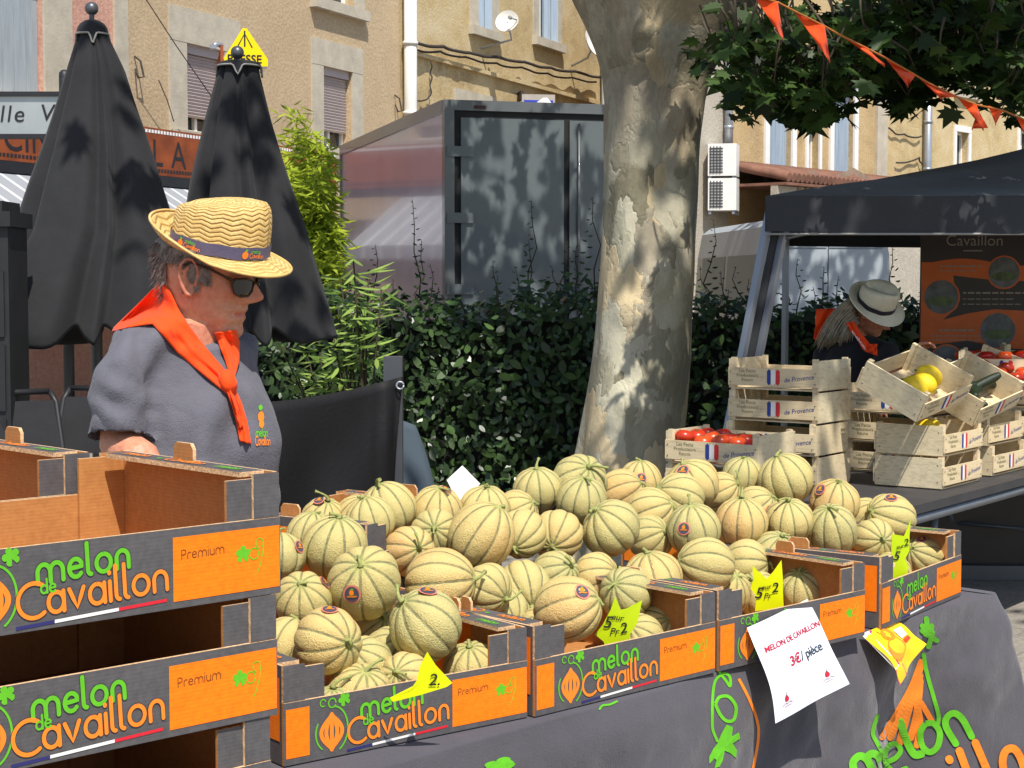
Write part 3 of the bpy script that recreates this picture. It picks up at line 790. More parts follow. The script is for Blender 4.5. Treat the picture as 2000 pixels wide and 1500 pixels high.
    while nb < 215:
        d = Vector((rnd.uniform(-1, 1), rnd.uniform(-1, 1), rnd.uniform(-1, 1)))
        if d.length > 1: continue
        p = ctr + Vector((d.x * 6.0, d.y * 7.0, d.z * 2.3))
        if p.z < 4.2 or p.y < 3.9 or (p.y < 5.6 and p.x < 1.2) or p.x < -2.6 or (abs(p.x - .75 - .187 * (p.z - 1.8)) < 1.1 and abs(p.y - 9.3 + .594 * (p.z - 1.8)) < 1.1 and rnd.random() < .6) or (p.x < -.9 and p.y < 8.2): continue
        nb += 1
        for k in range(36):
            q = p + Vector((rnd.gauss(0, .36), rnd.gauss(0, .36), rnd.gauss(0, .25)))
            nn = Vector((rnd.gauss(0, .5), rnd.gauss(0, .5), 1)); items.append((q - base, nn, rv(), rnd.uniform(.13, .22), rnd.random()))
    nb = 0  # unseen leaf clumps added far behind the trunk to shade the van
    while nb < 60:
        d = Vector((rnd.uniform(-1, 1), rnd.uniform(-1, 1), rnd.uniform(-1, 1)))
        if d.length > 1: continue
        nb += 1; p = Vector((5.2, 18.3, 7.2)) + Vector((d.x * 3.0, d.y * 3.2, d.z * 1.0))
        for k in range(40):
            q = p + Vector((rnd.gauss(0, .36), rnd.gauss(0, .36), rnd.gauss(0, .25))); items.append((q - base, Vector((rnd.gauss(0, .5), rnd.gauss(0, .5), 1)), rv(), rnd.uniform(.14, .22), rnd.random()))
    leaf_cloud('crown', leaf_mat('plane_leaf', '#17240f', '#48622a', .3), PLANE, .18, items, o)
    tw.build('twig', mk('twig_brown', '#4a4030', .8, .2, 20), o)['kind'] = 'stuff'
plane_tree()

# ------------------------------------------------------------------ hedge, bamboo, oleander
M_hedge = leaf_mat('hedge_leaf', '#24331f', '#4f6a38', .15, .32)
M_stem = mk('stem', '#3a3222', .8, .2, 20)
def hedge(name, label, x0, x1, y, depth, h, dens, shoots, sd_):
    r_ = random.Random(sd_); o = thing(name, label, 'hedge', ((x0 + x1) / 2, y + depth / 2, 0)); b = o.location
    items = []; W = x1 - x0
    def top(x): return h + .17 * mnoise.noise(Vector((x * 1.4, 5, 0))) + .05 * mnoise.noise(Vector((x * 5, 1, 0)))
    n = int(W * h * dens)
    for i in range(n):
        x = r_.uniform(x0, x1); t = top(x); f = r_.random()
        bul = .2 * mnoise.noise(Vector((x * 1.7, 2.3, f * h * 1.7)))
        if f < .8: z = t * r_.uniform(.02, 1); yy = y - bul - r_.uniform(-.12, .10) ; nn = Vector((r_.gauss(0, .5), -1, r_.gauss(.35, .45)))
        else: z = t + r_.gauss(0, .05); yy = y + r_.uniform(-.05, depth); nn = Vector((r_.gauss(0, .5), r_.gauss(-.5, .4), .9))
        s = r_.uniform(.04, .075) * (1.45 if r_.random() < .25 else 1)
        items.append((Vector((x, yy, z)) - b, nn, Vector((r_.gauss(0, .7), r_.gauss(-.3, .3), r_.gauss(-.2, .7))), s, min(1, max(0, r_.gauss(.4, .28)))))
    st = MB()
    for (px, py) in shoots:
        tip = PY(px, py, y + depth * r_.uniform(.1, .5)); zb = top(tip.x) - .15
        if tip.z < zb: continue
        pth = [Vector((tip.x + r_.gauss(0, .05), tip.y, zb)).lerp(tip, k / 5) + Vector((math.sin(k) * .008, 0, 0)) for k in range(6)]
        st.tube([p - b for p in pth], [.006, .005, .005, .004, .003, .002], 5)
        L = tip.z - zb; k = 0
        while k * .035 < L:
            p = Vector((tip.x, tip.y, 0)).lerp(Vector((tip.x, tip.y, 0)), 0); f = k * .035 / L
            p = pth[0].lerp(pth[-1], f); s = .075 * (1 - f * .75); sg = 1 if k % 2 else -1
            items.append((p - b, Vector((r_.gauss(0, .4), -.6, .8)), Vector((sg, r_.gauss(0, .4), .35)), s, r_.uniform(0, .6))); k += 1
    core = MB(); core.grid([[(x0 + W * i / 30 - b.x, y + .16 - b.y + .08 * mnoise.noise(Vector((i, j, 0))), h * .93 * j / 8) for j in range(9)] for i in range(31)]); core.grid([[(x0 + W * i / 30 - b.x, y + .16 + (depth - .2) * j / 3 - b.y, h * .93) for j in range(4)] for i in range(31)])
    core.build('inner_shade', mk('hedge_shade', (.008, .011, .006), .9, .3, 9), o)  # near-black sheets standing in for the shade inside the hedge
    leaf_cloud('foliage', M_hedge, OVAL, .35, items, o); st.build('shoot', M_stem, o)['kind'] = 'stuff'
sh = [(735, 478), (808, 390), (826, 470), (842, 515), (1040, 392), (1008, 520), (1035, 470), (1112, 465), (1160, 385), (1128, 480), (965, 508), (975, 540), (1080, 520), (860, 560), (1150, 560), (900, 575), (1100, 555), (1185, 470), (700, 560), (770, 545),
      (1395, 430), (1370, 520), (1410, 530), (1440, 520), (1465, 545), (1500, 560), (1530, 540), (1560, 505), (1590, 560), (1612, 520), (1640, 540), (1675, 560), (1700, 570), (1745, 480), (1760, 560), (1780, 575), (1800, 570), (1385, 570), (1425, 565)]
hedge('hedge', 'long dark green clipped hedge with thin shoots behind the plane trunk', -1.75, 4.6, 10.7, .8, 1.46, 1250, sh, 3)

M_bamboo = leaf_mat('bamboo_leaf', '#7d911f', '#c2cf42', .45, .45)
def bamboo():
    r_ = random.Random(5); b = PY(612, 700, 13.2); b.z = 0
    o = thing('bamboo', 'sunlit yellow green bamboo clump beside the truck', 'plant', b); items = []; st = MB()
    tips = [(575, 215), (600, 250), (556, 300), (585, 330), (615, 300), (630, 340), (570, 380), (610, 390), (635, 400), (640, 430), (555, 420), (590, 450), (625, 470), (635, 500), (540, 470), (605, 510), (630, 540), (575, 520), (630, 560), (545, 340), (626, 280), (630, 310)]
    for (px, py) in tips:
        tip = PY(px, py, 13.2 + r_.uniform(-.5, .5)); foot = Vector((b.x + r_.uniform(-.25, .25), b.y + r_.uniform(-.3, .3), 0))
        mid = foot.lerp(tip, .7) + Vector((0, 0, .25)); pth = [foot.lerp(mid, k / 4) for k in range(4)] + [mid.lerp(tip, k / 3) for k in range(4)]
        st.tube([p - b for p in pth], [.012, .011, .01, .009, .007, .005, .003, .002][:len(pth)], 5)
        for k in range(260):
            f = 1 - abs(r_.gauss(0, .32)); 
            if f < .12: continue
            q = (foot.lerp(mid, f / .7) if f < .7 else mid.lerp(tip, (f - .7) / .3)) + Vector((r_.gauss(0, .10), r_.gauss(0, .13), r_.gauss(0, .08))) * (1.25 - .8 * f)
            items.append((q - b, Vector((r_.gauss(0, .6), -.5, .6)), Vector((r_.gauss(0, 1), r_.gauss(-.2, .5), r_.gauss(-.3, .5))), r_.uniform(.09, .17), r_.random()))
    leaf_cloud('foliage', M_bamboo, LANCE, .3, items, o); st.build('cane', mk('cane', '#7f8a34', .5), o)['kind'] = 'stuff'
bamboo()
M_oleander = leaf_mat('oleander_leaf', '#5f7c34', '#a3bd62', .35, .4)
def oleander():
    r_ = random.Random(8); b = PY(690, 760, 9.6); b.z = 0
    o = thing('oleander', 'bright green oleander with long narrow leaves between umbrella and truck', 'plant', b); items = []; st = MB()
    for (px, py, n) in ((690, 505, 22), (665, 545, 20), (720, 530, 20), (745, 565, 18), (700, 570, 20), (660, 600, 18), (725, 600, 16), (650, 650, 16), (690, 640, 14), (620, 640, 16), (600, 690, 16), (660, 700, 14), (580, 730, 14), (640, 740, 14), (555, 690, 12)):
        tip = PY(px, py, 9.6 + r_.uniform(-.2, .2)); foot = b + Vector((r_.uniform(-.12, .12), r_.uniform(-.1, .1), 0)); pth = [foot.lerp(tip, k / 4) + Vector((0, 0, .08 * math.sin(k / 4 * math.pi))) for k in range(5)]
        st.tube([p - b for p in pth], [.01, .009, .008, .006, .004], 5)
        for k in range(n):
            f = 1 - .05 * (k // 3); p = pth[0].lerp(pth[-1], f); a = r_.uniform(0, 6.28)
            u = Vector((math.cos(a), math.sin(a), r_.uniform(-.25, .9))); items.append((p - b, Vector((r_.gauss(0, .3), -.4, 1)), u, r_.uniform(.12, .19), r_.random()))
    leaf_cloud('foliage', M_oleander, LANCE, .35, items, o); st.build('stem', M_stem, o)['kind'] = 'stuff'
oleander()

# ------------------------------------------------------------------ closed parasols
def fabric(name, col, rough=.9, bump=.25, scale=220, sheen=.1, var=.12, vs=3):
    t = NT(name); n = t.noise(vs, 5, .65); f = t.noise(scale, 2)
    c = srgb(col) if isinstance(col, str) else col
    t.set(t.ramp(n.outputs[0], [(.3, tuple(x * (1 - var) for x in c)), (.7, tuple(min(1, x * (1 + var)) for x in c))]), rough, sheen=sheen, spec=.25)
    wv_ = t.noise(vs * 2.2, 3)
    t.bump(t.math('ADD', t.math('MULTIPLY', f.outputs[0], .25), wv_.outputs[0]), bump, .012); return t.m
M_parasol = fabric('parasol_cloth', '#29292b', .9, .5, 160, .05, .22, 2.5)
M_pipe = mk('piping_pale', '#8d8b86', .7, .1)
M_greymetal = mk('grey_metal', '#5a5c60', .4, .1, 6, metal=.5)
def parasol(label, Y, fx, fy, rows, hem, seed_, dome=.95):
    r_ = random.Random(seed_); s = Y / 3250
    b = PY(fx, 555, Y); b.z = 0
    o = thing('parasol', label, 'parasol', b, 0, 'closed black parasols behind the seller')
    Z = lambda py: 1.6 + (555 - py) * s
    sec = sorted((Z(py), (((xl + xr) / 2) - fx) * s, (xr - xl) / 2 * s) for py, xl, xr in rows)
    zz = [q[0] for q in sec]; z0, z1 = zz[0], zz[-1]; N = 192; n = 60; P = []; ph = r_.uniform(0, 6)
    for j in range(N):
        th = 2 * math.pi * j / N; row = []
        cr = min(abs((th - (q * math.pi / 4 + .25 * math.sin(q * 2.3 + ph)) + math.pi) % (2 * math.pi) - math.pi) for q in range(8))
        crease = math.exp(-(cr / .13) ** 2)
        hz = hem * (crease * .9 - .35 + .5 * math.sin(th * 2 + ph) * .5)
        for i in range(n + 1):
            f = i / n; z = (z0 + hz) + (z1 - z0 - hz) * f
            cx = np.interp(z, zz, [q[1] for q in sec]); rr = np.interp(z, zz, [q[2] for q in sec])
            k = 1 - .26 * crease * (1 - .3 * f) + .05 * math.sin(2 * th + ph + f * 1.2) * (1 - f) + .05 * mnoise.noise(Vector((math.cos(th) * 1.5, math.sin(th) * 1.5, f * 2.5 + seed_))) + .02 * mnoise.noise(Vector((math.cos(th) * 5, math.sin(th) * 5, f * 3 + seed_)))
            row.append((cx + rr * k * math.cos(th), rr * k * math.sin(th) * .85, z))
        P.append(row)
    m = MB(); m.grid(P, 0, True, True)
    c = m.build('canopy', M_parasol, o)
    c = baked(c, [('SOLIDIFY', dict(thickness=.006, offset=-1))]); smooth_all(c)
    rt = sec[-1][2]; cx = sec[-1][1]
    cap = MB(); P = []; ph0 = .55 if fx < 300 else 1.2
    for j in range(64):
        th = 2 * math.pi * j / 64; lo = z1 - .02 - .055 * max(0, math.sin(4 * th + ph0)) ** 6
        P.append([(cx + rt * 1.12 * math.cos(th), rt * 1.12 * math.sin(th), lo)] + [(cx + rt * 1.12 * math.cos(a) * math.cos(th), rt * 1.12 * math.cos(a) * math.sin(th), z1 - .01 + rt * dome * math.sin(a)) for a in [R(x) for x in (0, 20, 40, 60, 80, 90)]])
    cap.grid(P, 0, True, True); ca = cap.build('cap', M_parasol, o)
    pp = MB(); pp.tube([Vector(p[0]) + Vector((p[0][0] - cx, p[0][1], 0)).normalized() * .004 for p in P] + [Vector(P[0][0])], .0055, 5); pp.build('piping', M_pipe, ca)
    fz = Z(fy); f_ = MB(); f_.lathe([(.0, fz + 13 * s)] + [(13 * s * math.cos(a), fz + 13 * s * math.sin(a)) for a in [R(x) for x in range(75, -76, -15)]] + [(5 * s, fz - 14 * s), (6 * s, z1 + rt * .7)][:1], 20, 0, (0, 0, 0)); f_.tube([(0, 0, z1 + rt * dome * .6), (0, 0, fz)], 5 * s, 8); f_.build('finial', M_greymetal, o)
    p = MB(); p.tube([(0, 0, .06), (0, 0, z1 - .05)], .03, 12); p.build('pole', M_greymetal, o)
    q = MB(); q.box(-.3, .3, -.3, .3, 0.003, .07); q.tube([(0, 0, .07), (0, 0, .35)], .045, 12); q.build('base', M_black, o)
parasol('larger closed black parasol behind the seller with grey ball finial', 8.5, 187, 24, [(66, 161, 215), (80, 157, 221), (140, 138, 250), (300, 90, 300), (450, 36, 342), (560, -40, 366), (650, -95, 380)], .13, 1)
parasol('slimmer closed black parasol between straw hat and bamboo', 9.1, 468, 108, [(128, 434, 509), (150, 428, 512), (240, 404, 534), (350, 378, 566), (450, 360, 596), (560, 346, 622), (655, 334, 646)], .10, 4, .25)

def left_bits():
    Y = 7.6; s = Y / 3250
    a = PY(-110, 850, Y); b = PY(14, 400, Y)
    o = thing('cabinet', 'tall black cabinet with pitched lid at the left edge', 'cabinet', ((a.x + b.x) / 2, Y, 0)); w_ = (b.x - a.x) / 2
    m = MB(); m.box(-w_, w_, 0, .3, 0, b.z - .1); 
    for k in range(1, 5): m.box(-w_ + .02, w_ - .02, -.012, -.001, k * .34, k * .34 + .3)
    m.build('body', M_black, o)
    l = MB(); l.box(-w_ - .02, w_ + .02, -.03, .33, b.z - .099, b.z - .03); l.box(-w_ + .02, w_ - .03, .02, .3, b.z - .029, b.z + .02); l.build('lid', M_black, o)
    # street name plate
    Y = 9.6; a = PY(-170, 188, Y); b = PY(122, 262, Y); s = Y / 3250
    o = thing('street_sign', 'grey street name plate with black frame ending in the letters lle V', 'sign', ((a.x + b.x) / 2, Y, 0)); w_ = (b.x - a.x) / 2
    m = MB(); m.box(-w_, w_, 0, .03, b.z, a.z, 0)
    fn = lambda x, z, l: Vector((x, -.004 - l, z))
    c0 = (a.x + b.x) / 2
    text(m, 'Vieille Ville', b.x - c0 + .29, 1.6 + (555 - 240) * s, .155, fn, 1, 0, shear=.12, align='RIGHT', sp=1.12) if False else None
    text(m, 'lle', (6 - 1000) * s - c0, 1.6 + (555 - 241) * s, 46 * s, fn, 1, 0, shear=.15, sp=1.15)
    text(m, 'V', (84 - 1000) * s - c0, 1.6 + (555 - 239) * s, 46 * s, fn, 1, 0, shear=.15)
    m.build('plate', [mk('plate_grey', '#a9adad', .25, .1, 3, metal=.35), M_black], o)
    f = MB(); f.box(-w_, w_, -.02, .05, a.z, a.z + .025); f.box(-w_, w_, -.02, .05, b.z - .025, b.z); f.build('frame', M_black, o)
    p = MB(); x = b.x - c0; p.tube([(x, .06, 0), (x, .06, PY(0, 150, Y).z)], .032, 12); p.lathe([(.032, 0), (.03, .03), (.016, .045), (0, .05)], 12, 0, (x, .06, PY(0, 150, Y).z)); p.build('post', M_black, o)
    # folded black chairs leaning under the parasol
    for i, (px, lab) in enumerate(((70, 'black folding chair leaning under the larger parasol, nearer the cabinet'), (135, 'black folding chair leaning under the larger parasol, nearer the seller'))):
        p = PY(px, 800, 7.4 + .25 * i); o = thing('folding_chair', lab, 'chair', (p.x, p.y, 0), R(35 - 50 * i), 'folded black chairs')
        fr = MB()
        for sx in (-.2, .2):
            fr.tube([(sx, 0, .0), (sx, .1, .5), (sx, .3, 1.05), (sx * .9, .33, 1.1)], .014, 8); fr.tube([(sx * .85, .35, .0), (sx * .85, .16, .55), (sx * .85, .05, .72)], .013, 8)
        fr.tube([(-.18, .33, 1.1), (.18, .33, 1.1)], .014, 8); fr.tube([(-.17, .3, .12), (.17, .3, .12)], .01, 8); fr.build('frame', M_black, o)
        st = MB(); st.box(-.18, .18, .06, .09, .42, .74); st.build('seat', M_parasol, o)
        bk = MB(); bk.grid([[(-.19 + .38 * u / 6, .2 + .1 * v / 3 + .02 * math.sin(u / 6 * math.pi), .8 + .26 * v / 3) for v in range(4)] for u in range(7)]); bk.build('backrest', M_parasol, o)
left_bits()

def barrier():
    M_tarp = fabric('black_tarp', (.010, .0095, .010), .6, .5, 60, 0, .25, 1.5)
    Y = 6.4; L = PY(380, 790, 5.7); Rr = PY(788, 735, Y)
    o = thing('banner_barrier', 'black tarpaulin barrier hanging behind the seller, with eyelets', 'barrier', (Rr.x, Rr.y, 0)); b = o.location
    nu, nv = 60, 30; P = []
    for i in range(nu + 1):
        f = i / nu; top = L.lerp(Rr, f); row = []
        sagz = -.03 * math.sin(f * math.pi)
        for j in range(nv + 1):
            g_ = j / nv; z = (top.z + sagz) * (1 - g_) + .02 * g_
            w_ = .05 * mnoise.noise(Vector((f * 4, g_ * 2.2, 1))) + .06 * max(0, f - .8) * math.sin(f * 60 + g_ * 3) * 5 * .4 + .03 * math.sin((f * 1.5 + g_) * 7)
            row.append((top.x - b.x - max(0, f - .93) * .6 * math.sin(g_ * 3), top.y - b.y + w_ * min(1, g_ * 4 + .2), z))
        P.append(row)
    m = MB(); m.grid(P); t = m.build('tarpaulin', M_tarp, o); t = baked(t, [('SOLIDIFY', dict(thickness=.002, offset=0))]); smooth_all(t)
    e = MB()
    for f in (.33, .985):
        p = L.lerp(Rr, f) - b; p.z -= .03 + .03 * math.sin(f * math.pi); q = [p + Vector((.014 * math.cos(a), -.035, .014 * math.sin(a))) for a in [R(x) for x in range(0, 361, 30)]]; e.tube(q, .004, 6)
    e.build('eyelet', M_zinc, o)
    p = PY(768, 696, Y + .08) - b; w_ = .036; ps = MB(); ps.box(p.x - w_, p.x + w_, p.y - w_, p.y + w_, 0, p.z); ps.build('post', M_greymetal, o)
    p = PY(380, 760, 5.75) - b; ps = MB(); ps.box(p.x - w_, p.x + w_, p.y + .03, p.y + .1, 0, p.z); ps.build('post', M_greymetal, o)
barrier()

def plastic_chair():
    M_ch = mk('chair_plastic', '#4e5962', .35, .05, 4, spec=.5)
    p = PY(850, 830, 8.0); o = thing('plastic_chair', 'grey moulded plastic chair behind the melon heap', 'chair', (p.x + .02, 8.0, 0), R(68))
    bk = MB(); P = []
    for i in range(17):
        f = i / 16 * 2 - 1; row = []
        for j in range(13):
            g_ = j / 12; z = .42 + .53 * g_; wdt = .23 * (1 - .25 * g_ ** 3)
            row.append((f * wdt, .2 + .10 * g_ ** 1.4 - .09 * f * f, z - .05 * f * f * g_))
        P.append(row)
    bk.grid(P); ob = bk.build('backrest', M_ch, o); baked(ob, [('SOLIDIFY', dict(thickness=.012, offset=0))]); smooth_all(ob)
    st = MB(); st.grid([[(-.23 + .46 * i / 12, -.22 + .43 * j / 10, .43 - .02 * math.sin(i / 12 * math.pi)) for j in range(11)] for i in range(13)]); ob = st.build('seat', M_ch, o); baked(ob, [('SOLIDIFY', dict(thickness=.014, offset=0))]); smooth_all(ob)
    for sx in (-.2, .2):
        for y0, y1 in ((-.2, -.24), (.18, .25)): l = MB(); l.tube([(sx, y0, .42), (sx * 1.12, y1, 0)], [.022, .016], 8); l.build('leg', M_ch, o)
plastic_chair()

# ------------------------------------------------------------------ black pop-up tent, banner, bunting
M_tent = fabric('tent_cloth', (.026, .027, .030), .5, .35, 120, .15, .15, 2)
def tent():
    A = PY(1494, 452, 7.6); zc = A.z; o = thing('pop_up_tent', 'black pop up tent with sloping roof over the crate stall', 'tent', (A.x, A.y, 0))
    Wd, Dp, vh = 4.6, 3.0, .16; fd = Vector((1, -.012, 0)); bd = Vector((.185, .98, 0)); ap1 = fd * 2.05 + bd * 1.5; 
    zt = zc + vh; za = PY(2150, 218, A.y + 1.5).z
    c = [Vector((0, 0, 0)), fd * Wd, fd * Wd + bd * Dp, bd * Dp]; top = [ap1, fd * 2.6 + bd * 1.5]
    P = []
    def sheet(p00, p10, p01, p11, nu=28, nv=12):
        rows = []
        for i in range(nu + 1):
            f = i / nu; a = p00.lerp(p10, f); b = p01.lerp(p11, f); row = []
            for j in range(nv + 1):
                g_ = j / nv; q = a.lerp(b, g_); q.z -= .05 * math.sin(g_ * math.pi) + .012 * mnoise.noise(Vector((f * 6, g_ * 4, 2))); row.append(q)
            rows.append(row)
        return rows
    E_ = [v + Vector((0, 0, zt)) for v in c]; T = [v + Vector((0, 0, za)) for v in top]
    m = MB()
    m.grid(sheet(E_[0], E_[1], T[0], T[1])); m.grid(sheet(E_[1], E_[2], T[1], T[1])); m.grid(sheet(E_[2], E_[3], T[1], T[0])); m.grid(sheet(E_[3], E_[0], T[0], T[0]))
    m.build('roof', M_tent, o)
    v = MB()
    for i in range(4):
        a, b = c[i], c[(i + 1) % 4]; n = 60
        v.grid([[a.lerp(b, k / n) + Vector((0, 0, zt - vh * j / 3)) + Vector((0, -.012 * math.sin(k * .55) * j / 3, -.006 * math.sin(k / n * math.pi) * j)) for j in range(4)] for k in range(n + 1)])
    v.build('valance', M_tent, o)
    hm = MB(); hm.tube([fd * (Wd * k / 20) + Vector((0, -.005, zc - .012)) for k in range(21)], .006, 6); hm.build('hem', M_pipe, o)
    M_alu = mk('aluminium', '#8c9098', .35, .08, 5, metal=.6)
    for i, (x, lean) in enumerate(((0.03, -.36), (Wd - .05, .0))):
        for q in (0, 1):
            p = fd * x + bd * (Dp - .1) * q; l = MB(); b_ = p + Vector((lean if q == 0 else 0, 0, 0)); l.tube([b_ + Vector((0, .03, 0)), p + Vector((0, .03, zt - .05))], .022, 4, smooth=False); l.build('leg', M_alu, o)
            if i == 0 and q == 0:
                l = MB(); l.tube([b_ + Vector((.075, .05, 0)), p + Vector((.085, .05, zt - .05))], .020, 4, smooth=False); l.build('leg', M_alu, o)
                cu = MB(); cu.grid([[(b_ + Vector((.02 + .045 * k / 3, .06, .05))).lerp(p + Vector((.02 + .05 * k / 3, .06, zt - .1)), j / 6) for j in range(7)] for k in range(4)]); cu.build('leg_sleeve', M_tent, o)
    tr = MB()
    for k in range(6):
        a = fd * (.1 + k * .72) + Vector((0, .05, zc + .13 if k % 2 else zc - .03)); b = fd * (.1 + (k + 1) * .72) + Vector((0, .05, zc - .03 if k % 2 else zc + .13)); tr.tube([a, b], .009, 5)
    tr.build('truss', M_alu, o)
tent()
def rollup():
    Y = 9.0; a = PY(1807, 0, Y).x; o = thing('roll_up_banner', 'dark roll up banner with orange bands and round photos under the tent', 'banner', (a + .45, Y, 0), R(-3))
    m = MB(); zt = 1.92; m.box(-.45, .45, 0, .006, .08, zt, 0); fn = lambda x, z, l: Vector((x, -.003 - l, z))
    s = Y / 3250; Z = lambda py: 1.6 + (555 - py) * s; X = lambda px: (px - 1807) * s - .45
    def blob(pts, mi, l): m.poly([fn(X(x), Z(y), l) for x, y in pts], mi)
    blob([(1809, 512)] + [(1830 + 22 * k, 512 - 7 * math.sin(k * .6)) for k in range(10)] + [(2120, 505), (2120, 555), (1930, 545), (1870, 538), (1809, 560)], 1, 0)
    blob([(1809, 620), (1850, 625), (1900, 612), (1950, 604), (2120, 612), (2120, 690), (1980, 680), (1900, 665), (1840, 672), (1809, 690)], 1, 0)
    blob([(1809, 556), (1870, 536), (1880, 600), (1850, 626), (1809, 622)], 1, .0006)
    for (cx, cy, r_) in ((1968, 532, 30), (1848, 580, 33), (1958, 645, 34), (1860, 705, 30)):
        m.poly([fn(X(cx + r_ * 1.1 * math.cos(R(k * 15))), Z(cy + r_ * 1.1 * math.sin(R(k * 15))), .0012) for k in range(24)], 1)
        m.poly([fn(X(cx + r_ * math.cos(R(k * 15))), Z(cy + r_ * math.sin(R(k * 15))), .0018) for k in range(24)], 2)
        m.poly([fn(X(cx + r_ * .8 * math.cos(R(k * 15))), Z(cy + r_ * .3 * math.sin(R(k * 15)) + 8), .0024) for k in range(24)], 3)
    text(m, 'Cavaillon', X(1855), Z(480), 30 * s, fn, 4, .001)
    m.ribbon([(X(1890), Z(490)), (X(1925), Z(490))], 2.5 * s, fn, 4, .001)
    for (x, y, w_) in ((1845, 520, 80), (1845, 529, 60), (1890, 572, 120), (1890, 584, 100), (1890, 594, 110), (1845, 645, 60), (1830, 656, 95), (1830, 664, 95)):
        k = 0; x0 = x
        while x0 < x + w_:
            l_ = 6 + (k * 7) % 11; m.ribbon([(X(x0), Z(y)), (X(x0 + l_), Z(y))], (3.4 if y in (520, 572, 645) else 1.8) * s, fn, 4, .0015, caps=False); x0 += l_ + 3; k += 1
    m.build('panel', [mk('banner_black', (.03, .022, .018), .5, .1), mk('banner_orange', '#c05a14', .5, .1), mk('photo_grey', '#56595a', .5, .5, 14), mk('photo_green', '#4a5a34', .5, .5, 20), mk('banner_text', '#8a7f72', .5, 0)], o)
    b = MB(); b.box(-.47, .47, -.08, .1, 0.002, .079); b.build('base', M_greymetal, o)
    b = MB(); b.box(-.46, .46, -.01, .015, zt + .001, zt + .03); b.build('top_rail', M_greymetal, o)
rollup()
def bunting():
    M_flag = fabric('flag_cloth', '#d8460c', .8, .2, 200, .1, .12, 8)
    Y = 6.2; b = PY(1700, 100, Y); o = thing('bunting', 'string of orange triangular flags sagging across the plane leaves', 'bunting', b)
    sp = [(1440, -40), (1475, -8), (1520, 5), (1550, 21), (1612, 52), (1640, 68), (1724, 110), (1790, 148), (1815, 163), (1870, 190), (1908, 205), (1960, 216), (2010, 238), (2080, 262)]
    yy = lambda px: Y + (px - 1440) / 640 * .9
    m = MB(); m.tube([PY(x, y, yy(x)) - b for x, y in sp], .004, 5); m.build('string', mk('string', '#a8632c', .8, 0), o)
    fl = [((1473, -6), (1519, 4), (1530, 77), .05), ((1549, 20), (1611, 52), (1621, 120), .05), ((1640, 68), (1690, 92), (1728, 128), .09), ((1727, 111), (1788, 147), (1774, 168), .12), ((1790, 148), (1868, 189), (1838, 192), .1), ((1868, 188), (1908, 206), (1921, 253), .08), ((1910, 214), (1930, 250), (1898, 252), .05), ((1930, 206), (1958, 216), (1945, 243), .04), ((1984, 226), (2022, 243), (2004, 268), .04)]
    for (a, c, t, amp) in fl:
        k = MB(); n = 12; P = []
        for i in range(n + 1):
            f = i / n; top = Vector((a[0] + (c[0] - a[0]) * f, a[1] + (c[1] - a[1]) * f)); row = []
            for j in range(n + 1):
                g_ = j / n; q = top.lerp(Vector(t), g_); y = yy(q.x) + amp * (math.sin(f * 4 + g_ * 5) * .5 + .3 * math.sin(g_ * 9)) * (.3 + g_)
                row.append(PY(q.x, q.y + 3 * math.sin(f * 6) * g_, y) - b)
            P.append(row)
        k.grid(P); ob = k.build('flag', M_flag, o); baked(ob, [('SOLIDIFY', dict(thickness=.0015, offset=0))]); smooth_all(ob)
bunting()

# ------------------------------------------------------------------ second stall: table and wooden crates
A2 = Vector((.8, -.6, 0)); B2 = Vector((.6, .8, 0))
M_top2 = fabric('table_cover', (.045, .043, .045), .6, .2, 60, 0, .2, 4)
def table2():
    c = PZ(1780, 990, .75); o = thing('folding_table', 'long folding table with black top carrying the wooden crates', 'table', (c.x, c.y, 0), math.atan2(B2.y, B2.x))
    m = MB(); m.box(-.75, 3.2, 0, 1.05, .715, .75); m.build('tabletop', M_top2, o)
    f = MB(); f.tube([(-.7, .03, .69), (3.15, .03, .69)], .024, 8); f.tube([(-.7, 1.0, .69), (3.15, 1.0, .69)], .02, 8)
    M_leg = mk('table_leg', '#70747a', .35, .1, 8, metal=.4)
    f.build('frame_rail', M_leg, o)
    for x0 in (.42, 2.6, -.5):
        for y in (.08, .95):
            l = MB(); l.tube([(x0, y, .69), (x0 - .02, y, .45), (x0 + .06, y - .02, .36), (x0 + .28, y - .06, .0)], .017, 8); l.build('leg', M_leg, o)
        l = MB(); l.tube([(x0, .08, .5), (x0, .95, .5)], .012, 6); l.tube([(x0, .5, .5), (x0 - .35, .5, .68)], .01, 6); l.tube([(x0 + .1, .06, .3), (x0 + .1, .93, .3)], .012, 6); l.build('brace', M_leg, o)
table2()
def wood(name, col):
    t = NT(name); co = t.coord(); mp = t.N('Mapping'); mp.inputs['Scale'].default_value = (5, 22, 60); t.L(co, mp.inputs[0])
    n = t.noise(1.3, 6, .65, mp.outputs[0], .6); n2 = t.noise(7, 4)
    c = srgb(col); c1 = t.ramp(n.outputs[0], [(.25, tuple(x * .62 for x in c)), (.5, c), (.75, tuple(min(1, x * 1.15) for x in c))])
    kn = t.N('TexVoronoi'); kn.inputs['Scale'].default_value = 11; t.L(co, kn.inputs['Vector'])
    c1 = t.mix(t.ramp(kn.outputs[0], [(.05, .6), (.13, 0.)]), c1, srgb('#7d5a36'))
    oi = t.N('ObjectInfo'); c1 = t.mix(t.math('MULTIPLY', oi.outputs['Random'], .3), c1, srgb('#c9a878'))
    t.set(c1, .75); t.bump(n.outputs[0], .25, .003); return t.m
M_wood = wood('poplar', '#dcc9a2'); M_wood2 = wood('poplar_plain', '#d4c6a4')
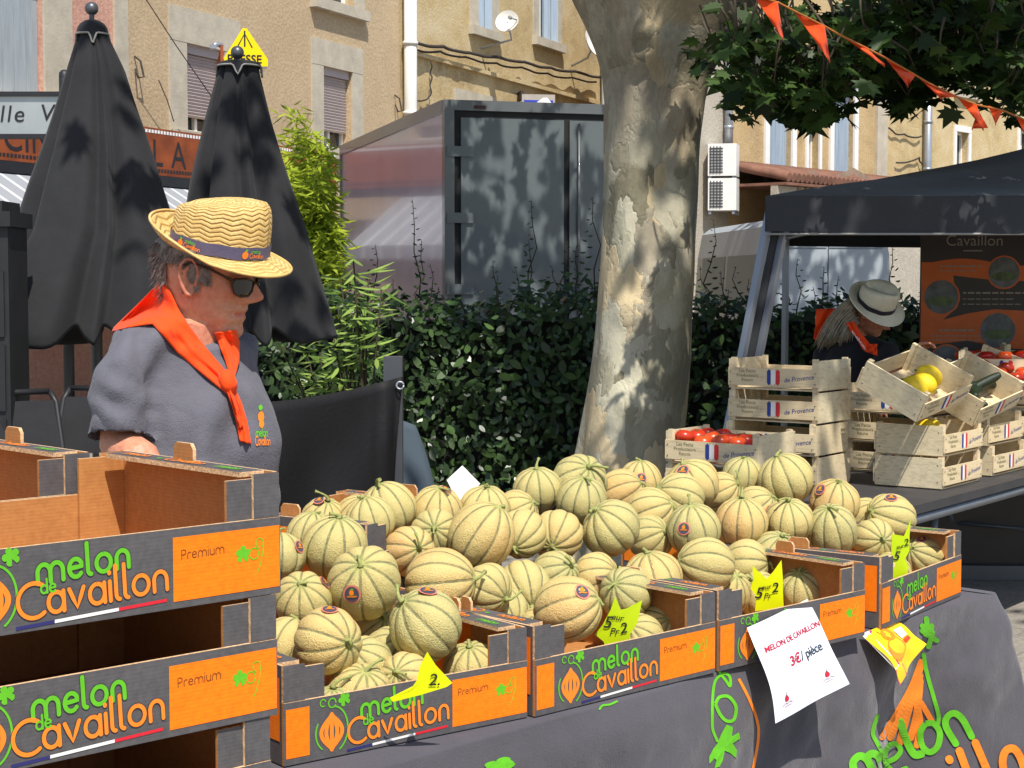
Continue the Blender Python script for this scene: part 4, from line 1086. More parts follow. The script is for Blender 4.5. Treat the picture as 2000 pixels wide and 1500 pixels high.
M_pblue = mk('print_blue', '#2b3f86', .7, .15, 60); M_pred = mk('print_red', '#cc2f35', .7, .15, 60); M_pgrn = mk('print_olive', '#7f7a52', .7, .1, 60); M_pwht = mk('print_white', '#e9e4d8', .7, .05); M_nail = mk('nail', (.05, .04, .035), .5, 0)
CL, CW, CH = .42, .30, .128
_cr = {}
def crate_meshes():
    a = MB(); a.box(0, CL, -.006, 0, .016, .092, 0); fn = lambda x, z, l: Vector((x, -.0068 - l, z))
    for i, wd in enumerate(('Les Petits', 'Producteurs', 'Réunis')): text(a, wd, .092, .072 - i * .019, .0205, fn, 3, 0, align='CENTER')
    hx = lambda x0, x1, m_, l, k=.012: a.poly([fn(x0, .03, l), (fn(x0 + (x1 - x0) / 2, .02, l)), fn(x1, .03, l), fn(x1, .08, l), fn(x0 + (x1 - x0) / 2, .088, l), fn(x0, .08, l)], m_)
    hx(.186, .204, 1, 0); hx(.204, .226, 4, .0002); hx(.226, .246, 2, 0)
    text(a, 'de Provence', .266, .034, .0275, fn, 1, 0, shear=.2, rot=8)
    for x in (.012, CL - .012):
        for z in (.03, .075): a.box(x - .002, x + .002, -.0085, -.007, z - .002, z + .002, 5)
    b = MB(); b.box(0, CL, CW, CW + .006, .016, .092)
    e = MB(); e.box(-.001, .008, .002, CW - .002, .004, CH, 0)
    for y in (.02, CW - .02):
        for z in (.03, .1): e.box(-.0022, -.0011, y - .002, y + .002, z - .002, z + .002, 1)
    e2 = MB(); e2.box(CL - .008, CL + .001, .002, CW - .002, .004, CH, 0)
    ps = []
    for x in (.009, CL - .029):
        for y in (.002, CW - .022): p = MB(); ps.append(p); p.box(x, x + .02, y, y + .02, .006, CH + .006)
    q = MB()
    for i in range(5): q.box(.009, CL - .009, .004 + i * .06, .055 + i * .06, 0, .0055)
    return [('front_slat', a, [M_wood, M_pblue, M_pred, M_pgrn, M_pwht, M_nail]), ('back_slat', b, [M_wood]), ('end_board', e, [M_wood2, M_nail]), ('end_board', e2, [M_wood2]), *[('corner_post', p, [M_wood]) for p in ps], ('bottom_board', q, [M_wood])]
proto_crate = None
def crate(M, label):
    global proto_crate
    if proto_crate is None:
        o = thing('wooden_crate', label, 'crate', (0, 0, 0), 0, 'wooden fruit crates on the second stall')
        for nm, mb, ms in crate_meshes(): mb.build(nm, ms, o)
        proto_crate = o
    else: o = copy_tree(proto_crate); o['label'] = label
    o.matrix_world = M; return o
def fr(c, x): 
    y = Vector((-x.y, x.x, 0)); return Matrix(((x.x, y.x, 0, c.x), (x.y, y.y, 0, c.y), (0, 0, 1, c.z), (0, 0, 0, 1)))
rc = random.Random(2)
def jit(v, k=.008): return v + Vector((rc.uniform(-k, k), rc.uniform(-k, k), 0))
cA = PY(1605, 0, 6.85); cA = Vector((cA.x, 6.85, 0)) - A2 * CL
for i, lab in enumerate(('lowest wooden crate of the tall stack behind the melons', 'second wooden crate from the bottom of the tall stack', 'second wooden crate from the top of the tall stack', 'topmost empty wooden crate of the tall stack')):
    crate(fr(jit(cA) + Vector((0, 0, .752 + i * .1345)), A2), lab)
cB = Vector((PY(1489, 0, 6.4).x, 6.4, 0)) - A2 * CL
MBt = None
for i, lab in enumerate(('bottom wooden crate beside the plane trunk, mostly behind melons', 'wooden crate of red tomatoes beside the plane trunk')):
    MBt = fr(jit(cB) + Vector((0, 0, .752 + i * .1345)), A2); crate(MBt, lab)
cC = PZ(1840, 958, .75)
for i, lab in enumerate(('wooden crate standing on the table below the tilted crate stack', 'wooden crate with yellow fruit directly under the tilted crate')):
    MC = fr(jit(cC) + Vector((0, 0, .002 + i * .1345)), B2); crate(MC, lab)
cK = Vector((PY(1700, 0, 7.5).x, 7.5, 0)) - A2 * .1
for i, lab in enumerate(('lowest crate of the rear stack between the two crate stacks', 'middle crate of the rear stack between the two crate stacks', 'upper crate of the rear stack just left of the tilted crate')): crate(fr(jit(cK) + Vector((0, 0, .752 + i * .1345)), A2), lab)
cD = PZ(1938, 932, .75)
crate(fr(cD + Vector((0, 0, .002)), B2), 'low wooden crate at the right edge beside the tilted crates')
crate(fr(cD + Vector((.02, .05, .1365)) - B2 * .08, B2), 'wooden crate under the crate of dark cucumbers')
def tilted(O, e1, e2, label):
    x = e2.normalized(); y = (e1 - x * e1.dot(x)).normalized(); z = x.cross(y)
    M = Matrix(((x.x, y.x, z.x, O.x), (x.y, y.y, z.y, O.y), (x.z, y.z, z.z, O.z), (0, 0, 0, 1))); crate(M, label); return M
O1 = PY(1789, 826, 6.75); e1 = PY(1669, 747, 6.95) - O1; e2 = PY(1880, 786, 7.06) - O1
MT1 = tilted(O1, e1, e2, 'tilted wooden crate holding three yellow melons')
MT2 = tilted(O1 + B2 * .47 + Vector((.05, .0, -.05)), e1, e2, 'tilted wooden crate with dark cucumbers at the right edge')
MT3 = tilted(O1 + B2 * .95 + Vector((-.02, .0, .0)), e1 * .5 + Vector((-.12, .12, .03)), e2, 'tilted wooden crate of tomatoes behind the cucumber crate')
cT = PY(1872, 748, 7.9); cT.z = .752 + 3 * .1345; cF = PY(1962, 722, 8.6); cF.z = .752 + 3 * .1345
crate(fr(cF, Vector((.98, -.2, 0)).normalized()), 'wooden crate standing far right above the tomato crate')
crate(fr(cT, Vector((.95, -.3, 0)).normalized()), 'wooden crate of red tomatoes in front of the roll up banner')
for i, lab in enumerate(('lowest', 'second', 'third')):
    crate(fr(Vector((cF.x, cF.y, .752 + i * .1345)), Vector((.98, -.2, 0)).normalized()), lab + ' crate in the column at the far right, behind the tilted crates')
    crate(fr(Vector((cT.x, cT.y, .752 + i * .1345)), Vector((.95, -.3, 0)).normalized()), lab + ' crate in the column carrying the tomato crate by the banner')
M_lemon = mk('yellow_melon', '#e2bf20', .5, .15, 14, .3, 40); M_tom = NT('tomato'); M_tom.set(M_tom.mix(M_tom.N('ObjectInfo').outputs['Random'], srgb('#a81a0e'), srgb('#d4501c')), .28); M_tom = M_tom.m; M_cuc = mk('cucumber', '#1f2a18', .4, .25, 20, .3, 50)
M_green = mk('calyx_green', '#3d5a22', .7, .1)
_f = {}
def fruit(kind, p, r_, label, cat, group, rot=0):
    if kind not in _f:
        m = MB(); n = 20
        prof = {'tomato': [(math.sin(R(a)) * (1 + .06 * math.sin(R(a))), .82 * math.cos(R(a)) - .16 * math.exp(-(a / 22) ** 2)) for a in range(0, 181, 12)], 'yellow_melon': [(math.sin(R(a)), 1.18 * math.cos(R(a))) for a in range(0, 181, 10)], 'cucumber': [(.62 * math.sin(R(a)) ** .5, 3.2 * math.cos(R(a))) for a in range(0, 181, 10)]}[kind]
        m.lathe(prof[::-1], n)
        o = m.build(kind, {'tomato': M_tom, 'yellow_melon': M_lemon, 'cucumber': M_cuc}[kind]); tag(o, label, cat, group)
        c = MB()
        if kind == 'tomato':
            for k in range(5): a = 2 * math.pi * k / 5; c.poly([(.06 * math.cos(a + 1.5), .06 * math.sin(a + 1.5), .70), (.45 * math.cos(a), .45 * math.sin(a), .76), (.06 * math.cos(a - 1.5), .06 * math.sin(a - 1.5), .70)])
            c.build('calyx', M_green, o)
        elif kind == 'yellow_melon': c.tube([(0, 0, 1.15), (.05, 0, 1.35)], [.1, .07], 7); c.build('stem', M_green, o)
        _f[kind] = o
    else: o = copy_tree(_f[kind]); o['label'] = label; o['group'] = group
    o.matrix_world = Matrix.Translation(p) @ Matrix.Rotation(rc.uniform(0, 6), 4, 'Z') @ Matrix.Rotation(rot + rc.uniform(-.35, .35), 4, 'Y') @ Matrix.Scale(r_, 4); return o
for (u, v, lab) in ((.15, .12, 'uppermost yellow melon in the tilted crate'), (.23, .12, 'middle yellow melon in the tilted crate'), (.33, .09, 'lowest yellow melon in the tilted crate, beside the printed slat')):
    fruit('yellow_melon', MT1 @ Vector((u, CW - v - .06, .062)), .050, lab, 'melon', 'yellow melons in the tilted crate', R(60))
fruit('yellow_melon', MC @ Vector((.12, .13, .09)), .05, 'yellow melon in the crate under the tilted crate', 'melon', None, R(70))
fruit('yellow_melon', MC @ Vector((.25, .15, .085)), .048, 'second yellow melon deeper under the tilted crate', 'melon', None, R(70))
for i in range(5):
    for j in range(3): fruit('tomato', MBt @ Vector((.05 + i * .078 + rc.uniform(-.01, .01), .06 + j * .085, .085 + rc.uniform(-.004, .016))), .037, 'red tomato in the crate beside the plane trunk', 'tomato', 'tomatoes in the crate beside the trunk')
for i in range(5):
    for j in range(3): fruit('tomato', MT3 @ Vector((.05 + i * .078, .06 + j * .085, .07 + rc.uniform(-.004, .012))), .037, 'red tomato in the tilted crate behind the cucumbers', 'tomato', 'tomatoes in the tilted crate')
for i in range(5):
    for j in range(2): fruit('tomato', cT + Vector((.06 + i * .08, .05 + j * .1 - i * .024, .098)), .038, 'red tomato in the crate in front of the roll up banner', 'tomato', 'tomatoes in the crate by the banner')
for i in range(6): fruit('cucumber', MT2 @ Vector((.06 + i * .058, .15 + rc.uniform(-.02, .02), .05)), .038, 'dark green cucumber in the tilted crate at the right edge', 'cucumber', 'cucumbers in the tilted crate', R(80))

# ------------------------------------------------------------------ melon stall
A1 = Vector((-.346, 2.815, 0)); U1 = Vector((.69, .724, 0)).normalized(); N1 = Vector((-U1.y, U1.x, 0)); ANG1 = math.atan2(U1.y, U1.x)
def kraft(name, col, var=.1, lines=True):
    t = NT(name); co = t.coord(); c = srgb(col); n = t.noise(6, 5, .6); f = t.noise(90, 3)
    cc = t.ramp(n.outputs[0], [(.3, tuple(x * (1 - var) for x in c)), (.7, tuple(min(1, x * (1 + var)) for x in c))])
    cc = t.mix(.12, cc, t.ramp(f.outputs[0], [(.35, (0, 0, 0)), (.65, (1, 1, 1))]), 'SOFT_LIGHT')
    mp = t.N('Mapping'); mp.inputs['Scale'].default_value = (1, 1, 1); t.L(co, mp.inputs[0])
    wv_ = t.N('TexWave', wave_type='BANDS', bands_direction='Z'); wv_.inputs['Scale'].default_value = 55; wv_.inputs['Distortion'].default_value = .8; t.L(mp.outputs[0], wv_.inputs[0])
    if lines: cc = t.mix(.035, cc, t.ramp(wv_.outputs[0], [(.2, (0, 0, 0)), (.8, (1, 1, 1))]), 'OVERLAY')
    t.set(cc, .62, spec=.3); t.bump(t.math('ADD', t.math('MULTIPLY', wv_.outputs[0], .22), t.math('MULTIPLY', n.outputs[0], 1.2)), .12, .002); return t.m
M_kraft = kraft('kraft_board', '#b27a45'); M_kedge = mk('corrugated_edge', '#d2ad82', .85, .35, 160, .8, 190, bdist=.003); M_cgrey = kraft('printed_grey', '#565354', .16); M_corange = kraft('printed_orange', '#f07a08', .05)
M_lgreen = mk('ink_green', '#5fb41e', .6, .08, 60); M_lorange = mk('ink_orange', '#f58422', .6, .06, 60); M_lwhite = mk('ink_white', '#e6e3de', .6, .05, 60); M_lred = mk('ink_red', '#d0202f', .6, .06, 60); M_lblue = mk('ink_blue', '#2b2a66', .6, .06, 60); M_ldark = mk('ink_brown', '#6a3a12', .6, .05, 60); M_lback = mk('ink_black', (.02, .02, .02), .6, 0)
ML, MW, MH, FH = .548, .44, .178, .112
MATS = [M_cgrey, M_kraft, M_kedge, M_corange, M_lgreen, M_lorange, M_lwhite, M_lred, M_lblue, M_ldark, M_lback]
def board(mb, x0, x1, y0, y1, z0, z1, outer, top=True, M=None):
    """board with printed outer face; outer in '-y','+y','-x','+x'"""
    mats = [1, 2, 1, 1, 1, 1]; mats[{'-y': 2, '+y': 3, '-x': 4, '+x': 5}[outer]] = 0
    for k, e in {'-y': (4, 5), '+y': (4, 5), '-x': (2, 3), '+x': (2, 3)}[outer:outer] if False else (): pass
    mb.box(x0, x1, y0, y1, z0, z1, mats=mats, M=M)
def rectp(mb, fn, x0, x1, z0, z1, m, l=0): mb.poly([fn(x0, z0, l), fn(x1, z0, l), fn(x1, z1, l), fn(x0, z1, l)], m)
def melon_crate_meshes():
    out = []; h = ML / 2
    f = MB(); board(f, -h, h, 0, .006, 0, FH, '-y'); fn = lambda x, z, l: Vector((x, -.0007 - l * .5, z))
    rectp(f, fn, -h + .004, -h + .052, .012, FH - .012, 3); rectp(f, fn, h - .182, h - .002, .010, FH - .012, 3)
    melon_icon(f, -h + .098, .046, .064, fn, 5, 4, .0006)
    x0 = -h + .160
    pen(f, 'melon', x0 + .002, .0610, .0240, .0062, fn, 4, .36, 0, 3, .001, back=10)
    pen(f, 'de', x0 + .006, .0475, .0105, .0030, fn, 4, .34, 0, 3, .0016)
    pen(f, 'Cavaillon', x0 - .026, .0180, .0265, .0058, fn, 5, .32, 0, 3, .0013, back=10)
    b0 = -h + .13
    for (xa, xb, m_) in ((b0, b0 + .055, 8), (b0 + .055, b0 + .15, 6), (b0 + .15, b0 + .225, 7)):
        f.poly([fn(xa, .004 + (xa - b0) * .035, .0004), fn(xb, .004 + (xb - b0) * .035, .0004), fn(xb, .0085 + (xb - b0) * .035, .0004), fn(xa, .0085 + (xa - b0) * .035, .0004)], m_)
    pen(f, 'Premium', h - .168, .068, .0088, .0013, fn, 9, .34, 0, 1.5, .0008)
    vine_icon(f, h - .066, .064, .026, fn, 4, .001)
    out.append(('front_panel', f))
    b = MB(); board(b, -h, h, MW - .006, MW, 0, FH, '+y'); fb = lambda x, z, l: Vector((-x, MW + .0012 + l, z)); rectp(b, fb, h - .198, h - .002, .01, FH - .012, 3); rectp(b, fb, -h + .004, -h + .062, .012, FH - .012, 3); pen(b, 'melon', x0, .064, .0265, .0068, fb, 4, .3, 0, 3, .001); pen(b, 'Cavaillon', x0 - .022, .0185, .0285, .0066, fb, 5, .24, 0, 3, .001); out.append(('back_panel', b))
    for s in (-1, 1):
        m = MB(); xa, xb = (-h, -h + .006) if s < 0 else (h - .006, h)
        board(m, xa, xb, .0065, MW - .0065, 0, MH, '-x' if s < 0 else '+x'); fs = (lambda y, z, l: Vector((-h - .0012 - l, MW - y, z))) if s < 0 else (lambda y, z, l: Vector((h + .0012 + l, y, z)))
        rectp(m, fs, .012, MW - .012, .042, MH - .022, 3); vine_icon(m, MW * .72, .1, .032, fs, 4, .001); pen(m, 'Premium', .05, .12, .007, .0011, fs, 9, .34, 0, 0, .0008)
        # folded rim along the top, printed, with a bare corrugated inner edge
        ri = (-h + .0065, -h + .05) if s < 0 else (h - .05, h - .0065)
        fold = [(0, 1, 1, 1, 1, 1)]
        m.box(ri[0], ri[1], .03, MW - .03, MH - .007, MH + .0005, mats=[1, 0, 2, 2, 2, 2])
        fr_ = (lambda y, x, l: Vector((-h + .045 - x, MW - y, MH + .0018 + l))) if s < 0 else (lambda y, x, l: Vector((h - .012 - x, y, MH + .0018 + l)))
        fr2 = (lambda y, x, l: fr_(MW - y, .036 - x, l))
        pen(m, 'melon', .06, .010, .013, .0034, fr2, 5, .3, 0, 0, .0); vine_icon(m, .165, .015, .010, fr2, 4, .0); pen(m, 'Cavaillon', .185, .010, .013, .0034, fr2, 5, .24, 0, 0, .0)
        pen(m, 'melon', .325, .010, .011, .003, fr2, 4, .3, 0, 0, .0)
        out.append(('side_panel', m))
        t = MB(); tx = (-h + .012, -h + .018) if s < 0 else (h - .018, h - .012)
        pr = [(.0, 0), (.055, 0), (.055, .018), (.048, .027), (.007, .027), (0, .018)]
        A = [Vector((tx[0], MW * .46 + y, MH + .0008 + z)) for y, z in pr]; B = [Vector((tx[1], MW * .46 + y, MH + .0008 + z)) for y, z in pr]
        t.poly(A[::-1], 1); t.poly(B, 1)
        for i in range(6): t.poly([A[i], A[(i + 1) % 6], B[(i + 1) % 6], B[i]], 2)
        out.append(('handle_tab', t))
        for e in (0, 1):
            c = MB(); wd = .088; y0, y1 = ((.0068, .0125) if e == 0 else (MW - .0125, MW - .0068)); o_ = '-y' if e == 0 else '+y'
            xa, xb = (-h + .0065, -h + wd) if s < 0 else (h - wd, h - .0065)
            board(c, xa, xb, y0, y1, .0065, MH - .0075, o_)
            # outer tongue folded round the corner
            q0, q1 = (-h + .0005, -h + .045) if s < 0 else (h - .045, h - .0005)
            ya, yb = (.0015, .0066) if e == 0 else (MW - .0066, MW - .0015)
            c2 = MB(); c2.box(q0, q1, ya, yb, FH + .001, MH - .001, mats=[1, 0, 0 if e == 0 else 1, 1 if e == 0 else 0, 2, 2])
            out.append(('corner_post', c)); out.append(('corner_flap', c2))
    z = MB(); z.box(-h + .0065, h - .0065, .0065, MW - .0065, .002, .0062, 1); out.append(('base', z))
    return out
PROTO = None
def melon_crate(p, ang, label, group='grey and orange cardboard melon crates'):
    global PROTO
    if PROTO is None:
        o = thing('melon_crate', label, 'crate', p, ang, group)
        for nm, mb in melon_crate_meshes(): mb.build(nm, MATS, o)
        PROTO = o
    else: o = copy_tree(PROTO); o['label'] = label
    o.location = p; o.rotation_euler = (0, 0, ang); return o
TZ = .752
LAST = [0]
NEXT = [None]
def place_front(px, py, px2, right, label, same=False):
    q = (NEXT[0] + Vector((0, 0, TZ + FH))) if same else PZ(px, py, TZ + FH); best = None
    for k in ([math.degrees(LAST[0]) * 10] if same else range(0, 900)):
        a = R(k * .1); d = Vector((math.cos(a), math.sin(a), 0)); e = q + d * ML * (-1 if right else 1); x = 1000 + FPX * e.x / e.y
        if best is None or abs(x - px2) < best[0]: best = (abs(x - px2), a, d)
    LAST[0] = best[1]; d = best[2]; NEXT[0] = q + d * (ML + .012); NEXT[0].z = 0; c = q + d * ML / 2 * (-1 if right else 1); return melon_crate((c.x, c.y, TZ), best[1], label)
place_front(1030, 1290, 548, True, 'nearest melon crate on the table, lettering partly below the frame')
place_front(1045, 1290, 1402, False, 'second melon crate from the cardboard stack, with a torn silver sticker')
place_front(1410, 1215, 1673, False, 'third melon crate from the cardboard stack, behind the white price sheet', True)
place_front(1722, 1141, 1885, False, 'farthest melon crate, turned sideways at the right table end')
for i, lab in enumerate(('crate hidden under the heap near the seller', 'crate hidden under the middle left of the heap', 'crate hidden under the middle right of the heap', 'crate hidden under the right of the heap')):
    if i in (1, 2): continue
    c = A1 + U1 * (.40 + i * .6) + N1 * .475; melon_crate((c.x, c.y, TZ + .0), ANG1, lab)
c = A1 + U1 * .80 + N1 * .54; rcr = melon_crate((c.x, c.y, TZ + .150), ANG1 + R(10), 'raised melon crate at the back of the heap beside the seller, orange end showing'); rcr.scale = (.84, 1, 1)
cs = PZ(553, 1010, TZ + .374 + FH * 1.05); cl = PZ(0, 1075, TZ + .374 + FH * 1.05); us = (cs - cl).normalized(); us.z = 0; us.normalize(); ns = Vector((-us.y, us.x, 0)); angs = math.atan2(us.y, us.x)
for i, lab in enumerate(('lowest crate of the cardboard stack, cut by the frame bottom', 'middle crate of the cardboard stack with readable lettering', 'topmost open crate of the cardboard stack in the foreground')):
    c = cs - us * (ML * 1.05 / 2 + (.012 * (2 - i))) + ns * .004 * i; melon_crate((c.x, c.y, TZ + .187 * i), angs + R([.6, -.5, 0][i]), lab).scale = (1.05, 1.05, 1.05)
for i, lab in enumerate(('lowest crate of the rear cardboard stack', 'middle crate of the rear cardboard stack', 'topmost crate of the rear cardboard stack behind the open one')):
    c = cs - us * (ML * 1.05 / 2 + .06) + ns * (MW * 1.05 + .012); melon_crate((c.x, c.y, TZ + .187 * i), angs + R([-.5, .4, .3][i]), lab).scale = (1.05, 1.05, 1.05)

# table and its cloth
M_cloth = fabric('stall_cloth', '#4a474d', .85, .5, 260, .25, .1, 5)
def stall_table():
    o = thing('folding_table', 'long folding table hidden under the grey cloth and the melons', 'table', A1, ANG1)
    m = MB(); m.box(.0, 2.36, .0, .96, .71, .747); m.build('tabletop', M_greymetal, o)
    for x in (.12, 2.2):
        for y in (.08, .86): l = MB(); l.tube([(x, y, .71), (x, y, 0)], .018, 8); l.build('leg', M_greymetal, o)
    o = thing('folding_table', 'small folding table under the foreground cardboard stack', 'table', cs - us * .72, angs); o.location.z = 0
    m = MB(); m.box(.0, .80, -.02, .98, .71, .7505); m.build('tabletop', M_greymetal, o)
    for x in (.06, .74):
        for y in (.05, .9): l = MB(); l.tube([(x, y, .71), (x, y, 0)], .018, 8); l.build('leg', M_greymetal, o)
stall_table()
def cloth_point(s, q):
    """s along the front edge then round the far corner; q 0..1 downwards"""
    E_ = 2.40; rc_ = .03
    drop = .74 * q
    def sm(a, b, x): t = min(1, max(0, (x - a) / (b - a))); return t * t * (3 - 2 * t)
    if s <= E_: base = Vector((s, -.025, 0)); nrm = Vector((0, -1, 0))
    elif s <= E_ + .08:
        a = (s - E_) / .08 * math.pi / 2; base = Vector((E_ + rc_ * math.sin(a), -.025 + rc_ * (1 - math.cos(a)), 0)); nrm = Vector((math.sin(a), -math.cos(a), 0))
    else: base = Vector((E_ + rc_, .005 + (s - E_ - .08), 0)); nrm = Vector((1, 0, 0))
    f = .022 * math.sin(s * 7.2 + .6) + .016 * math.sin(s * 13.7 + 1.9 + q) + .010 * math.sin(s * 23 + 2.2 * q)
    rec = -.17 * math.exp(-((s - 2.02) / .20) ** 2) + .05 * math.exp(-((s - 1.62) / .16) ** 2) + .04 * math.exp(-((s - 1.0) / .25) ** 2) - .03 * math.exp(-((s - .55) / .1) ** 2)
    out = .012 * min(1, q * 12) + (f + rec) * q ** .8
    fl = math.exp(-((s - E_ - .03) / .16) ** 2)
    p = base + nrm * out + Vector((.80, -.45, 0)) * fl * .26 * q ** .9
    p += nrm * ((.011 * mnoise.noise(Vector((s * 7, q * 5, 0))) + .006 * mnoise.noise(Vector((s * 17 + q * 6, q * 13, 4)))) * min(1, q * 6)) 
    # soft drooping swag lines under the crates
    p += nrm * .010 * max(0, 1 - q * 2.2) * math.sin(s * 10 + q * 16) * min(1, q * 9)
    p.z = TZ - .003 - drop + .012 * math.sin(s * 5) * q * 0
    if q <= 0: p.z = TZ - .003
    return p
def cloth():
    S = 330; Q = 60; o = thing('tablecloth', 'dark grey printed tablecloth hanging down the front of the melon table', 'tablecloth', A1, ANG1)
    m = MB(); P = []
    for i in range(S + 1):
        s = -.02 + (2.48 + .85) * i / S; top = cloth_point(s, 0)
        inn = top + (Vector((0, .9, 0)) if s <= 2.4 else Vector((-.05, .02, 0)))
        if s <= 2.4: row = [Vector((s, .93, TZ - .003))]
        else: row = [Vector((2.38, max(.0, top.y), TZ - .003))]
        row += [cloth_point(s, (j / Q) ** 1.15) for j in range(Q + 1)]; P.append(row)
    m.grid(P); c = m.build('cloth', M_cloth, o)
    bpy.context.view_layer.update()
    Mw = Matrix.Translation(A1) @ Matrix.Rotation(ANG1, 4, 'Z')
    bvh = BVHTree.FromPolygons([Mw @ Vector(v) for v in m.v], m.f)
    inv = Mw.inverted()
    def fn(x, y, l):
        d = ray(x, y).normalized(); hit = bvh.ray_cast(CAM, d)
        p = hit[0] if hit[0] is not None else PY(x, y, 4.4)
        nn = hit[1] if hit[0] is not None else -d
        if nn.dot(d) > 0: nn = -nn
        return inv @ (p + nn * (.0016 + l * .35))
    def dense(pts, step=9):
        q = [Vector(pts[0])]
        for a in pts[1:]:
            a = Vector(a); k = max(1, int((a - q[-1]).length / step)); b = q[-1]; q += [b.lerp(a, i / k) for i in range(1, k + 1)]
        return [tuple(v) for v in q]
    pr = MB()
    def stroke(pts, w_, m_, l=0): pr.ribbon(dense(pts), w_, fn, m_, l)
    def cr(pts, n=10):
        q = []; P_ = [pts[0]] + list(pts) + [pts[-1]]
        for i in range(1, len(P_) - 2):
            for k in range(n):
                t = k / n; a, b, c_, d_ = P_[i - 1], P_[i], P_[i + 1], P_[i + 2]
                q.append(tuple(.5 * (2 * b[j] + (c_[j] - a[j]) * t + (2 * a[j] - 5 * b[j] + 4 * c_[j] - d_[j]) * t * t + (3 * b[j] - a[j] - 3 * c_[j] + d_[j]) * t ** 3) for j in (0, 1)))
        return q + [tuple(pts[-1])]
    # vine with leaf near the third crate
    stroke(cr([(1402, 1296), (1404, 1312), (1417, 1330), (1425, 1340), (1424, 1322), (1412, 1316), (1396, 1330), (1391, 1360), (1390, 1400), (1391, 1425), (1400, 1447)]), 5.5, 0)
    stroke(cr([(1396, 1375), (1404, 1362), (1422, 1361), (1436, 1380), (1432, 1405), (1418, 1408), (1405, 1395), (1396, 1375)]), 6.5, 0, .0006)
    lf_ = [(1400, 1452), (1408, 1432), (1418, 1415), (1430, 1420), (1428, 1438), (1442, 1430), (1444, 1442), (1430, 1452), (1438, 1465), (1436, 1480), (1424, 1470), (1414, 1466), (1410, 1485), (1404, 1497), (1394, 1500), (1398, 1484), (1392, 1480), (1384, 1492), (1384, 1478), (1392, 1462)]
    cx = sum(p[0] for p in lf_) / len(lf_); cy = sum(p[1] for p in lf_) / len(lf_)
    pr.add([fn(cx, cy, .001)] + [fn(x, y, .001) for x, y in lf_], [(0, i + 1, (i + 1) % len(lf_) + 1) for i in range(len(lf_))], 0)
    stroke(cr([(1443, 1328), (1462, 1365), (1477, 1405), (1480, 1440), (1470, 1500), (1460, 1540)]), 5.5, 1)
    stroke(cr([(1170, 1385), (1176, 1378), (1190, 1376), (1204, 1370)]), 4, 0)
    for (x, y) in ((962, 1500), (985, 1492)): pr.add([fn(x, y, .001)] + [fn(x + 20 * (.65 + .35 * abs(math.cos(R(i * 36) * 1.25))) * math.cos(R(i * 18)), y + 14 * math.sin(R(i * 18)), .001) for i in range(20)], [(0, i + 1, (i + 1) % 20 + 1) for i in range(20)], 0)
    # big melon device at the right corner
    g = lambda *p: stroke(cr(list(p)), 15, 0, .004)
    for k, (a, b, c_, w_) in enumerate((((1798, 1292), (1775, 1350), (1722, 1440), 12), ((1796, 1305), (1768, 1370), (1738, 1440), 14), ((1795, 1320), (1775, 1380), (1756, 1450), 15), ((1796, 1330), (1790, 1390), (1778, 1440), 14), ((1786, 1360), (1796, 1410), (1790, 1455), 13), ((1798, 1372), (1812, 1395), (1820, 1410), 11))): stroke(cr([a, b, c_]), w_, 1, k * 2e-4)
    stroke(cr([(1803, 1278), (1806, 1300), (1812, 1325), (1822, 1360), (1832, 1395), (1831, 1412)]), 8, 0, .0016)
    for (a, b) in (((1806, 1238), (1800, 1222)), ((1810, 1240), (1808, 1208)), ((1816, 1245), (1818, 1222)), ((1800, 1232), (1828, 1250)), ((1812, 1262), (1820, 1235))): stroke([a, b], 10, 0, .002)
    stroke(cr([(1712, 1398), (1703, 1430), (1712, 1452), (1722, 1470)]), 8, 0, .002)
    g((1668, 1510), (1664, 1490), (1676, 1477), (1690, 1482), (1700, 1500)); g((1690, 1482), (1700, 1472), (1714, 1478), (1722, 1500))
    stroke(cr([(1732, 1487), (1748, 1479), (1757, 1465), (1749, 1452), (1735, 1455), (1726, 1474), (1730, 1494), (1747, 1506), (1768, 1500)]), 10, 0, .005)
    stroke(cr([(1756, 1408), (1770, 1448), (1784, 1472), (1798, 1472)]), 15, 0, .0055)
    stroke(cr([(1806, 1412), (1796, 1430), (1800, 1456), (1815, 1468), (1830, 1456), (1834, 1430), (1822, 1412), (1806, 1412)]), 12, 0, .006)
    stroke(cr([(1865, 1452), (1846, 1418), (1848, 1400), (1862, 1392), (1878, 1404), (1896, 1438)]), 13, 0, .0065)
    for (a, b) in (((1852, 1482), (1853, 1484)), ((1872, 1466), (1896, 1530)), ((1903, 1450), (1935, 1525))): stroke([a, b], 15, 1, .007)
    stroke(cr([(1965, 1530), (1956, 1490), (1962, 1466), (1978, 1462), (1992, 1482), (2006, 1530)]), 15, 1, .0075)
    pr.build('print', [M_lgreen, M_lorange], c)
    return fn, Mw
cloth_fn, cloth_M = cloth()

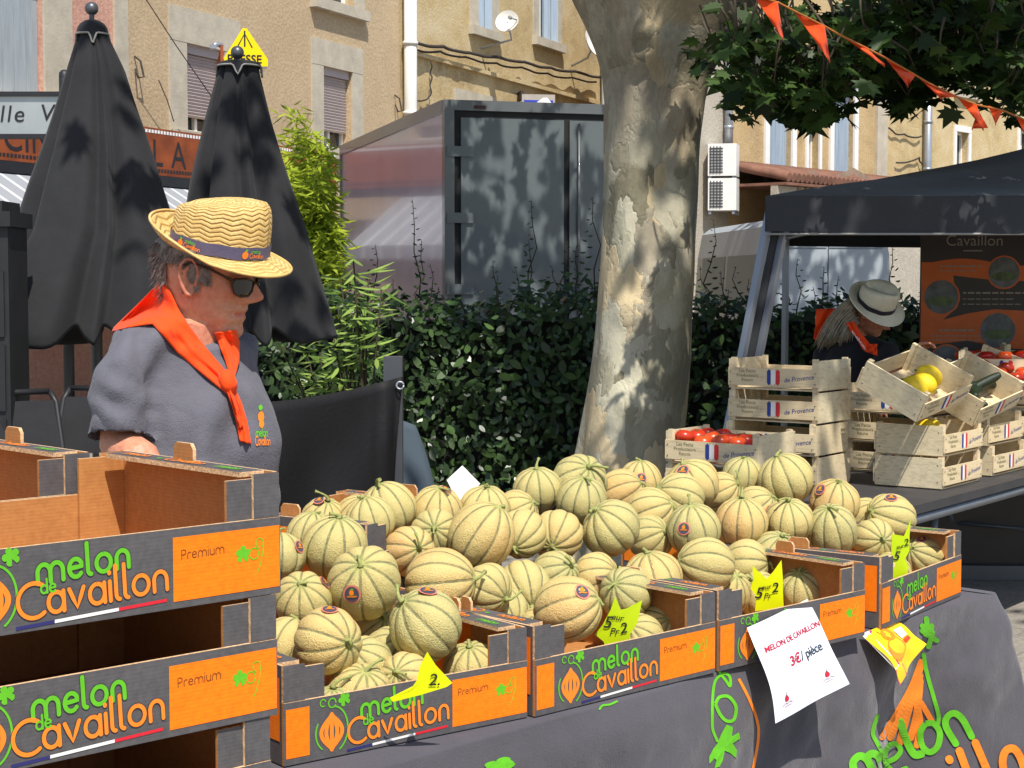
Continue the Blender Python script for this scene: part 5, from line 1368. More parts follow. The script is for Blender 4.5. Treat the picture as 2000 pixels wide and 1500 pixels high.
# ------------------------------------------------------------------ melons
def melon_mat():
    t = NT('melon_rind'); co = t.coord(); oi = t.N('ObjectInfo')
    off = t.N('VectorMath', operation='ADD'); sc_ = t.N('VectorMath', operation='SCALE'); sc_.inputs[3].default_value = 37
    cmb = t.N('CombineXYZ'); 
    for i in range(3): t.L(oi.outputs['Random'], cmb.inputs[i])
    t.L(cmb.outputs[0], sc_.inputs[0]); t.L(co, off.inputs[0]); t.L(sc_.outputs[0], off.inputs[1]); vec = off.outputs[0]
    at = t.N('Attribute', attribute_name='groove'); pl = t.N('Attribute', attribute_name='pole')
    wn = t.noise(5, 3, .6, vec); wsc = t.N('VectorMath', operation='SCALE'); t.L(wn.outputs[1], wsc.inputs[0]); wsc.inputs[3].default_value = .16
    wv = t.N('VectorMath', operation='ADD'); t.L(vec, wv.inputs[0]); t.L(wsc.outputs[0], wv.inputs[1])
    vo = t.N('TexVoronoi', feature='DISTANCE_TO_EDGE'); vo.inputs['Scale'].default_value = 15; t.L(wv.outputs[0], vo.inputs['Vector'])
    net = t.ramp(vo.outputs['Distance'], [(.0, 1.), (.075, .35), (.2, 0.)])
    big = t.noise(1.1, 3, .6, vec); med = t.noise(4, 4, .6, vec)
    base = t.ramp(t.math('ADD', t.math('MULTIPLY', big.outputs[0], .55), t.math('MULTIPLY', oi.outputs['Random'], .45)), [(.25, srgb('#adA56a')), (.42, srgb('#bcad6c')), (.6, srgb('#c6b06e')), (.8, srgb('#c9a664'))])
    base = t.mix(t.ramp(med.outputs[0], [(.55, 0.), (.75, .45)]), base, srgb('#bcae70'))
    sp = t.N('SeparateXYZ'); t.L(co, sp.inputs[0])
    # sun-ripened cheek on one side of some melons
    ck = t.ramp(t.math('MULTIPLY_ADD', sp.outputs[0], .5, t.math('MULTIPLY', oi.outputs['Random'], .6)), [(.74, 0.), (.95, .5)])
    base = t.mix(ck, base, srgb('#d09a5c'))
    c = t.mix(t.math('MULTIPLY', net, .55), base, srgb('#dccb92'))
    gn = t.noise(9, 4, .65, vec)
    gfac = t.math('MULTIPLY', t.ramp(t.math('ADD', at.outputs['Fac'], t.math('MULTIPLY_ADD', gn.outputs[0], .6, -.3)), [(.45, 0.), (.72, 1.)]), t.math('MULTIPLY_ADD', wn.outputs[0], 1.1, .22, clamp=True))
    c = t.mix(t.math('MULTIPLY', gfac, .9), c, t.mix(gn.outputs[0], srgb('#465040'), srgb('#70764f')))
    c = t.mix(t.math('MULTIPLY', pl.outputs['Fac'], .7), c, srgb('#9aa05a'))
    t.set(c, .62, spec=.3)
    hn = t.math('ADD', t.math('MULTIPLY', net, .9), t.math('MULTIPLY', med.outputs[0], .5)); hn = t.math('SUBTRACT', hn, t.math('MULTIPLY', gfac, .8))
    t.bump(hn, .36, .03); return t.m
M_melon = melon_mat(); M_mstem = mk('melon_stem', '#8f9455', .8, .25, 12); M_mscar = mk('melon_scar', '#b89a6a', .85, .2, 20)
M_stpink = mk('sticker_pink', '#d97f6c', .5, .05); M_stdark = mk('sticker_dark', '#4a4a58', .45, .15, 20); M_stor = mk('sticker_orange', '#e8821e', .5, .05); M_stgr = mk('sticker_green', '#6a8f2c', .5, .05)
NR = 10
def melon_mesh(seed_, obl):
    r_ = random.Random(seed_); n, k = 150, 64; V = []; G = []; PO = []
    jitm = [r_.uniform(-.05, .05) for _ in range(NR)]
    for j in range(k + 1):
        la = -math.pi / 2 + math.pi * j / k
        for i in range(n):
            ph = 2 * math.pi * i / n; best = 9
            for q in range(NR):
                d = abs((ph - (2 * math.pi * q / NR + jitm[q]) + math.pi) % (2 * math.pi) - math.pi); best = min(best, d)
            cl_ = max(.05, math.cos(la)); dist = best * cl_
            g = math.exp(-(dist / .052) ** 2) * min(1, cl_ / .18)
            wide = math.exp(-(dist / .15) ** 2) * min(1, cl_ / .4)
            d = Vector((math.cos(la) * math.cos(ph), math.cos(la) * math.sin(ph), math.sin(la)))
            rr = 1 - .012 * g - .034 * wide + .035 * mnoise.noise(d * 1.1 + Vector((seed_ * 7, 0, 0))) + .006 * mnoise.noise(d * 6 + Vector((seed_, 2, 0)))
            z = d.z * obl
            dip = .07 * math.exp(-(cl_ / .2) ** 2) * (1 if la > 0 else .5)
            V.append((d.x * rr, d.y * rr, z * rr - math.copysign(dip, z) + (.05 * math.exp(-(cl_ / .1) ** 2) if la > 0 else 0))); G.append(g); PO.append(math.exp(-((math.pi / 2 - abs(la)) / .28) ** 2) if la > 0 else .3 * math.exp(-((math.pi / 2 - abs(la)) / .15) ** 2))
    F = []
    for j in range(k):
        for i in range(n): F.append((j * n + i, j * n + (i + 1) % n, (j + 1) * n + (i + 1) % n, (j + 1) * n + i))
    me = bpy.data.meshes.new('melon'); me.from_pydata(V, [], F); me.polygons.foreach_set('use_smooth', [True] * len(F))
    a = me.attributes.new('groove', 'FLOAT', 'POINT'); a.data.foreach_set('value', G); b = me.attributes.new('pole', 'FLOAT', 'POINT'); b.data.foreach_set('value', PO)
    me.materials.append(M_melon); me.update(); return me
MM = [melon_mesh(1, .97), melon_mesh(2, 1.04), melon_mesh(3, .93), melon_mesh(4, 1.0)]
def stem_mesh(seed_):
    r_ = random.Random(seed_); a = r_.uniform(0, 6.28); L = r_.choice([.16, .2, .34, .42]); m = MB(); pts = []; rs = []
    for i in range(9):
        f = i / 8; bend = f * f * L * 1.3
        pts.append(Vector((math.cos(a) * bend * 1.1, math.sin(a) * bend * 1.1, .93 + L * f * (1 - .45 * f)))); rs.append(.075 * (1 - .45 * min(1, f * 1.5)) + (.03 if i == 8 else 0) + (.05 if i == 0 else 0))
    m.tube(pts, rs, 9); me = m.build('stem', M_mstem); d = me.data; bpy.data.objects.remove(me); return d
SM = [stem_mesh(i) for i in range(6)]
scar = MB(); scar.lathe([(0, -.935), (.07, -.932), (.11, -.945), (.09, -.92)][::-1], 12); sco = scar.build('blossom_scar', M_mscar); SCM = sco.data; bpy.data.objects.remove(sco)
def sticker_mesh():
    m = MB(); k = 1.022
    def cap(x, y, l): 
        r2 = x * x + y * y; return Vector((x, y, math.sqrt(max(0, k * k - r2)) + l))
    def disc(r0, r1, mi, l, cx=0, cy=0, sx=1, sy=1):
        n = 28
        if r0 <= 0: m.poly([cap(cx + sx * r1 * math.cos(2 * math.pi * i / n), cy + sy * r1 * math.sin(2 * math.pi * i / n), l) for i in range(n)], mi); return
        m.grid([[cap(cx + q * math.cos(2 * math.pi * i / n), cy + q * math.sin(2 * math.pi * i / n), l) for q in (r0, r1)] for i in range(n)], mi, False, True)
    disc(.0, .245, 0, 0); disc(0, .2, 1, .006); disc(0, .065, 2, .012, 0, .05, 1, 1.1); disc(0, .035, 3, .014, .02, .135, 1.4, .7)
    m.ribbon([(-.12, -.055), (-.04, -.05), (.05, -.06), (.12, -.05)], .035, cap, 2, .013); m.ribbon([(-.08, -.015), (.06, -.012)], .022, cap, 3, .013)
    o = m.build('sticker', [M_stpink, M_stdark, M_stor, M_stgr]); d = o.data; bpy.data.objects.remove(o); return d
STM = sticker_mesh()
MELONS = [
(-0.292,3.891,1.072,0.0675,(-0.35,0.9,0.1)),
(-0.179,3.935,1.059,0.0621,(0.1,0.8,0.3)),
(-0.178,3.822,1.027,0.0580,(0,0.3,0.95)),
(-0.318,3.698,1.071,0.0584,(-0.2,0.95,0.1)),
(-0.376,3.504,1.044,0.0695,(0.15,0.95,0.25)),
(-0.437,3.611,1.047,0.0580,(0.1,0.95,0.1)),
(-0.487,3.452,1.031,0.0580,(0,0.9,-0.2)),
(-0.300,3.348,0.994,0.0759,(-0.03,0.62,0.78)),
(-0.228,3.674,1.007,0.0580,(0.35,0.2,0.7)),
(-0.149,3.451,0.977,0.0750,(0.95,0.12,0.2)),
(-0.170,3.236,0.930,0.0734,(-0.6,0.7,0.3)),
(-0.419,3.303,0.967,0.0580,(0,0.7,0.7)),
(-0.344,3.087,0.931,0.0653,(0.72,0.05,0.68)),
(-0.433,3.161,0.902,0.0590,(0.3,0.8,-0.3)),
(-0.281,3.412,0.882,0.0580,(0.3,0.5,0.5)),
(-0.285,3.205,0.856,0.0580,(-0.3,0.6,0.5)),
(-0.245,3.309,0.855,0.0580,(0.4,0.6,0.4)),
(-0.283,3.044,0.832,0.0645,(0.2,0.85,0.4)),
(-0.324,2.933,0.828,0.0580,(0.1,0.95,0.2)),
(-0.202,3.132,0.842,0.0580,(-0.3,0.5,0.7)),
(-0.079,3.277,0.835,0.0580,(-0.1,0.9,0.4)),
(-0.070,3.747,1.030,0.0743,(0.5,0.85,0.1)),
(-0.066,3.977,1.060,0.0616,(0.1,0.95,0.2)),
(0.010,4.067,1.038,0.0580,(0.7,0.5,0.3)),
(0.024,3.879,1.014,0.0601,(-0.3,-0.4,0.8)),
(0.108,3.961,1.000,0.0626,(-0.22,-0.35,0.88)),
(-0.053,3.536,0.947,0.0580,(0.75,-0.3,0.5)),
(0.028,3.708,0.917,0.0622,(0.25,-0.5,0.8)),
(0.099,3.799,0.930,0.0580,(0.5,0.4,0.5)),
(0.117,3.458,0.919,0.0731,(0.9,0.35,0.2)),
(0.197,3.852,0.916,0.0580,(0.7,0.3,0.4)),
(0.256,3.714,0.904,0.0600,(-0.5,0.5,0.7)),
(0.325,3.822,0.919,0.0712,(-0.2,0.97,0.1)),
(0.461,3.932,0.931,0.0671,(-0.9,0.2,0.2)),
(0.591,4.165,0.894,0.0646,(0.9,0.1,0.3)),
(0.064,4.190,1.080,0.0622,(-0.05,0.95,0.25)),
(0.175,4.288,1.088,0.0769,(0.3,0.6,0.7)),
(0.174,4.142,1.059,0.0641,(0.1,0.95,0.3)),
(0.240,3.996,1.010,0.0743,(-0.6,0.75,0.3)),
(0.345,4.460,1.067,0.0607,(0,0.95,0.2)),
(0.286,4.357,1.052,0.0620,(0.8,0.4,0.2)),
(0.355,4.260,1.010,0.0660,(0.8,0.4,0.3)),
(0.439,4.360,1.036,0.0702,(-0.8,0.4,0.3)),
(0.489,4.491,1.056,0.0750,(-0.4,0.85,0.2)),
(0.586,4.621,1.019,0.0580,(0.6,0.4,0.3)),
(0.451,4.099,0.993,0.0673,(-0.15,0.95,0.2)),
(0.595,4.294,0.981,0.0692,(0,0.97,0.15)),
(0.655,4.708,1.052,0.0597,(0.1,0.95,0.2)),
(0.765,4.631,1.055,0.0774,(-0.35,0.9,0.1)),
(0.347,4.151,0.962,0.0580,(0.6,0.4,0.5)),
(0.334,3.731,0.821,0.0580,(0.3,0.5,0.6)),
(0.282,3.630,0.817,0.0580,(-0.4,0.6,0.5)),
(0.900,4.615,0.992,0.0714,(0.1,0.9,0.3)),
(0.847,4.382,0.948,0.0693,(-0.2,0.85,0.4)),
(0.728,4.343,0.980,0.0646,(-0.1,0.9,0.3)),
(1.054,4.604,0.948,0.0699,(-0.8,0.3,0.3)),
(0.988,4.507,0.904,0.0587,(0.2,0.1,0.9)),
(1.139,4.563,0.847,0.0594,(-0.7,0.4,0.5)),
(0.678,4.243,0.910,0.0580,(0.2,0.8,0.4)),
(0.730,4.126,0.835,0.0628,(-0.3,0.8,0.5)),
(0.674,4.532,0.991,0.0580,(0.6,0.5,0.3)),
(-0.370,3.980,1.038,0.0580,(.2,.8,.3)),
(-0.453,3.970,1.032,0.0580,(.2,.8,.3)),
(1.005,4.718,0.933,0.0580,(0.4,0.6,0.4)),
(-0.017,3.614,0.877,0.0580,(0.4,-0.3,0.7)),
(0.522,4.002,0.856,0.0580,(0.3,0.7,0.5)),
(0.606,4.068,0.837,0.0580,(-0.3,0.7,0.5)),
(1.018,4.433,0.824,0.0580,(0.3,0.7,0.5)),
(0.066,3.551,0.850,0.0580,(0.3,0.7,0.5)),
]
LAB = '''melon at the top left of the heap, stem leaning left, nearest the seller
plump yellow melon at the back of the heap, left of the white card
narrow yellow melon under the plump yellow one, stem facing forward
melon with a pale green tip leaning against the topmost left melon
big melon with a curled stem at the left of the heap
melon half hidden behind the big curled stem melon
melon squeezed against the cardboard stack, mostly hidden
star ribbed melon facing forward with a round dark sticker below its stem
melon wedged behind the star ribbed stickered melon
large melon lying on its side, right of the star ribbed melon
large melon leaning out over the nearest crate, below the one on its side
pale melon streaked with green beside the cardboard stack
round melon showing its blossom end, lowest left of the heap
melon in the shade of the cardboard stack, cut off by it
shaded melon directly below the star ribbed stickered melon
small shaded melon deep in the nearest crate, left of the overhanging melon
shaded melon tucked under the overhanging large melon
sunlit melon with upright stem at the front of the nearest crate
pointed melon in the front left corner of the nearest crate
melon behind the yellow star tag in the nearest crate
ribbed melon in the right corner of the nearest crate
large round melon in the middle left of the heap, greyish netting
melon peeping up behind the large greyish one, below the white card
melon just right of the white card, half covered
melon showing a slanting blossom end, right of the large greyish one
orange topped melon with its blossom scar facing forward
melon with blossom scar at its right, above the nearest crate rim
melon behind the sideways stickered melon, scar turned down
small topped melon between the orange topped one and the second crate
melon lying sideways with a red and blue sticker over the second crate
melon filling the gap above the sideways stickered melon
melon with its stem at the left, right above the star tag of the second crate
tall upright melon with green grooves above the second crate rim
flat lying melon with lengthwise ribs above the crate with the price sheet
orange flushed melon left of the star tag of the third crate
upright melon with hooked stem at the back, left of the trunk
wide melon at the back in front of the trunk, stem tilted forward
melon with upright grooves below the wide melon at the trunk
big orange flushed melon with stem at upper left, centre of the heap
hooked stem melon with blue white sticker in front of the trunk
melon with flat top under the blue white stickered one
melon lying sideways right of the big orange flushed one
melon lying left, just below the pink stickered one at the back
big melon with pink sticker and long curved stem at the back
orange melon peeking between two upright melons at the back
upright melon with a round dark sticker in the middle right of the heap
broad upright melon with straight grooves, right of the dark stickered one
small upright melon with stem at the back, left of the largest one
largest melon at the back right, stem at its top left
melon wedged low between the big orange flushed one and the dark stickered one
low melon inside the second crate near its right end
low melon half hidden by the star tag of the second crate
yellow melon with a square sticker at the back right
dark grooved melon sitting on the rim between third and farthest crate
smooth upright melon left of the dark grooved one
melon with a white sticker on top, nearest the wooden crates
evenly netted melon without visible grooves in the farthest crate
melon low in the farthest crate with a crumpled sticker
melon with a pink sticker at its edge above the third crate
ribbed melon low in the right corner of the third crate
stickered melon peeking behind the broad upright one
small melon in the raised back crate, right one of two
small melon in the raised back crate, left one of two
melon glimpsed behind the white stickered one at the far right
melon deep under the sideways melon, left of the second crate
melon deep in the third crate behind its left post
melon deep in the third crate behind its star tag
melon deep in the farthest crate behind its star tag
melon deep in the second crate behind its left post'''.split('\n')
STK = {7: (-.3, -.3), 29: (.42, .52), 39: (.05, .15), 43: (-.35, .55), 45: (-.35, .05), 52: (-.55, .5), 55: (.05, .82), 57: (-.1, .8), 58: (.75, .45), 6: (.75, .35), 60: (.6, -.1), 1: (.35, .85), 11: (.75, .6), 61: (.4, .7), 62: (-.2, .8), 59: (.35, .82), 10: (.1, .9), 12: (.05, .9)}
rm = random.Random(21); PUSH = {18: .09, 17: .03, 19: .03}
for i, (x, y, z, r_, ax) in enumerate(MELONS):
    a = Vector((ax[0], -ax[2], ax[1])).normalized()
    q = a.to_track_quat('Z', 'Y').to_matrix().to_4x4() @ Matrix.Rotation(rm.uniform(0, 6.28), 4, 'Z')
    o = bpy.data.objects.new('melon', MM[i % 4]); COL.objects.link(o)
    if i in PUSH: vv = Vector((x, y, z)) - CAM; k = 1 + PUSH[i] / vv.length; x, y, z = CAM + vv * k; r_ *= k
    M = Matrix.Translation((x, y, z)) @ q @ Matrix.Diagonal((r_ * 1.01 * rm.uniform(.96, 1.03), r_ * 1.01 * rm.uniform(.96, 1.03), r_ * rm.uniform(.95, 1.09), 1)); o.matrix_world = M
    tag(o, LAB[i], 'melon', 'netted melons heaped on the stall')
    s = bpy.data.objects.new('stem', SM[(i * 5 + i // 3) % 6]); COL.objects.link(s); s.parent = o
    b = bpy.data.objects.new('blossom_scar', SCM); COL.objects.link(b); b.parent = o
    if i in STK:
        dx, dy = STK[i]; dz = math.sqrt(max(.02, 1 - dx * dx - dy * dy)); d = Vector((dx, -dz, dy)).normalized()
        # in the frame of the line of sight
        v = (Vector((x, y, z)) - CAM).normalized(); rt = v.cross(Vector((0, 0, 1))).normalized(); up = rt.cross(v)
        d = rt * dx + up * dy - v * dz
        st = bpy.data.objects.new('sticker', STM); COL.objects.link(st); st.parent = o
        ld = (q.inverted() @ d).normalized(); lu = (q.inverted() @ up)
        lu = (lu - ld * lu.dot(ld)).normalized(); lr_ = lu.cross(ld)
        st.matrix_local = Matrix(((lr_.x, lu.x, ld.x, 0), (lr_.y, lu.y, ld.y, 0), (lr_.z, lu.z, ld.z, 0), (0, 0, 0, 1)))

# ------------------------------------------------------------------ star tags, price sheet, leaflet, card
M_tagy = mk('tag_yellow', '#e6ee00', .5, .03, 10); M_tagg = mk('tag_lime', '#c2dc10', .5, .03, 10); M_felt = mk('felt_pen', (.02, .025, .012), .6, 0)
def star_tag(pts, Y, tilt, label, words, mat):
    cx = sum(p[0] for p in pts) / len(pts); cy = sum(p[1] for p in pts) / len(pts); c = PY(cx, cy, Y); s = Y / 3250
    o = thing('price_tag', label, 'price tag', c, 0, 'star shaped price tags in the melon crates')
    tl = lambda x, y, l=0: Vector(((x - cx) * s, (y - cy) * s * -math.sin(R(tilt)) * -1 - .001 - l + ((x - cx) * s) ** 2 * 1.2, -(y - cy) * s))
    m = MB(); F = [tl(x, y) for x, y in pts]; B = [p + Vector((0, .0022, 0)) for p in F]; ct = tl(cx, cy)
    n = len(pts); m.add([ct] + F, [(0, i + 1, (i + 1) % n + 1) for i in range(n)], 0); m.add([ct + Vector((0, .0022, 0))] + B, [(0, (i + 1) % n + 1, i + 1) for i in range(n)], 0)
    for i in range(n): m.poly([F[i], B[i], B[(i + 1) % n], F[(i + 1) % n]], 0)
    for (w_, x, y, sz, rot) in words: text(m, w_, x, y, sz, lambda a, b, l: tl(a, 2 * y - b if False else b, l + .002), 1, 0, shear=.25, bold=.012, rot=0) if False else text(m, w_, 0, 0, sz, (lambda X, Y_: (lambda a, b, l: tl(X + a, Y_ - b, l + .0022)))(x, y), 1, 0, shear=.25, bold=.01, rot=rot)
    m.build('card', [mat, M_felt], o)
star_tag([(835, 1270), (852, 1298), (884, 1335), (872, 1343), (820, 1359), (766, 1374), (760, 1366), (800, 1350), (813, 1330), (822, 1296)], 2.955, 8, 'yellow star price tag in the nearest crate', [('2.', 836, 1338, 34, 0)], M_tagy)
star_tag([(1201, 1162), (1212, 1190), (1222, 1188), (1254, 1171), (1246, 1215), (1232, 1238), (1228, 1266), (1186, 1276), (1179, 1255), (1162, 1241), (1176, 1222), (1192, 1190)], 3.47, 8, 'lime star price tag with a swallow tail top in the second crate', [('5', 1177, 1226, 34, 0), ('eur', 1193, 1208, 17, -10), ('Pr', 1190, 1240, 20, 0), ('2', 1211, 1238, 30, 10)], M_tagg)
star_tag([(1468, 1104), (1497, 1130), (1509, 1116), (1525, 1092), (1529, 1130), (1531, 1170), (1533, 1190), (1476, 1196), (1478, 1166), (1466, 1150), (1471, 1130)], 3.87, 8, 'yellow star price tag in the crate with the price sheet', [('5', 1473, 1169, 32, 0), ('eur', 1487, 1152, 14, 8), ('Pr', 1492, 1170, 16, 5), ('2', 1507, 1158, 28, 8)], M_tagy)
star_tag([(1776, 1013), (1764, 1046), (1741, 1042), (1740, 1070), (1742, 1096), (1752, 1103), (1741, 1126), (1746, 1140), (1772, 1128), (1776, 1108), (1768, 1092), (1776, 1075), (1775, 1045)], 4.22, 6, 'narrow lime star price tag in the farthest crate', [('5', 1743, 1094, 26, 0), ('eur', 1750, 1072, 11, 15), ('2', 1764, 1066, 20, 10)], M_tagg)
def sheet(name, label, cat, quad, Y, bulge, mat, draw, extra):
    """paper held against the cloth: quad in photo pixels (tl, tr, br, bl) with a depth for each corner"""
    c = [PY(p[0], p[1], y_) for p, y_ in zip(quad, Y)]; ctr = (c[0] + c[1] + c[2] + c[3]) / 4
    o = thing(name, label, cat, ctr); nn = (c[1] - c[0]).cross(c[3] - c[0]).normalized()
    if nn.dot(CAM - ctr) < 0: nn = -nn
    def fn(u, v, l=0):
        p = c[0].lerp(c[1], u).lerp(c[3].lerp(c[2], u), v) - ctr
        return p + nn * (bulge * (math.sin(u * 4.2 + v * 2) * .35 + .5 * math.sin(v * 3.1) * (1 - .4 * u) + .12 * math.sin(u * 9 - v * 7)) + l)
    m = MB(); n = 24; m.grid([[fn(i / n, j / n) for j in range(n + 1)] for i in range(n + 1)], 0)
    draw(m, fn); ob = m.build('paper', [mat] + extra, o); return o
M_paper = mk('paper', '#dfe1ea', .6, .03, 10, .25, 18, bdist=.01); M_tred = mk('type_red', '#b01f38', .6, 0); M_tgrey = mk('type_dark', '#2c3a46', .6, 0); M_faint = mk('type_faint', '#a8908e', .6, 0)
def dr1(m, fn):
    T = lambda s_, u, v, h, mi, rot=0, bold=0.022: text(m, s_, 0, 0, h, lambda a, b, l: fn(u + a, v - b * .95, .0015 + l), mi, 0, bold=bold, sp=.95)
    T('MELON DE CAVAILLON', .09, .31, .088, 1, bold=.018); T('3€', .36, .55, .145, 1); T('/ pièce', .53, .55, .145, 2, bold=.015)
    for (u, v) in ((.18, .86), (.80, .84)):
        f2 = lambda x, y, l: fn(u + x, v - y * .8, .0015 + l)
        m.poly([f2(.032 * math.cos(R(k * 24)) * (1 - .2 * math.sin(R(k * 24))), .04 * math.sin(R(k * 24)) + .05, 0) for k in range(15)], 1); m.ribbon([(0, .08), (.01, .12)], .008, f2, 2, .0002)
        m.ribbon([(-.07, -.02), (-.03, .0), (0, -.015), (.03, .0), (.07, -.015)], .012, f2, 3, .0002); m.ribbon([(-.05, -.04), (.05, -.038)], .008, f2, 3, .0003)
sheet('price_sheet', 'white paper price sheet hanging before the third crate', 'sign', [(1459, 1226), (1580, 1169), (1658, 1336), (1511, 1414)], [3.66, 3.84, 3.78, 3.60], .02, M_paper, dr1, [M_tred, M_tgrey, M_faint])
def dr2(m, fn):
    P = lambda pts, mi, l=.001: m.poly([fn(u, v, l) for u, v in pts], mi)
    P([(0, 0), (.12, 0), (.1, .5), (.12, .75), (0, .75)], 1); P([(.0, .76), (.3, .8), (.3, 1), (0, 1)], 2)
    P([(.12, .02), (.17, .0), (.15, .5), (.17, .74), (.12, .74)], 2, .0012)
    P([(.25 + .27 * math.cos(R(k * 20)) * (1 if k < 9 else .8) + .12, .52 + .24 * math.sin(R(k * 20))) for k in range(18)], 3, .0014)
    P([(.2, .08), (.5, .05), (.55, .25), (.3, .28)], 4, .0016)
    P([(.38 + .16 * math.cos(R(k * 20)), .2 + .14 * math.sin(R(k * 20))) for k in range(18)], 3, .002)
    P([(.66, .18), (.9, .18), (.9, .44), (.66, .44)], 1, .0018); P([(.66, .47), (.9, .47), (.9, .58), (.66, .58)], 4, .0018)
    text(m, 'LA', 0, 0, .13, lambda a, b, l: fn(.70 + a, .29 - b, .0025 + l), 5, 0, bold=.02); text(m, 'RTE', 0, 0, .11, lambda a, b, l: fn(.67 + a, .41 - b, .0025 + l), 5, 0, bold=.02)
sheet('leaflet', 'yellow leaflet with an orange melon slice tucked under the farthest crate', 'leaflet', [(1681, 1239), (1757, 1211), (1808, 1259), (1752, 1342)], [4.02, 4.16, 4.14, 3.99], .03, mk('leaflet_yellow', '#ecc018', .35, .05, 10), dr2, [mk('leaflet_white', '#e8e4de', .4, 0), mk('leaflet_pink', '#d8306a', .4, 0), mk('leaflet_orange', '#f08a1c', .4, .1), mk('leaflet_red', '#d8421a', .4, 0), mk('leaflet_text', '#b8a890', .5, 0)])
sheet('blank_card', 'blank white card propped up at the back of the melon heap', 'card', [(873, 938), (903, 909), (938, 945), (896, 985)], [4.02, 4.04, 4.0, 3.98], .004, M_whitepaint, lambda m, fn: None, [])

# ------------------------------------------------------------------ people
def skin_mat():
    t = NT('skin'); co = t.coord(); n = t.noise(14, 5, .65); n2 = t.noise(90, 3); at = t.N('Attribute', attribute_name='flush')
    c = t.ramp(n.outputs[0], [(.3, srgb('#bd7a5a')), (.7, srgb('#cf9270'))])
    c = t.mix(at.outputs['Fac'], c, srgb('#b8543f')); c = t.mix(.1, c, t.ramp(n2.outputs[0], [(.3, (.12, .05, .03)), (.7, (.95, .75, .6))]))
    t.set(c, .5, spec=.4); t.b.inputs['Subsurface Weight'].default_value = .12; t.b.inputs['Subsurface Radius'].default_value = (.012, .004, .002); t.b.inputs['Subsurface Scale'].default_value = .5
    t.bump(t.math('ADD', n2.outputs[0], t.math('MULTIPLY', n.outputs[0], .6)), .4, .003); return t.m
M_skin = skin_mat()
M_shirt = fabric('tshirt_grey', '#5f5e66', .9, .75, 300, .1, .14, 6)
M_black_shirt = fabric('top_black', (.012, .012, .014), .9, .2, 200, .1, .2, 8)
M_scarf = fabric('scarf_orange', '#f0480a', .75, .25, 260, .1, .07, 12)
M_trouser = fabric('trousers', '#2c2d33', .9, .2, 200, .1, .15, 6)
M_hairg = mk('hair_grey', '#7a6f66', .6, .4, 60, .4, 160); M_hairb = mk('hair_blond', '#978b74', .55, .25, 40, .3, 120)
M_lens = mk('dark_lens', (.006, .006, .007), .05, 0, spec=.8); M_frame = mk('tortoise_frame', (.03, .014, .009), .25, .4, 60)
M_band = fabric('hat_band', '#5a5570', .6, .2, 300, .1, .08, 14); M_band2 = fabric('hat_band_dark', '#2a2430', .7, .2, 300, .1, .1, 14)
def straw(name, c1, c2, c3, rows, cols, weave=1.0):
    t = NT(name); su = t.N('Attribute', attribute_name='su').outputs['Fac']; sv = t.N('Attribute', attribute_name='sv').outputs['Fac']
    tri = t.math('PINGPONG', t.math('MULTIPLY', su, cols), 1.0)
    n = t.noise(30, 4, .6); nb = t.noise(6, 3)
    p = t.math('FRACT', t.math('ADD', t.math('ADD', t.math('MULTIPLY', sv, rows), t.math('MULTIPLY', tri, .62)), t.math('MULTIPLY', n.outputs[0], .55)))
    q = t.math('FRACT', t.math('ADD', t.math('MULTIPLY', su, cols * 2), t.math('MULTIPLY', sv, rows * .5)))
    wn_ = t.N('TexWhiteNoise', noise_dimensions='2D'); cb = t.N('CombineXYZ')
    t.L(t.math('FLOOR', t.math('MULTIPLY', su, cols * 2)), cb.inputs[0]); t.L(t.math('FLOOR', t.math('ADD', t.math('MULTIPLY', sv, rows), t.math('MULTIPLY', tri, .62))), cb.inputs[1]); t.L(cb.outputs[0], wn_.inputs['Vector'])
    c = t.ramp(p, [(.0, srgb(c3)), (.10, srgb(c1)), (.5, srgb(c2)), (.92, srgb(c1)), (1, srgb(c3))])
    c = t.mix(t.math('MULTIPLY', wn_.outputs['Value'], .55 * weave), c, t.mix(wn_.outputs['Value'], srgb(c3), srgb(c1)))
    c = t.mix(t.math('MULTIPLY', t.ramp(t.noise(9, 4, .7).outputs[0], [(.52, 0.), (.62, 1.)]), .4 * weave), c, srgb(c2))
    c = t.mix(t.math('MULTIPLY', t.ramp(q, [(.35, 0.), (.5, 1.), (.65, 0.)]), .35 * weave), c, srgb(c3))
    c = t.mix(t.math('MULTIPLY', t.ramp(n.outputs[0], [(.5, 0.), (.68, 1.)]), .45), c, srgb(c3)); c = t.mix(t.math('MULTIPLY', nb.outputs[0], .3), c, srgb(c2))
    t.set(c, .6, spec=.35)
    h = t.ramp(p, [(0, 0.), (.3, 1.), (.7, 1.), (1, 0.)]); t.bump(t.math('ADD', h, t.math('MULTIPLY', n.outputs[0], .4)), .6 * weave, .004); return t.m
M_straw = straw('straw', '#cda257', '#e3c687', '#a07a3c', 11, 30, 1.1); M_straw2 = straw('straw_cream', '#d8d0b4', '#e6dfc6', '#bdb391', 60, 120, .35)

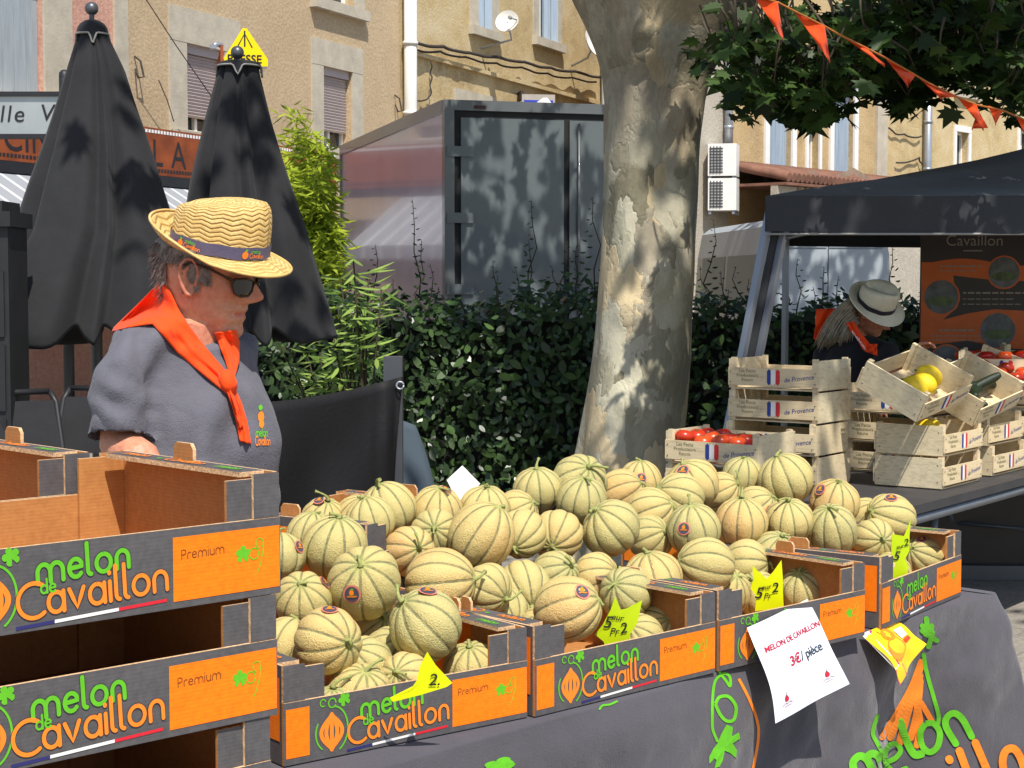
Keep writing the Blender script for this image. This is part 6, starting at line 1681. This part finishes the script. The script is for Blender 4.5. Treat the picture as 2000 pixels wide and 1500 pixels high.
def surf(name, rows, mats, parent, closed=True, attrs=None, thick=0, caps=False):
    m = MB(); m.grid(rows, 0, True, closed); o = m.build(name, mats, parent)
    if attrs:
        for k, v in attrs.items(): a = o.data.attributes.new(k, 'FLOAT', 'POINT'); a.data.foreach_set('value', [float(x) for r_ in v for x in r_])
    if thick: baked(o, [('SOLIDIFY', dict(thickness=thick, offset=-1))]); smooth_all(o)
    return o
def hat(parent, M, a, b, H, brim_f, brim_s, brim_b, M_st, M_bd, pinch=.024, curl=.034, logo=False):
    """fedora in its own frame: x forwards, z up"""
    prof = [(1, 0), (1.0, .03), (.99, .06), (.965, .082), (.92, .096), (.84, .105), (.68, .109), (.45, .110), (.2, .110), (.0, .110)]
    n = 120; rows = []; SU = []; SV = []
    for j in range(n):
        th = 2 * math.pi * j / n; row = []; su = []; sv = []
        bl = {0: brim_f, 1: brim_s}; cth = math.cos(th)
        bw = brim_s + (brim_f - brim_s) * max(0, cth) ** 2 + (brim_b - brim_s) * max(0, -cth) ** 2
        K = 12
        for i in range(K + 1):   # brim from its edge inwards
            f = 1 - i / K; up = curl * max(0, -cth * 1.0 + .25) ** 1.2 * f ** 1.5 - .020 * max(0, cth) ** 1.5 * f - .004 * f
            up += .003 * math.sin(3 * th + 1) * f
            row.append(M @ Vector(((a + bw * f) * math.cos(th), (b + bw * f) * math.sin(th), up))); su.append(j / n); sv.append(-f * bw / H * .9)
        for (r_, z) in prof[1:]:
            rr = r_; x = a * rr * math.cos(th); y = b * rr * math.sin(th); zz = z / .11 * H
            if z > .06:
                k = (z - .06) / .05
                zz -= k * pinch * math.exp(-(y / .030) ** 2) * (1 if x < .05 else max(0, 1 - (x - .05) / .06)) * min(1, max(0, (.95 - rr) * 4)) 
                zz += k * .022 * (x / a)
                y *= 1 - .18 * k * max(0, math.cos(th)) 
            row.append(M @ Vector((x, y, zz))); su.append(j / n); sv.append(z / .11 + (1 - rr) * .8)
        rows.append(row); SU.append(su); SV.append(sv)
    o = surf('hat', rows, M_st, parent, True, {'su': SU, 'sv': SV}); baked(o, [('SOLIDIFY', dict(thickness=.0035, offset=-1))]); smooth_all(o)
    e = MB(); e.tube([r_[0] for r_ in rows] + [rows[0][0]], .0035, 6); e.build('brim_edge', M_st, o)
    bm = MB(); z0, z1 = .003, .030
    bf = lambda th, z, l=0: M @ Vector(((a * 1.012 + .0015 + l) * math.cos(th), (b * 1.012 + .0015 + l) * math.sin(th), z / .11 * H + .0012 * math.sin(th * 9)))
    bm.grid([[bf(2 * math.pi * j / n, z0 + (z1 - z0) * i / 4) for i in range(5)] for j in range(n)], 0, True, True)
    if logo:
        for c in (-1.80, -.42, 1.2, 2.6):
            fn = lambda x, y, l: bf(c + x / a, y, .0015 + l)
            bm.poly([fn(-.034 + .008 * math.cos(R(k * 24)), .014 + .0085 * math.sin(R(k * 24)), 0) for k in range(15)], 2); bm.poly([fn(-.032 + .004 * math.cos(R(k * 40)), .0245 + .0025 * math.sin(R(k * 40)), 0) for k in range(9)], 1)
            pen(bm, 'melon', -.018, .0175, .0050, .0012, fn, 1, .34, 0, 0, 0); pen(bm, 'Cavaillon', -.022, .0075, .0056, .0014, fn, 2, .26, 0, 0, 0)
    bm.build('hat_band', [M_bd, M_lgreen, M_lorange], o); return o
HXF = [(0, .062), (.008, .077), (.018, .085), (.026, .082), (.033, .078), (.043, .085), (.048, .083), (.0505, .078), (.053, .084), (.058, .087), (.065, .083), (.070, .083), (.08, .084), (.095, .085), (.11, .083), (.12, .083), (.132, .091), (.15, .092), (.165, .088), (.19, .075), (.21, .055), (.225, .030), (.235, .004)]
HXB = [(0, .0), (.02, -.03), (.04, -.055), (.06, -.072), (.08, -.083), (.10, -.092), (.13, -.10), (.16, -.10), (.19, -.088), (.21, -.07), (.225, -.045), (.235, -.012)]
HW = [(0, .026), (.01, .040), (.02, .049), (.035, .057), (.05, .062), (.07, .066), (.09, .070), (.11, .073), (.14, .076), (.17, .074), (.19, .067), (.21, .053), (.225, .034), (.235, .008)]
NZ = [(0, 0), (.066, 0), (.069, .008), (.073, .022), (.079, .035), (.085, .036), (.092, .029), (.10, .022), (.11, .014), (.12, .006), (.13, 0), (.3, 0)]
NWD = [(0, .014), (.07, .0155), (.082, .014), (.092, .0105), (.11, .0085), (.3, .008)]
ip = lambda T, z: float(np.interp(z, [t[0] for t in T], [t[1] for t in T]))
def ips(T, z): return (ip(T, z - .003) + 2 * ip(T, z) + ip(T, z + .003)) / 4
def head_point(ph, z, old=1.0):
    xm = -.012; c, s = math.cos(ph), math.sin(ph); xf, xb, hw = ips(HXF, z), ips(HXB, z), ips(HW, z)
    tk = min(1, max(0, (z - .148) / .045)); sq = 1 - .34 * tk * tk * (3 - 2 * tk); xf *= sq; xb *= sq; hw *= sq
    y = hw * math.copysign(abs(s) ** .88, s)
    x = xm + (xf - xm) * abs(c) ** .80 if c >= 0 else xm - (xm - xb) * abs(c) ** .9
    if c > 0:
        g = lambda cy, cz, sy, sz: math.exp(-((abs(y) - cy) / sy) ** 2 - ((z - cz) / sz) ** 2)
        nw = ip(NWD, z); x += ip(NZ, z) * math.exp(-(y / nw) ** 2) + .009 * g(.0145, .0745, .0055, .006)
        x += -.013 * g(.033, .116, .016, .012) + .006 * g(.033, .114, .011, .008) + .006 * g(.030, .132, .022, .006)
        x += .006 * g(.046, .092, .014, .012) - .004 * g(.036, .062, .007, .016) * old + .004 * g(.046, .045, .012, .014) * old
        x += -.005 * math.exp(-((abs(y) - (.021 + (.074 - z) * .45)) / .0035) ** 2) * (1 if .042 < z < .078 else 0) * old   # nasolabial fold
        x += -.0035 * math.exp(-((z - .0505) / .0016) ** 2) * (1 if abs(y) < .024 else 0) - .003 * g(.027, .049, .004, .006) * old
        x += -.0022 * math.exp(-((z - (.155 + .002 * math.sin(y * 80))) / .0018) ** 2) * old - .0022 * math.exp(-((z - .166) / .0018) ** 2) * old
    return Vector((x, y, (z if z < .148 else .148 + (z - .148) * .55) - .10))
def add_head(mb, M, old=1.0):
    n, k = 110, 110
    rows = [[M @ head_point(2 * math.pi * j / n, .235 * i / k, old) for i in range(k + 1)] for j in range(n)]
    mb.grid(rows, 0, True, True); mb.poly([r_[0] for r_ in rows][::-1]); mb.poly([r_[-1] for r_ in rows])
    for s in (-1, 1):
        f = lambda x, y, z: M @ Vector((x, s * (.070 + y), z))
        helix = [f(.010, .004, -.004), f(.013, .008, .012), f(.010, .012, .026), f(.001, .015, .034), f(-.010, .017, .033), f(-.018, .019, .024), f(-.020, .019, .010), f(-.017, .017, -.004), f(-.010, .014, -.016), f(-.003, .010, -.024), f(.004, .007, -.025), f(.006, .005, -.016)]
        mb.tube(helix, [.0036, .004, .0042, .0042, .0042, .0044, .0042, .004, .0045, .0062, .0055, .004], 8)
        mb.tube([f(-.002, .012, .022), f(-.010, .013, .014), f(-.010, .012, .0), f(-.005, .010, -.012)], [.003, .0036, .0036, .003], 8)
        disc = [f(-.004 + .014 * math.cos(R(a)), .006 + .004 * (-math.cos(R(a))), .004 + .026 * math.sin(R(a))) for a in range(0, 360, 20)]
        d2 = [f(-.004 + .014 * math.cos(R(a)), .000 - .004, .004 + .026 * math.sin(R(a))) for a in range(0, 360, 20)]
        mb.poly(disc); mb.poly(d2[::-1])
        for i in range(18): mb.poly([disc[i], d2[i], d2[(i + 1) % 18], disc[(i + 1) % 18]])
        mb.tube([f(.011, .004, .004), f(.011, .007, -.004), f(.009, .004, -.010)], [.003, .0042, .003], 7)
def add_hand(mb, M, s=1, curl=.5):
    mb.tube([M @ Vector(p) for p in ((-.02, 0, 0), (.02, 0, .0), (.06, 0, -.002), (.095, 0, -.006))], [.026, .036, .042, .036], 12, flat=.45)
    for i, (y, L) in enumerate(((-.030, .072), (-.010, .082), (.011, .076), (.030, .058))):
        p = Vector((.09, y * s, -.004)); pts = [p - Vector((.02, 0, 0)), p]; a = .15
        for k, f in enumerate((.45, .32, .23)):
            a += curl * (.5 + .2 * i); p = p + Vector((math.cos(a) * L * f, y * s * .12, -math.sin(a) * L * f)); pts.append(p)
        mb.tube([M @ q for q in pts], [.0095, .0095, .0088, .0080, .0066], 8)
    mb.tube([M @ Vector(p) for p in ((.015, -.028 * s, -.004), (.045, -.050 * s, -.014), (.068, -.056 * s, -.028), (.084, -.052 * s, -.042))], [.014, .0125, .010, .0078], 8)
def frame_m(o, f, u, sc=1.0):
    f = Vector(f).normalized(); u = Vector(u); u = (u - f * u.dot(f)).normalized(); l = u.cross(f)
    return Matrix(((f.x * sc, l.x * sc, u.x * sc, o[0]), (f.y * sc, l.y * sc, u.y * sc, o[1]), (f.z * sc, l.z * sc, u.z * sc, o[2]), (0, 0, 0, 1)))
def torso_rows(sec, c, f, lean=0, zl=(9, 10), k=1.0, n=72):
    r_ = Vector((f.y, -f.x, 0)); S = sorted(sec); rows = []
    zs = np.linspace(S[0][0], S[-1][0], 60)
    for j in range(n):
        th = 2 * math.pi * j / n; row = []
        for z in zs:
            w_, d_, fo = (float(np.interp(z, [s[0] for s in S], [s[q] for s in S])) for q in (1, 2, 3))
            cx, cy = math.cos(th), math.sin(th); e = .86
            p = c + f * (fo + k * d_ * math.copysign(abs(cx) ** e, cx)) + r_ * (k * w_ * math.copysign(abs(cy) ** e, cy)); tq = min(1, max(0, (z - zl[0]) / (zl[1] - zl[0]))); row.append(Vector((p.x, p.y, z - lean * tq * tq * (3 - 2 * tq) * (p - c).dot(f))))
        rows.append(row)
    return rows
def capped(mb, rows): mb.grid(rows, 0, True, True); mb.poly([r_[0] for r_ in rows][::-1]); mb.poly([r_[-1] for r_ in rows])
def legs(o, c, f, z0, mat):
    r_ = Vector((f.y, -f.x, 0)); m = MB()
    for s in (-1, 1):
        q = c + r_ * .10 * s; m.tube([Vector((q.x, q.y, z)) for z in (z0, z0 - .15, .75, .5, .25, .09)], [.12, .12, .105, .085, .075, .075], 16)
    m.tube([Vector((c.x, c.y, z)) for z in (z0 + .1, z0, z0 - .12)], [.19, .20, .17], 20)
    t = m.build('trousers', mat, o); baked(t, [('REMESH', dict(mode='VOXEL', voxel_size=.014)), ('SMOOTH', dict(factor=.5, iterations=6))]); smooth_all(t)
    for s in (-1, 1):
        q = c + r_ * .10 * s; m = MB(); A = frame_m((q.x, q.y, 0), f, (0, 0, 1))
        m.tube([A @ Vector(p) for p in ((-.08, 0, .045), (-.02, 0, .06), (.06, 0, .05), (.14, 0, .035), (.19, 0, .025))], [.04, .048, .045, .045, .028], 14, flat=.8); m.build('shoe', M_rubber, o)
def hair_cap(o, M, fn, mat, seed_, strands=1600, strand_len=.016, off=.005):
    r_ = random.Random(seed_); n, k = 120, 70; m = MB(); rows = [[None] * (k + 1) for _ in range(n)]; keep = {}
    for j in range(n):
        ph = 2 * math.pi * j / n - math.pi
        for i in range(k + 1):
            z = .03 + .18 * i / k; p = head_point(ph, z); d = Vector((p.x + .012, p.y, (p.z - .03) * .4)).normalized()
            rows[j][i] = p + d * (off + .003 * mnoise.noise(p * 60))
    V = [M @ q for row in rows for q in row]; F = []
    for j in range(n):
        for i in range(k):
            ph = 2 * math.pi * (j + .5) / n - math.pi; z = .03 + .18 * (i + .5) / k
            if fn(ph, z + .006 * mnoise.noise(Vector((ph * 6, z * 60, 0)))): F.append((j * (k + 1) + i, ((j + 1) % n) * (k + 1) + i, ((j + 1) % n) * (k + 1) + i + 1, j * (k + 1) + i + 1))
    m.add(V, F, 0, True)
    q = 0
    while q < strands:
        ph = r_.uniform(-math.pi, math.pi); z = r_.uniform(.03, .2)
        if not fn(ph, z): continue
        q += 1; p = head_point(ph, z); d = Vector((p.x + .012, p.y, 0)).normalized(); p = p + d * off; t = Vector((-.5 + r_.gauss(0, .25), r_.gauss(0, .2), -1)); e = p + (t.normalized() + d * r_.uniform(.0, .35)) * strand_len * r_.uniform(.6, 1.3); w_ = Vector((r_.gauss(0, 1), r_.gauss(0, 1), 0)).normalized() * .0009
        m.add([M @ (p - w_), M @ (p + w_), M @ e], [(0, 1, 2)], 0)
    return m.build('hair', mat, o)
def flush(o, M):
    inv = M.inverted(); vals = []
    for v in o.data.vertices:
        p = inv @ v.co; z = p.z + .10; f = 0
        if -.05 < z < .24 and abs(p.x) < .2 and abs(p.y) < .13:
            lip = math.exp(-((z - .051) / .0065) ** 2) * (1 if (abs(p.y) < .025 and p.x > .06) else 0)
            ear = .35 if abs(p.y) > .075 and z < .15 else 0
            nose = .45 * math.exp(-((p.x - .115) / .018) ** 2 - ((z - .083) / .014) ** 2)
            cheek = .3 * math.exp(-((abs(p.y) - .05) / .02) ** 2 - ((z - .085) / .022) ** 2) if p.x > 0 else 0
            neck = .35 if z < .03 and p.x < .05 else 0
            f = max(lip * .75, ear, nose, cheek, neck)
        else: f = .12
        vals.append(f + .08 * mnoise.noise(v.co * 30))
    a = o.data.attributes.new('flush', 'FLOAT', 'POINT'); a.data.foreach_set('value', [max(0, x) for x in vals])

def seller():
    Y = 3.95; s = Y / 3250; P = lambda px, py, dy=0: PY(px, py, Y + dy); Z = lambda py: 1.6 + (555 - py) * s
    c = PY(352, 555, Y); c.z = 0
    o = thing('person', 'person in straw hat, sunglasses and orange neckerchief behind the cardboard crates', 'person', c)
    psi = R(40); f = Vector((math.cos(psi), -math.sin(psi), 0)); rr = Vector((f.y, -f.x, 0)); C0 = Vector((0, 0, 0))
    sec = [(Z(py), w_, d_, fo) for py, w_, d_, fo in ((640, .110, .094, .02), (652, .150, .106, .008), (668, .180, .12, 0), (695, .182, .136, .004), (740, .184, .156, .014), (800, .188, .174, .024), (860, .194, .190, .03), (920, .20, .198, .034), (1000, .21, .195, .03), (1080, .225, .17, .02), (1160, .215, .15, .01))]
    L = lambda px, py, dy: P(px, py, dy) - c
    yaw = R(12); pit = R(9); hf = Vector((math.cos(yaw) * math.cos(pit), -math.sin(yaw) * math.cos(pit), -math.sin(pit)))
    HM = frame_m(L(404, 543, 0), hf, (.0, -.05, 1), 1.235) @ Matrix.Diagonal((1, 1, 1.15, 1))
    b = MB(); add_head(b, HM)
    b.tube([HM @ Vector((-.022, 0, .0)), HM @ Vector((-.022, 0, -.05)), HM @ Vector((-.03, 0, -.085)), Vector((.01, -.005, Z(640))), Vector((.0, 0, Z(690)))], [.058, .070, .076, .088, .10], 20)
    b.tube([HM @ Vector((.02, 0, -.075)), HM @ Vector((.055, 0, -.088))], [.040, .032], 14)      # soft under-chin
    capped(b, torso_rows([(z, w_ * .82, d_ * .8, fo) for z, w_, d_, fo in sec[1:]], C0, f, .42, (Z(800), Z(650))))
    sh = L(254, 702, -.15); el = L(235, 866, -.232); hd = el + Vector((.17, -.15, -.19))
    b.tube([sh, sh.lerp(el, .5) + Vector((-.006, 0, 0)), el, el + Vector((.05, -.05, -.03)), el.lerp(hd, .55), hd], [.046, .046, .047, .049, .044, .031], 18)
    add_hand(b, frame_m(hd, hd - el, (0, 0, 1), 1.05), 1, .35)
    sh2 = L(445, 702, .13); el2 = L(425, 868, .17); hd2 = L(465, 965, .04)
    b.tube([sh2, sh2.lerp(el2, .5), el2, el2.lerp(hd2, .5), hd2], [.058, .054, .047, .043, .031], 16); add_hand(b, frame_m(hd2, hd2 - el2, (0, 0, 1), 1.05), -1, .35)
    body = b.build('body', M_skin, o); baked(body, [('REMESH', dict(mode='VOXEL', voxel_size=.0040)), ('SMOOTH', dict(factor=.5, iterations=2))]); smooth_all(body); flush(body, HM)
    # T-shirt: torso and sleeves in one cloth surface
    t = MB(); capped(t, torso_rows(sec, C0, f, .42, (Z(800), Z(650))))
    cu = L(231, 858, -.245)
    t.tube([L(305, 672, -.08), L(262, 692, -.145), L(243, 735, -.20), L(234, 790, -.225), cu], [.068, .076, .068, .069, .077], 26)
    cu2 = sh2.lerp(el2, .72); t.tube([sh2 + Vector((-.09, -.06, .03)), sh2, sh2.lerp(el2, .35), cu2], [.065, .086, .082, .080], 22)
    ts = t.build('tshirt', [M_shirt, M_lgreen, M_lorange], o); baked(ts, [('REMESH', dict(mode='VOXEL', voxel_size=.0075)), ('SMOOTH', dict(factor=.5, iterations=3))])
    ax = (cu - L(234, 790, -.225)).normalized(); pit_ = L(300, 740, -.16)
    ts.data.update(); sl = L(240, 790, 0)
    co = [v.co.copy() for v in ts.data.vertices]; no = [v.normal.copy() for v in ts.data.vertices]
    for v, p, nn in zip(ts.data.vertices, co, no):
        q = p - pit_; ang = math.atan2(q.z, q.x); dist = math.hypot(q.x, q.z)
        d = .009 * math.exp(-((dist - .17) / .09) ** 2) * math.sin(ang * 5 + dist * 30 + 5 * mnoise.noise(p * 5)) * (1 if p.y < .02 else .2) + .009 * math.exp(-((p.x - sl.x) / .10) ** 2) * max(0, min(1, (Z(700) - p.z) * 12)) * math.sin(p.z * 62 + p.x * 40 + 4 * mnoise.noise(p * 7))
        d += .022 * mnoise.noise(Vector((p.x * 6 + p.z * 4, p.y * 6, p.z * 2.6 + p.x * 4))) + .010 * mnoise.noise(Vector((p.x * 16, p.y * 14, p.z * 7)))
        low = max(0, (Z(760) - p.z)) ; d += .012 * min(1, low * 4) * 1.6 * math.sin(p.z * 34 + 3 * mnoise.noise(p * 4) + p.x * 8) * .45
        h = p - cu; al = h.dot(ax)
        new = p + nn * d
        if al > -.012 and (h - ax * al).length < .095 and p.x < -.06:
            rad = (h - ax * al).length
            if rad < .068: new = new - ax * .08 * (1 - (rad / .068) ** 4)
        v.co = new
    smooth_all(ts)
    bpy.context.view_layer.update()
    def tree(ob): return BVHTree.FromPolygons([v.co + c for v in ob.data.vertices], [list(p.vertices) for p in ob.data.polygons])
    bt, bb = tree(ts), tree(body)
    def hit(px, py, which=(bt, bb)):
        d = ray(px, py).normalized(); best = None
        for w_ in which:
            h = w_.ray_cast(CAM, d)
            if h[0] is not None and (best is None or h[3] < best[1]): best = (h[0], h[3], h[1])
        return best
    pr = MB()
    def fnp(x, y, l):
        h = hit(x, y, (bt,)); p = h[0] if h else P(x, y, .0); d = ray(x, y).normalized(); return p - d * (.0025 + l) - c
    for q in (((510, 814), 6, 11, 1), ((511, 828), 5, 8, 1)): pr.poly([fnp(q[0][0] + q[1] * math.cos(R(k * 30)), q[0][1] + q[2] * math.sin(R(k * 30)), .0) for k in range(12)], q[3])
    pr.poly([fnp(509 + 4 * math.cos(R(k * 40)), 796 + 6 * math.sin(R(k * 40)), .001) for k in range(9)], 0)
    pen(pr, 'melon', 494, -852, 9, 2.4, lambda x, y, l: fnp(500 + (x - 494) * .46, -y, .001), 0, .3, 0, 0, 0); pen(pr, 'Cavaillon', 492, -869, 10, 2.4, lambda x, y, l: fnp(499 + (x - 492) * .36, -y, .001), 1, .26, 0, 0, 0)
    pr.build('print', [M_lgreen, M_lorange], ts)
    legs(o, Vector((0, 0, 0)), f, 1.0, M_trouser)
    def hr(ph, z):
        a = abs(math.degrees(ph)); 
        if a < 66: return False
        lo = .098 if a < 78 else (.078 if a < 92 else (.12 if a < 118 else (.085 if a < 135 else .058)))
        return lo < z < (.148 if a < 110 else .165)
    hair_cap(o, HM, hr, M_hairg, 4)
    g = MB()
    for sd in (-1, 1):
        g.tube([HM @ Vector(p) for p in ((-.014, sd * .083, .022), (.0, sd * .082, .029), (.04, sd * .080, .022), (.084, sd * .068, .008))], [.0028, .003, .0032, .0042], 6)
        ol = [HM @ Vector((.099 - 7 * (abs(y) - .0) ** 2 * .9, sd * y, z)) for y, z in ((.009, .004), (.012, .010), (.034, .0125), (.057, .011), (.060, .004), (.055, -.012), (.042, -.0175), (.022, -.016), (.012, -.009), (.009, .004))]
        g.tube(ol, .0026, 6)
        ctr = HM @ Vector((.1015 - .007, sd * .036, -.003)); n_ = len(ol) - 1; g.add([ctr] + ol[:-1], [(0, i + 1, (i + 1) % n_ + 1) for i in range(n_)], 1, True)
    g.tube([HM @ Vector(p) for p in ((.0985, -.010, .004), (.106, 0, .008), (.0985, .010, .004))], .003, 6)
    g.build('sunglasses', [M_frame, M_lens], o)
    # neckerchief: near band laid on neck and shoulder, far band, knot and two tails
    def lay(inner, outer, nu, nv, lift, bulge, seed_, fixed=None):
        Pi = lambda T, u: Vector((np.interp(u, np.linspace(0, 1, len(T)), [a[0] for a in T]), np.interp(u, np.linspace(0, 1, len(T)), [a[1] for a in T])))
        px = [[Pi(inner, i / nu).lerp(Pi(outer, i / nu), j / nv) for j in range(nv + 1)] for i in range(nu + 1)]; dep = []
        for i in range(nu + 1):
            row = []
            for j in range(nv + 1):
                h = hit(px[i][j].x, px[i][j].y); row.append(h[1] if h else None)
            dep.append(row)
        known = [x for r_ in dep for x in r_ if x]; mean = sum(known) / len(known)
        for _ in range(60):
            for i in range(nu + 1):
                for j in range(nv + 1):
                    if dep[i][j] is None:
                        nb = [dep[a][b_] for a, b_ in ((i - 1, j), (i + 1, j), (i, j - 1), (i, j + 1)) if 0 <= a <= nu and 0 <= b_ <= nv and dep[a][b_] is not None]
                        if nb: dep[i][j] = sum(nb) / len(nb) + .006
        dep = [[x or mean for x in r_] for r_ in dep]; base = [r_[:] for r_ in dep]
        for _ in range(14):
            dep = [[min(base[i][j], sum(dep[a][b_] for a, b_ in ((max(i - 1, 0), j), (min(i + 1, nu), j), (i, max(j - 1, 0)), (i, min(j + 1, nv)))) / 4) for j in range(nv + 1)] for i in range(nu + 1)]
        rows = []
        for i in range(nu + 1):
            row = []
            for j in range(nv + 1):
                u, v = i / nu, j / nv; d = ray(px[i][j].x, px[i][j].y).normalized()
                k = lift + bulge * (math.sin(v * math.pi) ** .7) * (.75 + .25 * math.sin(u * 5)) + .0075 * math.sin(v * 11 + u * 3 + seed_) * math.sin(v * math.pi) + .006 * mnoise.noise(Vector((u * 7, v * 5, seed_)))
                row.append(CAM + d * (dep[i][j] - k) - c)
            rows.append(row)
        return rows
    sm = MB()
    inner = [(300, 566), (316, 547), (332, 566), (351, 608), (372, 640), (394, 669), (420, 700), (448, 733)]; outer = [(222, 640), (218, 648), (250, 640), (297, 633), (322, 660), (345, 688), (385, 722), (436, 764)]
    sm.grid(lay(inner, outer, 56, 22, .006, .020, 1))
    sm.grid(lay([(452, 742), (440, 706), (424, 664), (418, 650)], [(455, 748), (468, 704), (468, 668), (462, 644)], 24, 12, .008, .014, 3))
    sm.grid([[L(np.interp(u, [0, .5, 1], [300, 330, 400]), np.interp(u, [0, .5, 1], [560, 575, 620]), np.interp(u, [0, .5, 1], [.02, .10, .13])).lerp(L(np.interp(u, [0, .5, 1], [235, 330, 440]), np.interp(u, [0, .5, 1], [640, 640, 655]), np.interp(u, [0, .5, 1], [.03, .17, .17])), v) for v in np.linspace(0, 1, 6)] for u in np.linspace(0, 1, 14)])
    kh = hit(446, 748); kc = kh[0] - ray(446, 748) * .02 - c
    sm.tube([kc + Vector((-.010, .004, .026)), kc + Vector((-.002, -.004, .012)), kc + Vector((.002, -.005, -.004)), kc + Vector((.008, 0, -.020))], [.014, .021, .022, .015], 12, flat=.75)
    sm.grid(lay([(438, 758), (456, 800), (462, 830), (468, 862)], [(456, 752), (472, 786), (484, 826), (491, 868)], 24, 10, .007, .010, 5))
    sm.grid(lay([(440, 756), (452, 790), (458, 812), (466, 838)], [(452, 756), (462, 790), (470, 812), (476, 834)], 16, 8, .016, .008, 7))
    so_ = sm.build('neckerchief', M_scarf, o); baked(so_, [('SOLIDIFY', dict(thickness=.0028, offset=0)), ('SMOOTH', dict(factor=.4, iterations=2))]); smooth_all(so_)
    hy, hp = R(12), R(12.5)
    hf2 = Vector((math.cos(hy) * math.cos(hp), -math.sin(hy) * math.cos(hp), -math.sin(hp)))
    hat(o, frame_m(L(429, 486, -.005), hf2, Vector((.0, -.17, 1)), 1.0), .118, .102, .118, .058, .044, .055, M_straw, M_band, .022, .046, True)
seller()

def helper():
    Y = 8.3; s = Y / 3250; c = PY(1672, 555, Y); c.z = 0; Z = lambda py: 1.6 + (555 - py) * s; L = lambda px, py, dy=0: PY(px, py, Y + dy) - c
    o = thing('person', 'person in cream hat and black top bending over the wooden crates', 'person', c)
    f = Vector((.7, -.71, 0)).normalized(); C0 = Vector((0, 0, 0))
    up = Vector((.16, -.62, .72)).normalized(); hf = Vector((.748, -.30, -.60)); hf = (hf - up * hf.dot(up)).normalized()
    hc = L(1711, 592, -.12); hd = hc - up * .078
    HM = frame_m(hd, hf, up, 1.0)
    sec = [(Z(py), w_, d_, fo) for py, w_, d_, fo in ((655, .07, .065, .04), (664, .11, .085, .03), (678, .160, .105, .01), (700, .190, .12, 0), (750, .195, .13, -.01), (800, .185, .125, -.03), (880, .19, .125, -.04), (960, .19, .12, -.04))]
    b = MB(); add_head(b, HM, .4); b.tube([HM @ Vector((-.03, 0, .0)), HM @ Vector((-.035, 0, -.06)), Vector((.0, .0, Z(662))), Vector((0, 0, Z(695)))], [.052, .056, .06, .07], 16)
    capped(b, torso_rows([(z, w_ * .82, d_ * .8, fo) for z, w_, d_, fo in sec[1:]], C0, f))
    sh = L(1734, 692, -.05); el = L(1716, 742, -.26); hn = L(1776, 692, -.36)
    b.tube([sh, sh.lerp(el, .5), el, el.lerp(hn, .5), hn], [.045, .042, .038, .035, .025], 14); add_hand(b, frame_m(hn, hn - el, (0, 0, 1), .9), 1, .5)
    sh2 = L(1612, 694, .0); el2 = sh2 + Vector((.02, -.10, -.26)); hn2 = el2 + Vector((.12, -.2, .02))
    b.tube([sh2, sh2.lerp(el2, .5), el2, el2.lerp(hn2, .5), hn2], [.045, .042, .038, .035, .025], 14); add_hand(b, frame_m(hn2, hn2 - el2, (0, 0, 1), .9), -1, .5)
    body = b.build('body', M_skin, o); baked(body, [('REMESH', dict(mode='VOXEL', voxel_size=.006)), ('SMOOTH', dict(factor=.5, iterations=2))]); smooth_all(body); flush(body, HM)
    t = MB(); capped(t, torso_rows(sec, C0, f)); t.tube([L(1700, 682), sh, sh.lerp(el, .5), sh.lerp(el, .7)], [.06, .068, .066, .064], 16); t.tube([L(1640, 682), sh2, sh2.lerp(el2, .5), sh2.lerp(el2, .7)], [.06, .068, .066, .064], 16)
    ts = t.build('top', M_black_shirt, o); baked(ts, [('REMESH', dict(mode='VOXEL', voxel_size=.012)), ('SMOOTH', dict(factor=.5, iterations=6))]); smooth_all(ts)
    legs(o, Vector((-.02, .03, 0)), f, .9, M_trouser)
    r_ = random.Random(9); h = MB()
    for k in range(420):
        a = r_.random(); st = L(1660 + 18 * a + r_.gauss(0, 2), 584 + 46 * a + r_.gauss(0, 2), -.08 - .07 * r_.random()); en = L(1597 + 62 * a + r_.gauss(0, 4), 676 - 18 * a + r_.gauss(0, 5), -.05 - .10 * a + r_.gauss(0, .02)); md = st.lerp(en, .45) + Vector((-.02 + r_.gauss(0, .006), -.02, .035))
        pts = []
        for i in range(9):
            q = i / 8; pts.append(st * (1 - q) ** 2 + md * 2 * q * (1 - q) + en * q * q)
        h.tube(pts, [.003, .0036, .0036, .0036, .0034, .003, .0026, .002, .001], 4)
    h.build('hair', M_hairb, o)
    sc_ = MB()
    def q4(a, b_, c_, d_, n=10, amp=.012, sd=0): return [[a.lerp(b_, i / n).lerp(d_.lerp(c_, i / n), j / n) + Vector((0, amp * math.sin(i * .9 + j * .7 + sd), amp * .5 * math.sin(j * 1.1 + sd))) for j in range(n + 1)] for i in range(n + 1)]
    sc_.grid(q4(L(1595, 604, .02), L(1632, 602, .0), L(1612, 668, -.02), L(1590, 660, .0)))
    sc_.grid(q4(L(1652, 632, -.16), L(1668, 630, -.20), L(1714, 696, -.26), L(1692, 688, -.22), sd=2)); sc_.grid(q4(L(1698, 672, -.25), L(1713, 672, -.25), L(1712, 694, -.25), L(1698, 688, -.25), sd=3))
    so_ = sc_.build('neckerchief', M_scarf, o); baked(so_, [('SOLIDIFY', dict(thickness=.004, offset=0))]); smooth_all(so_)
    tx = MB(); fn = lambda x, y, l: L(1664 + x * .8, 650 + x * 1.05 - y, -.25 - l)
    text(tx, 'melon', 0, 0, 13, fn, 0, 0); tx.build('lettering', M_white, so_)
    hat(o, frame_m(hc, hf, up, 1.0), .098, .084, .105, .055, .045, .045, M_straw2, M_band2, .03, .02)
helper()
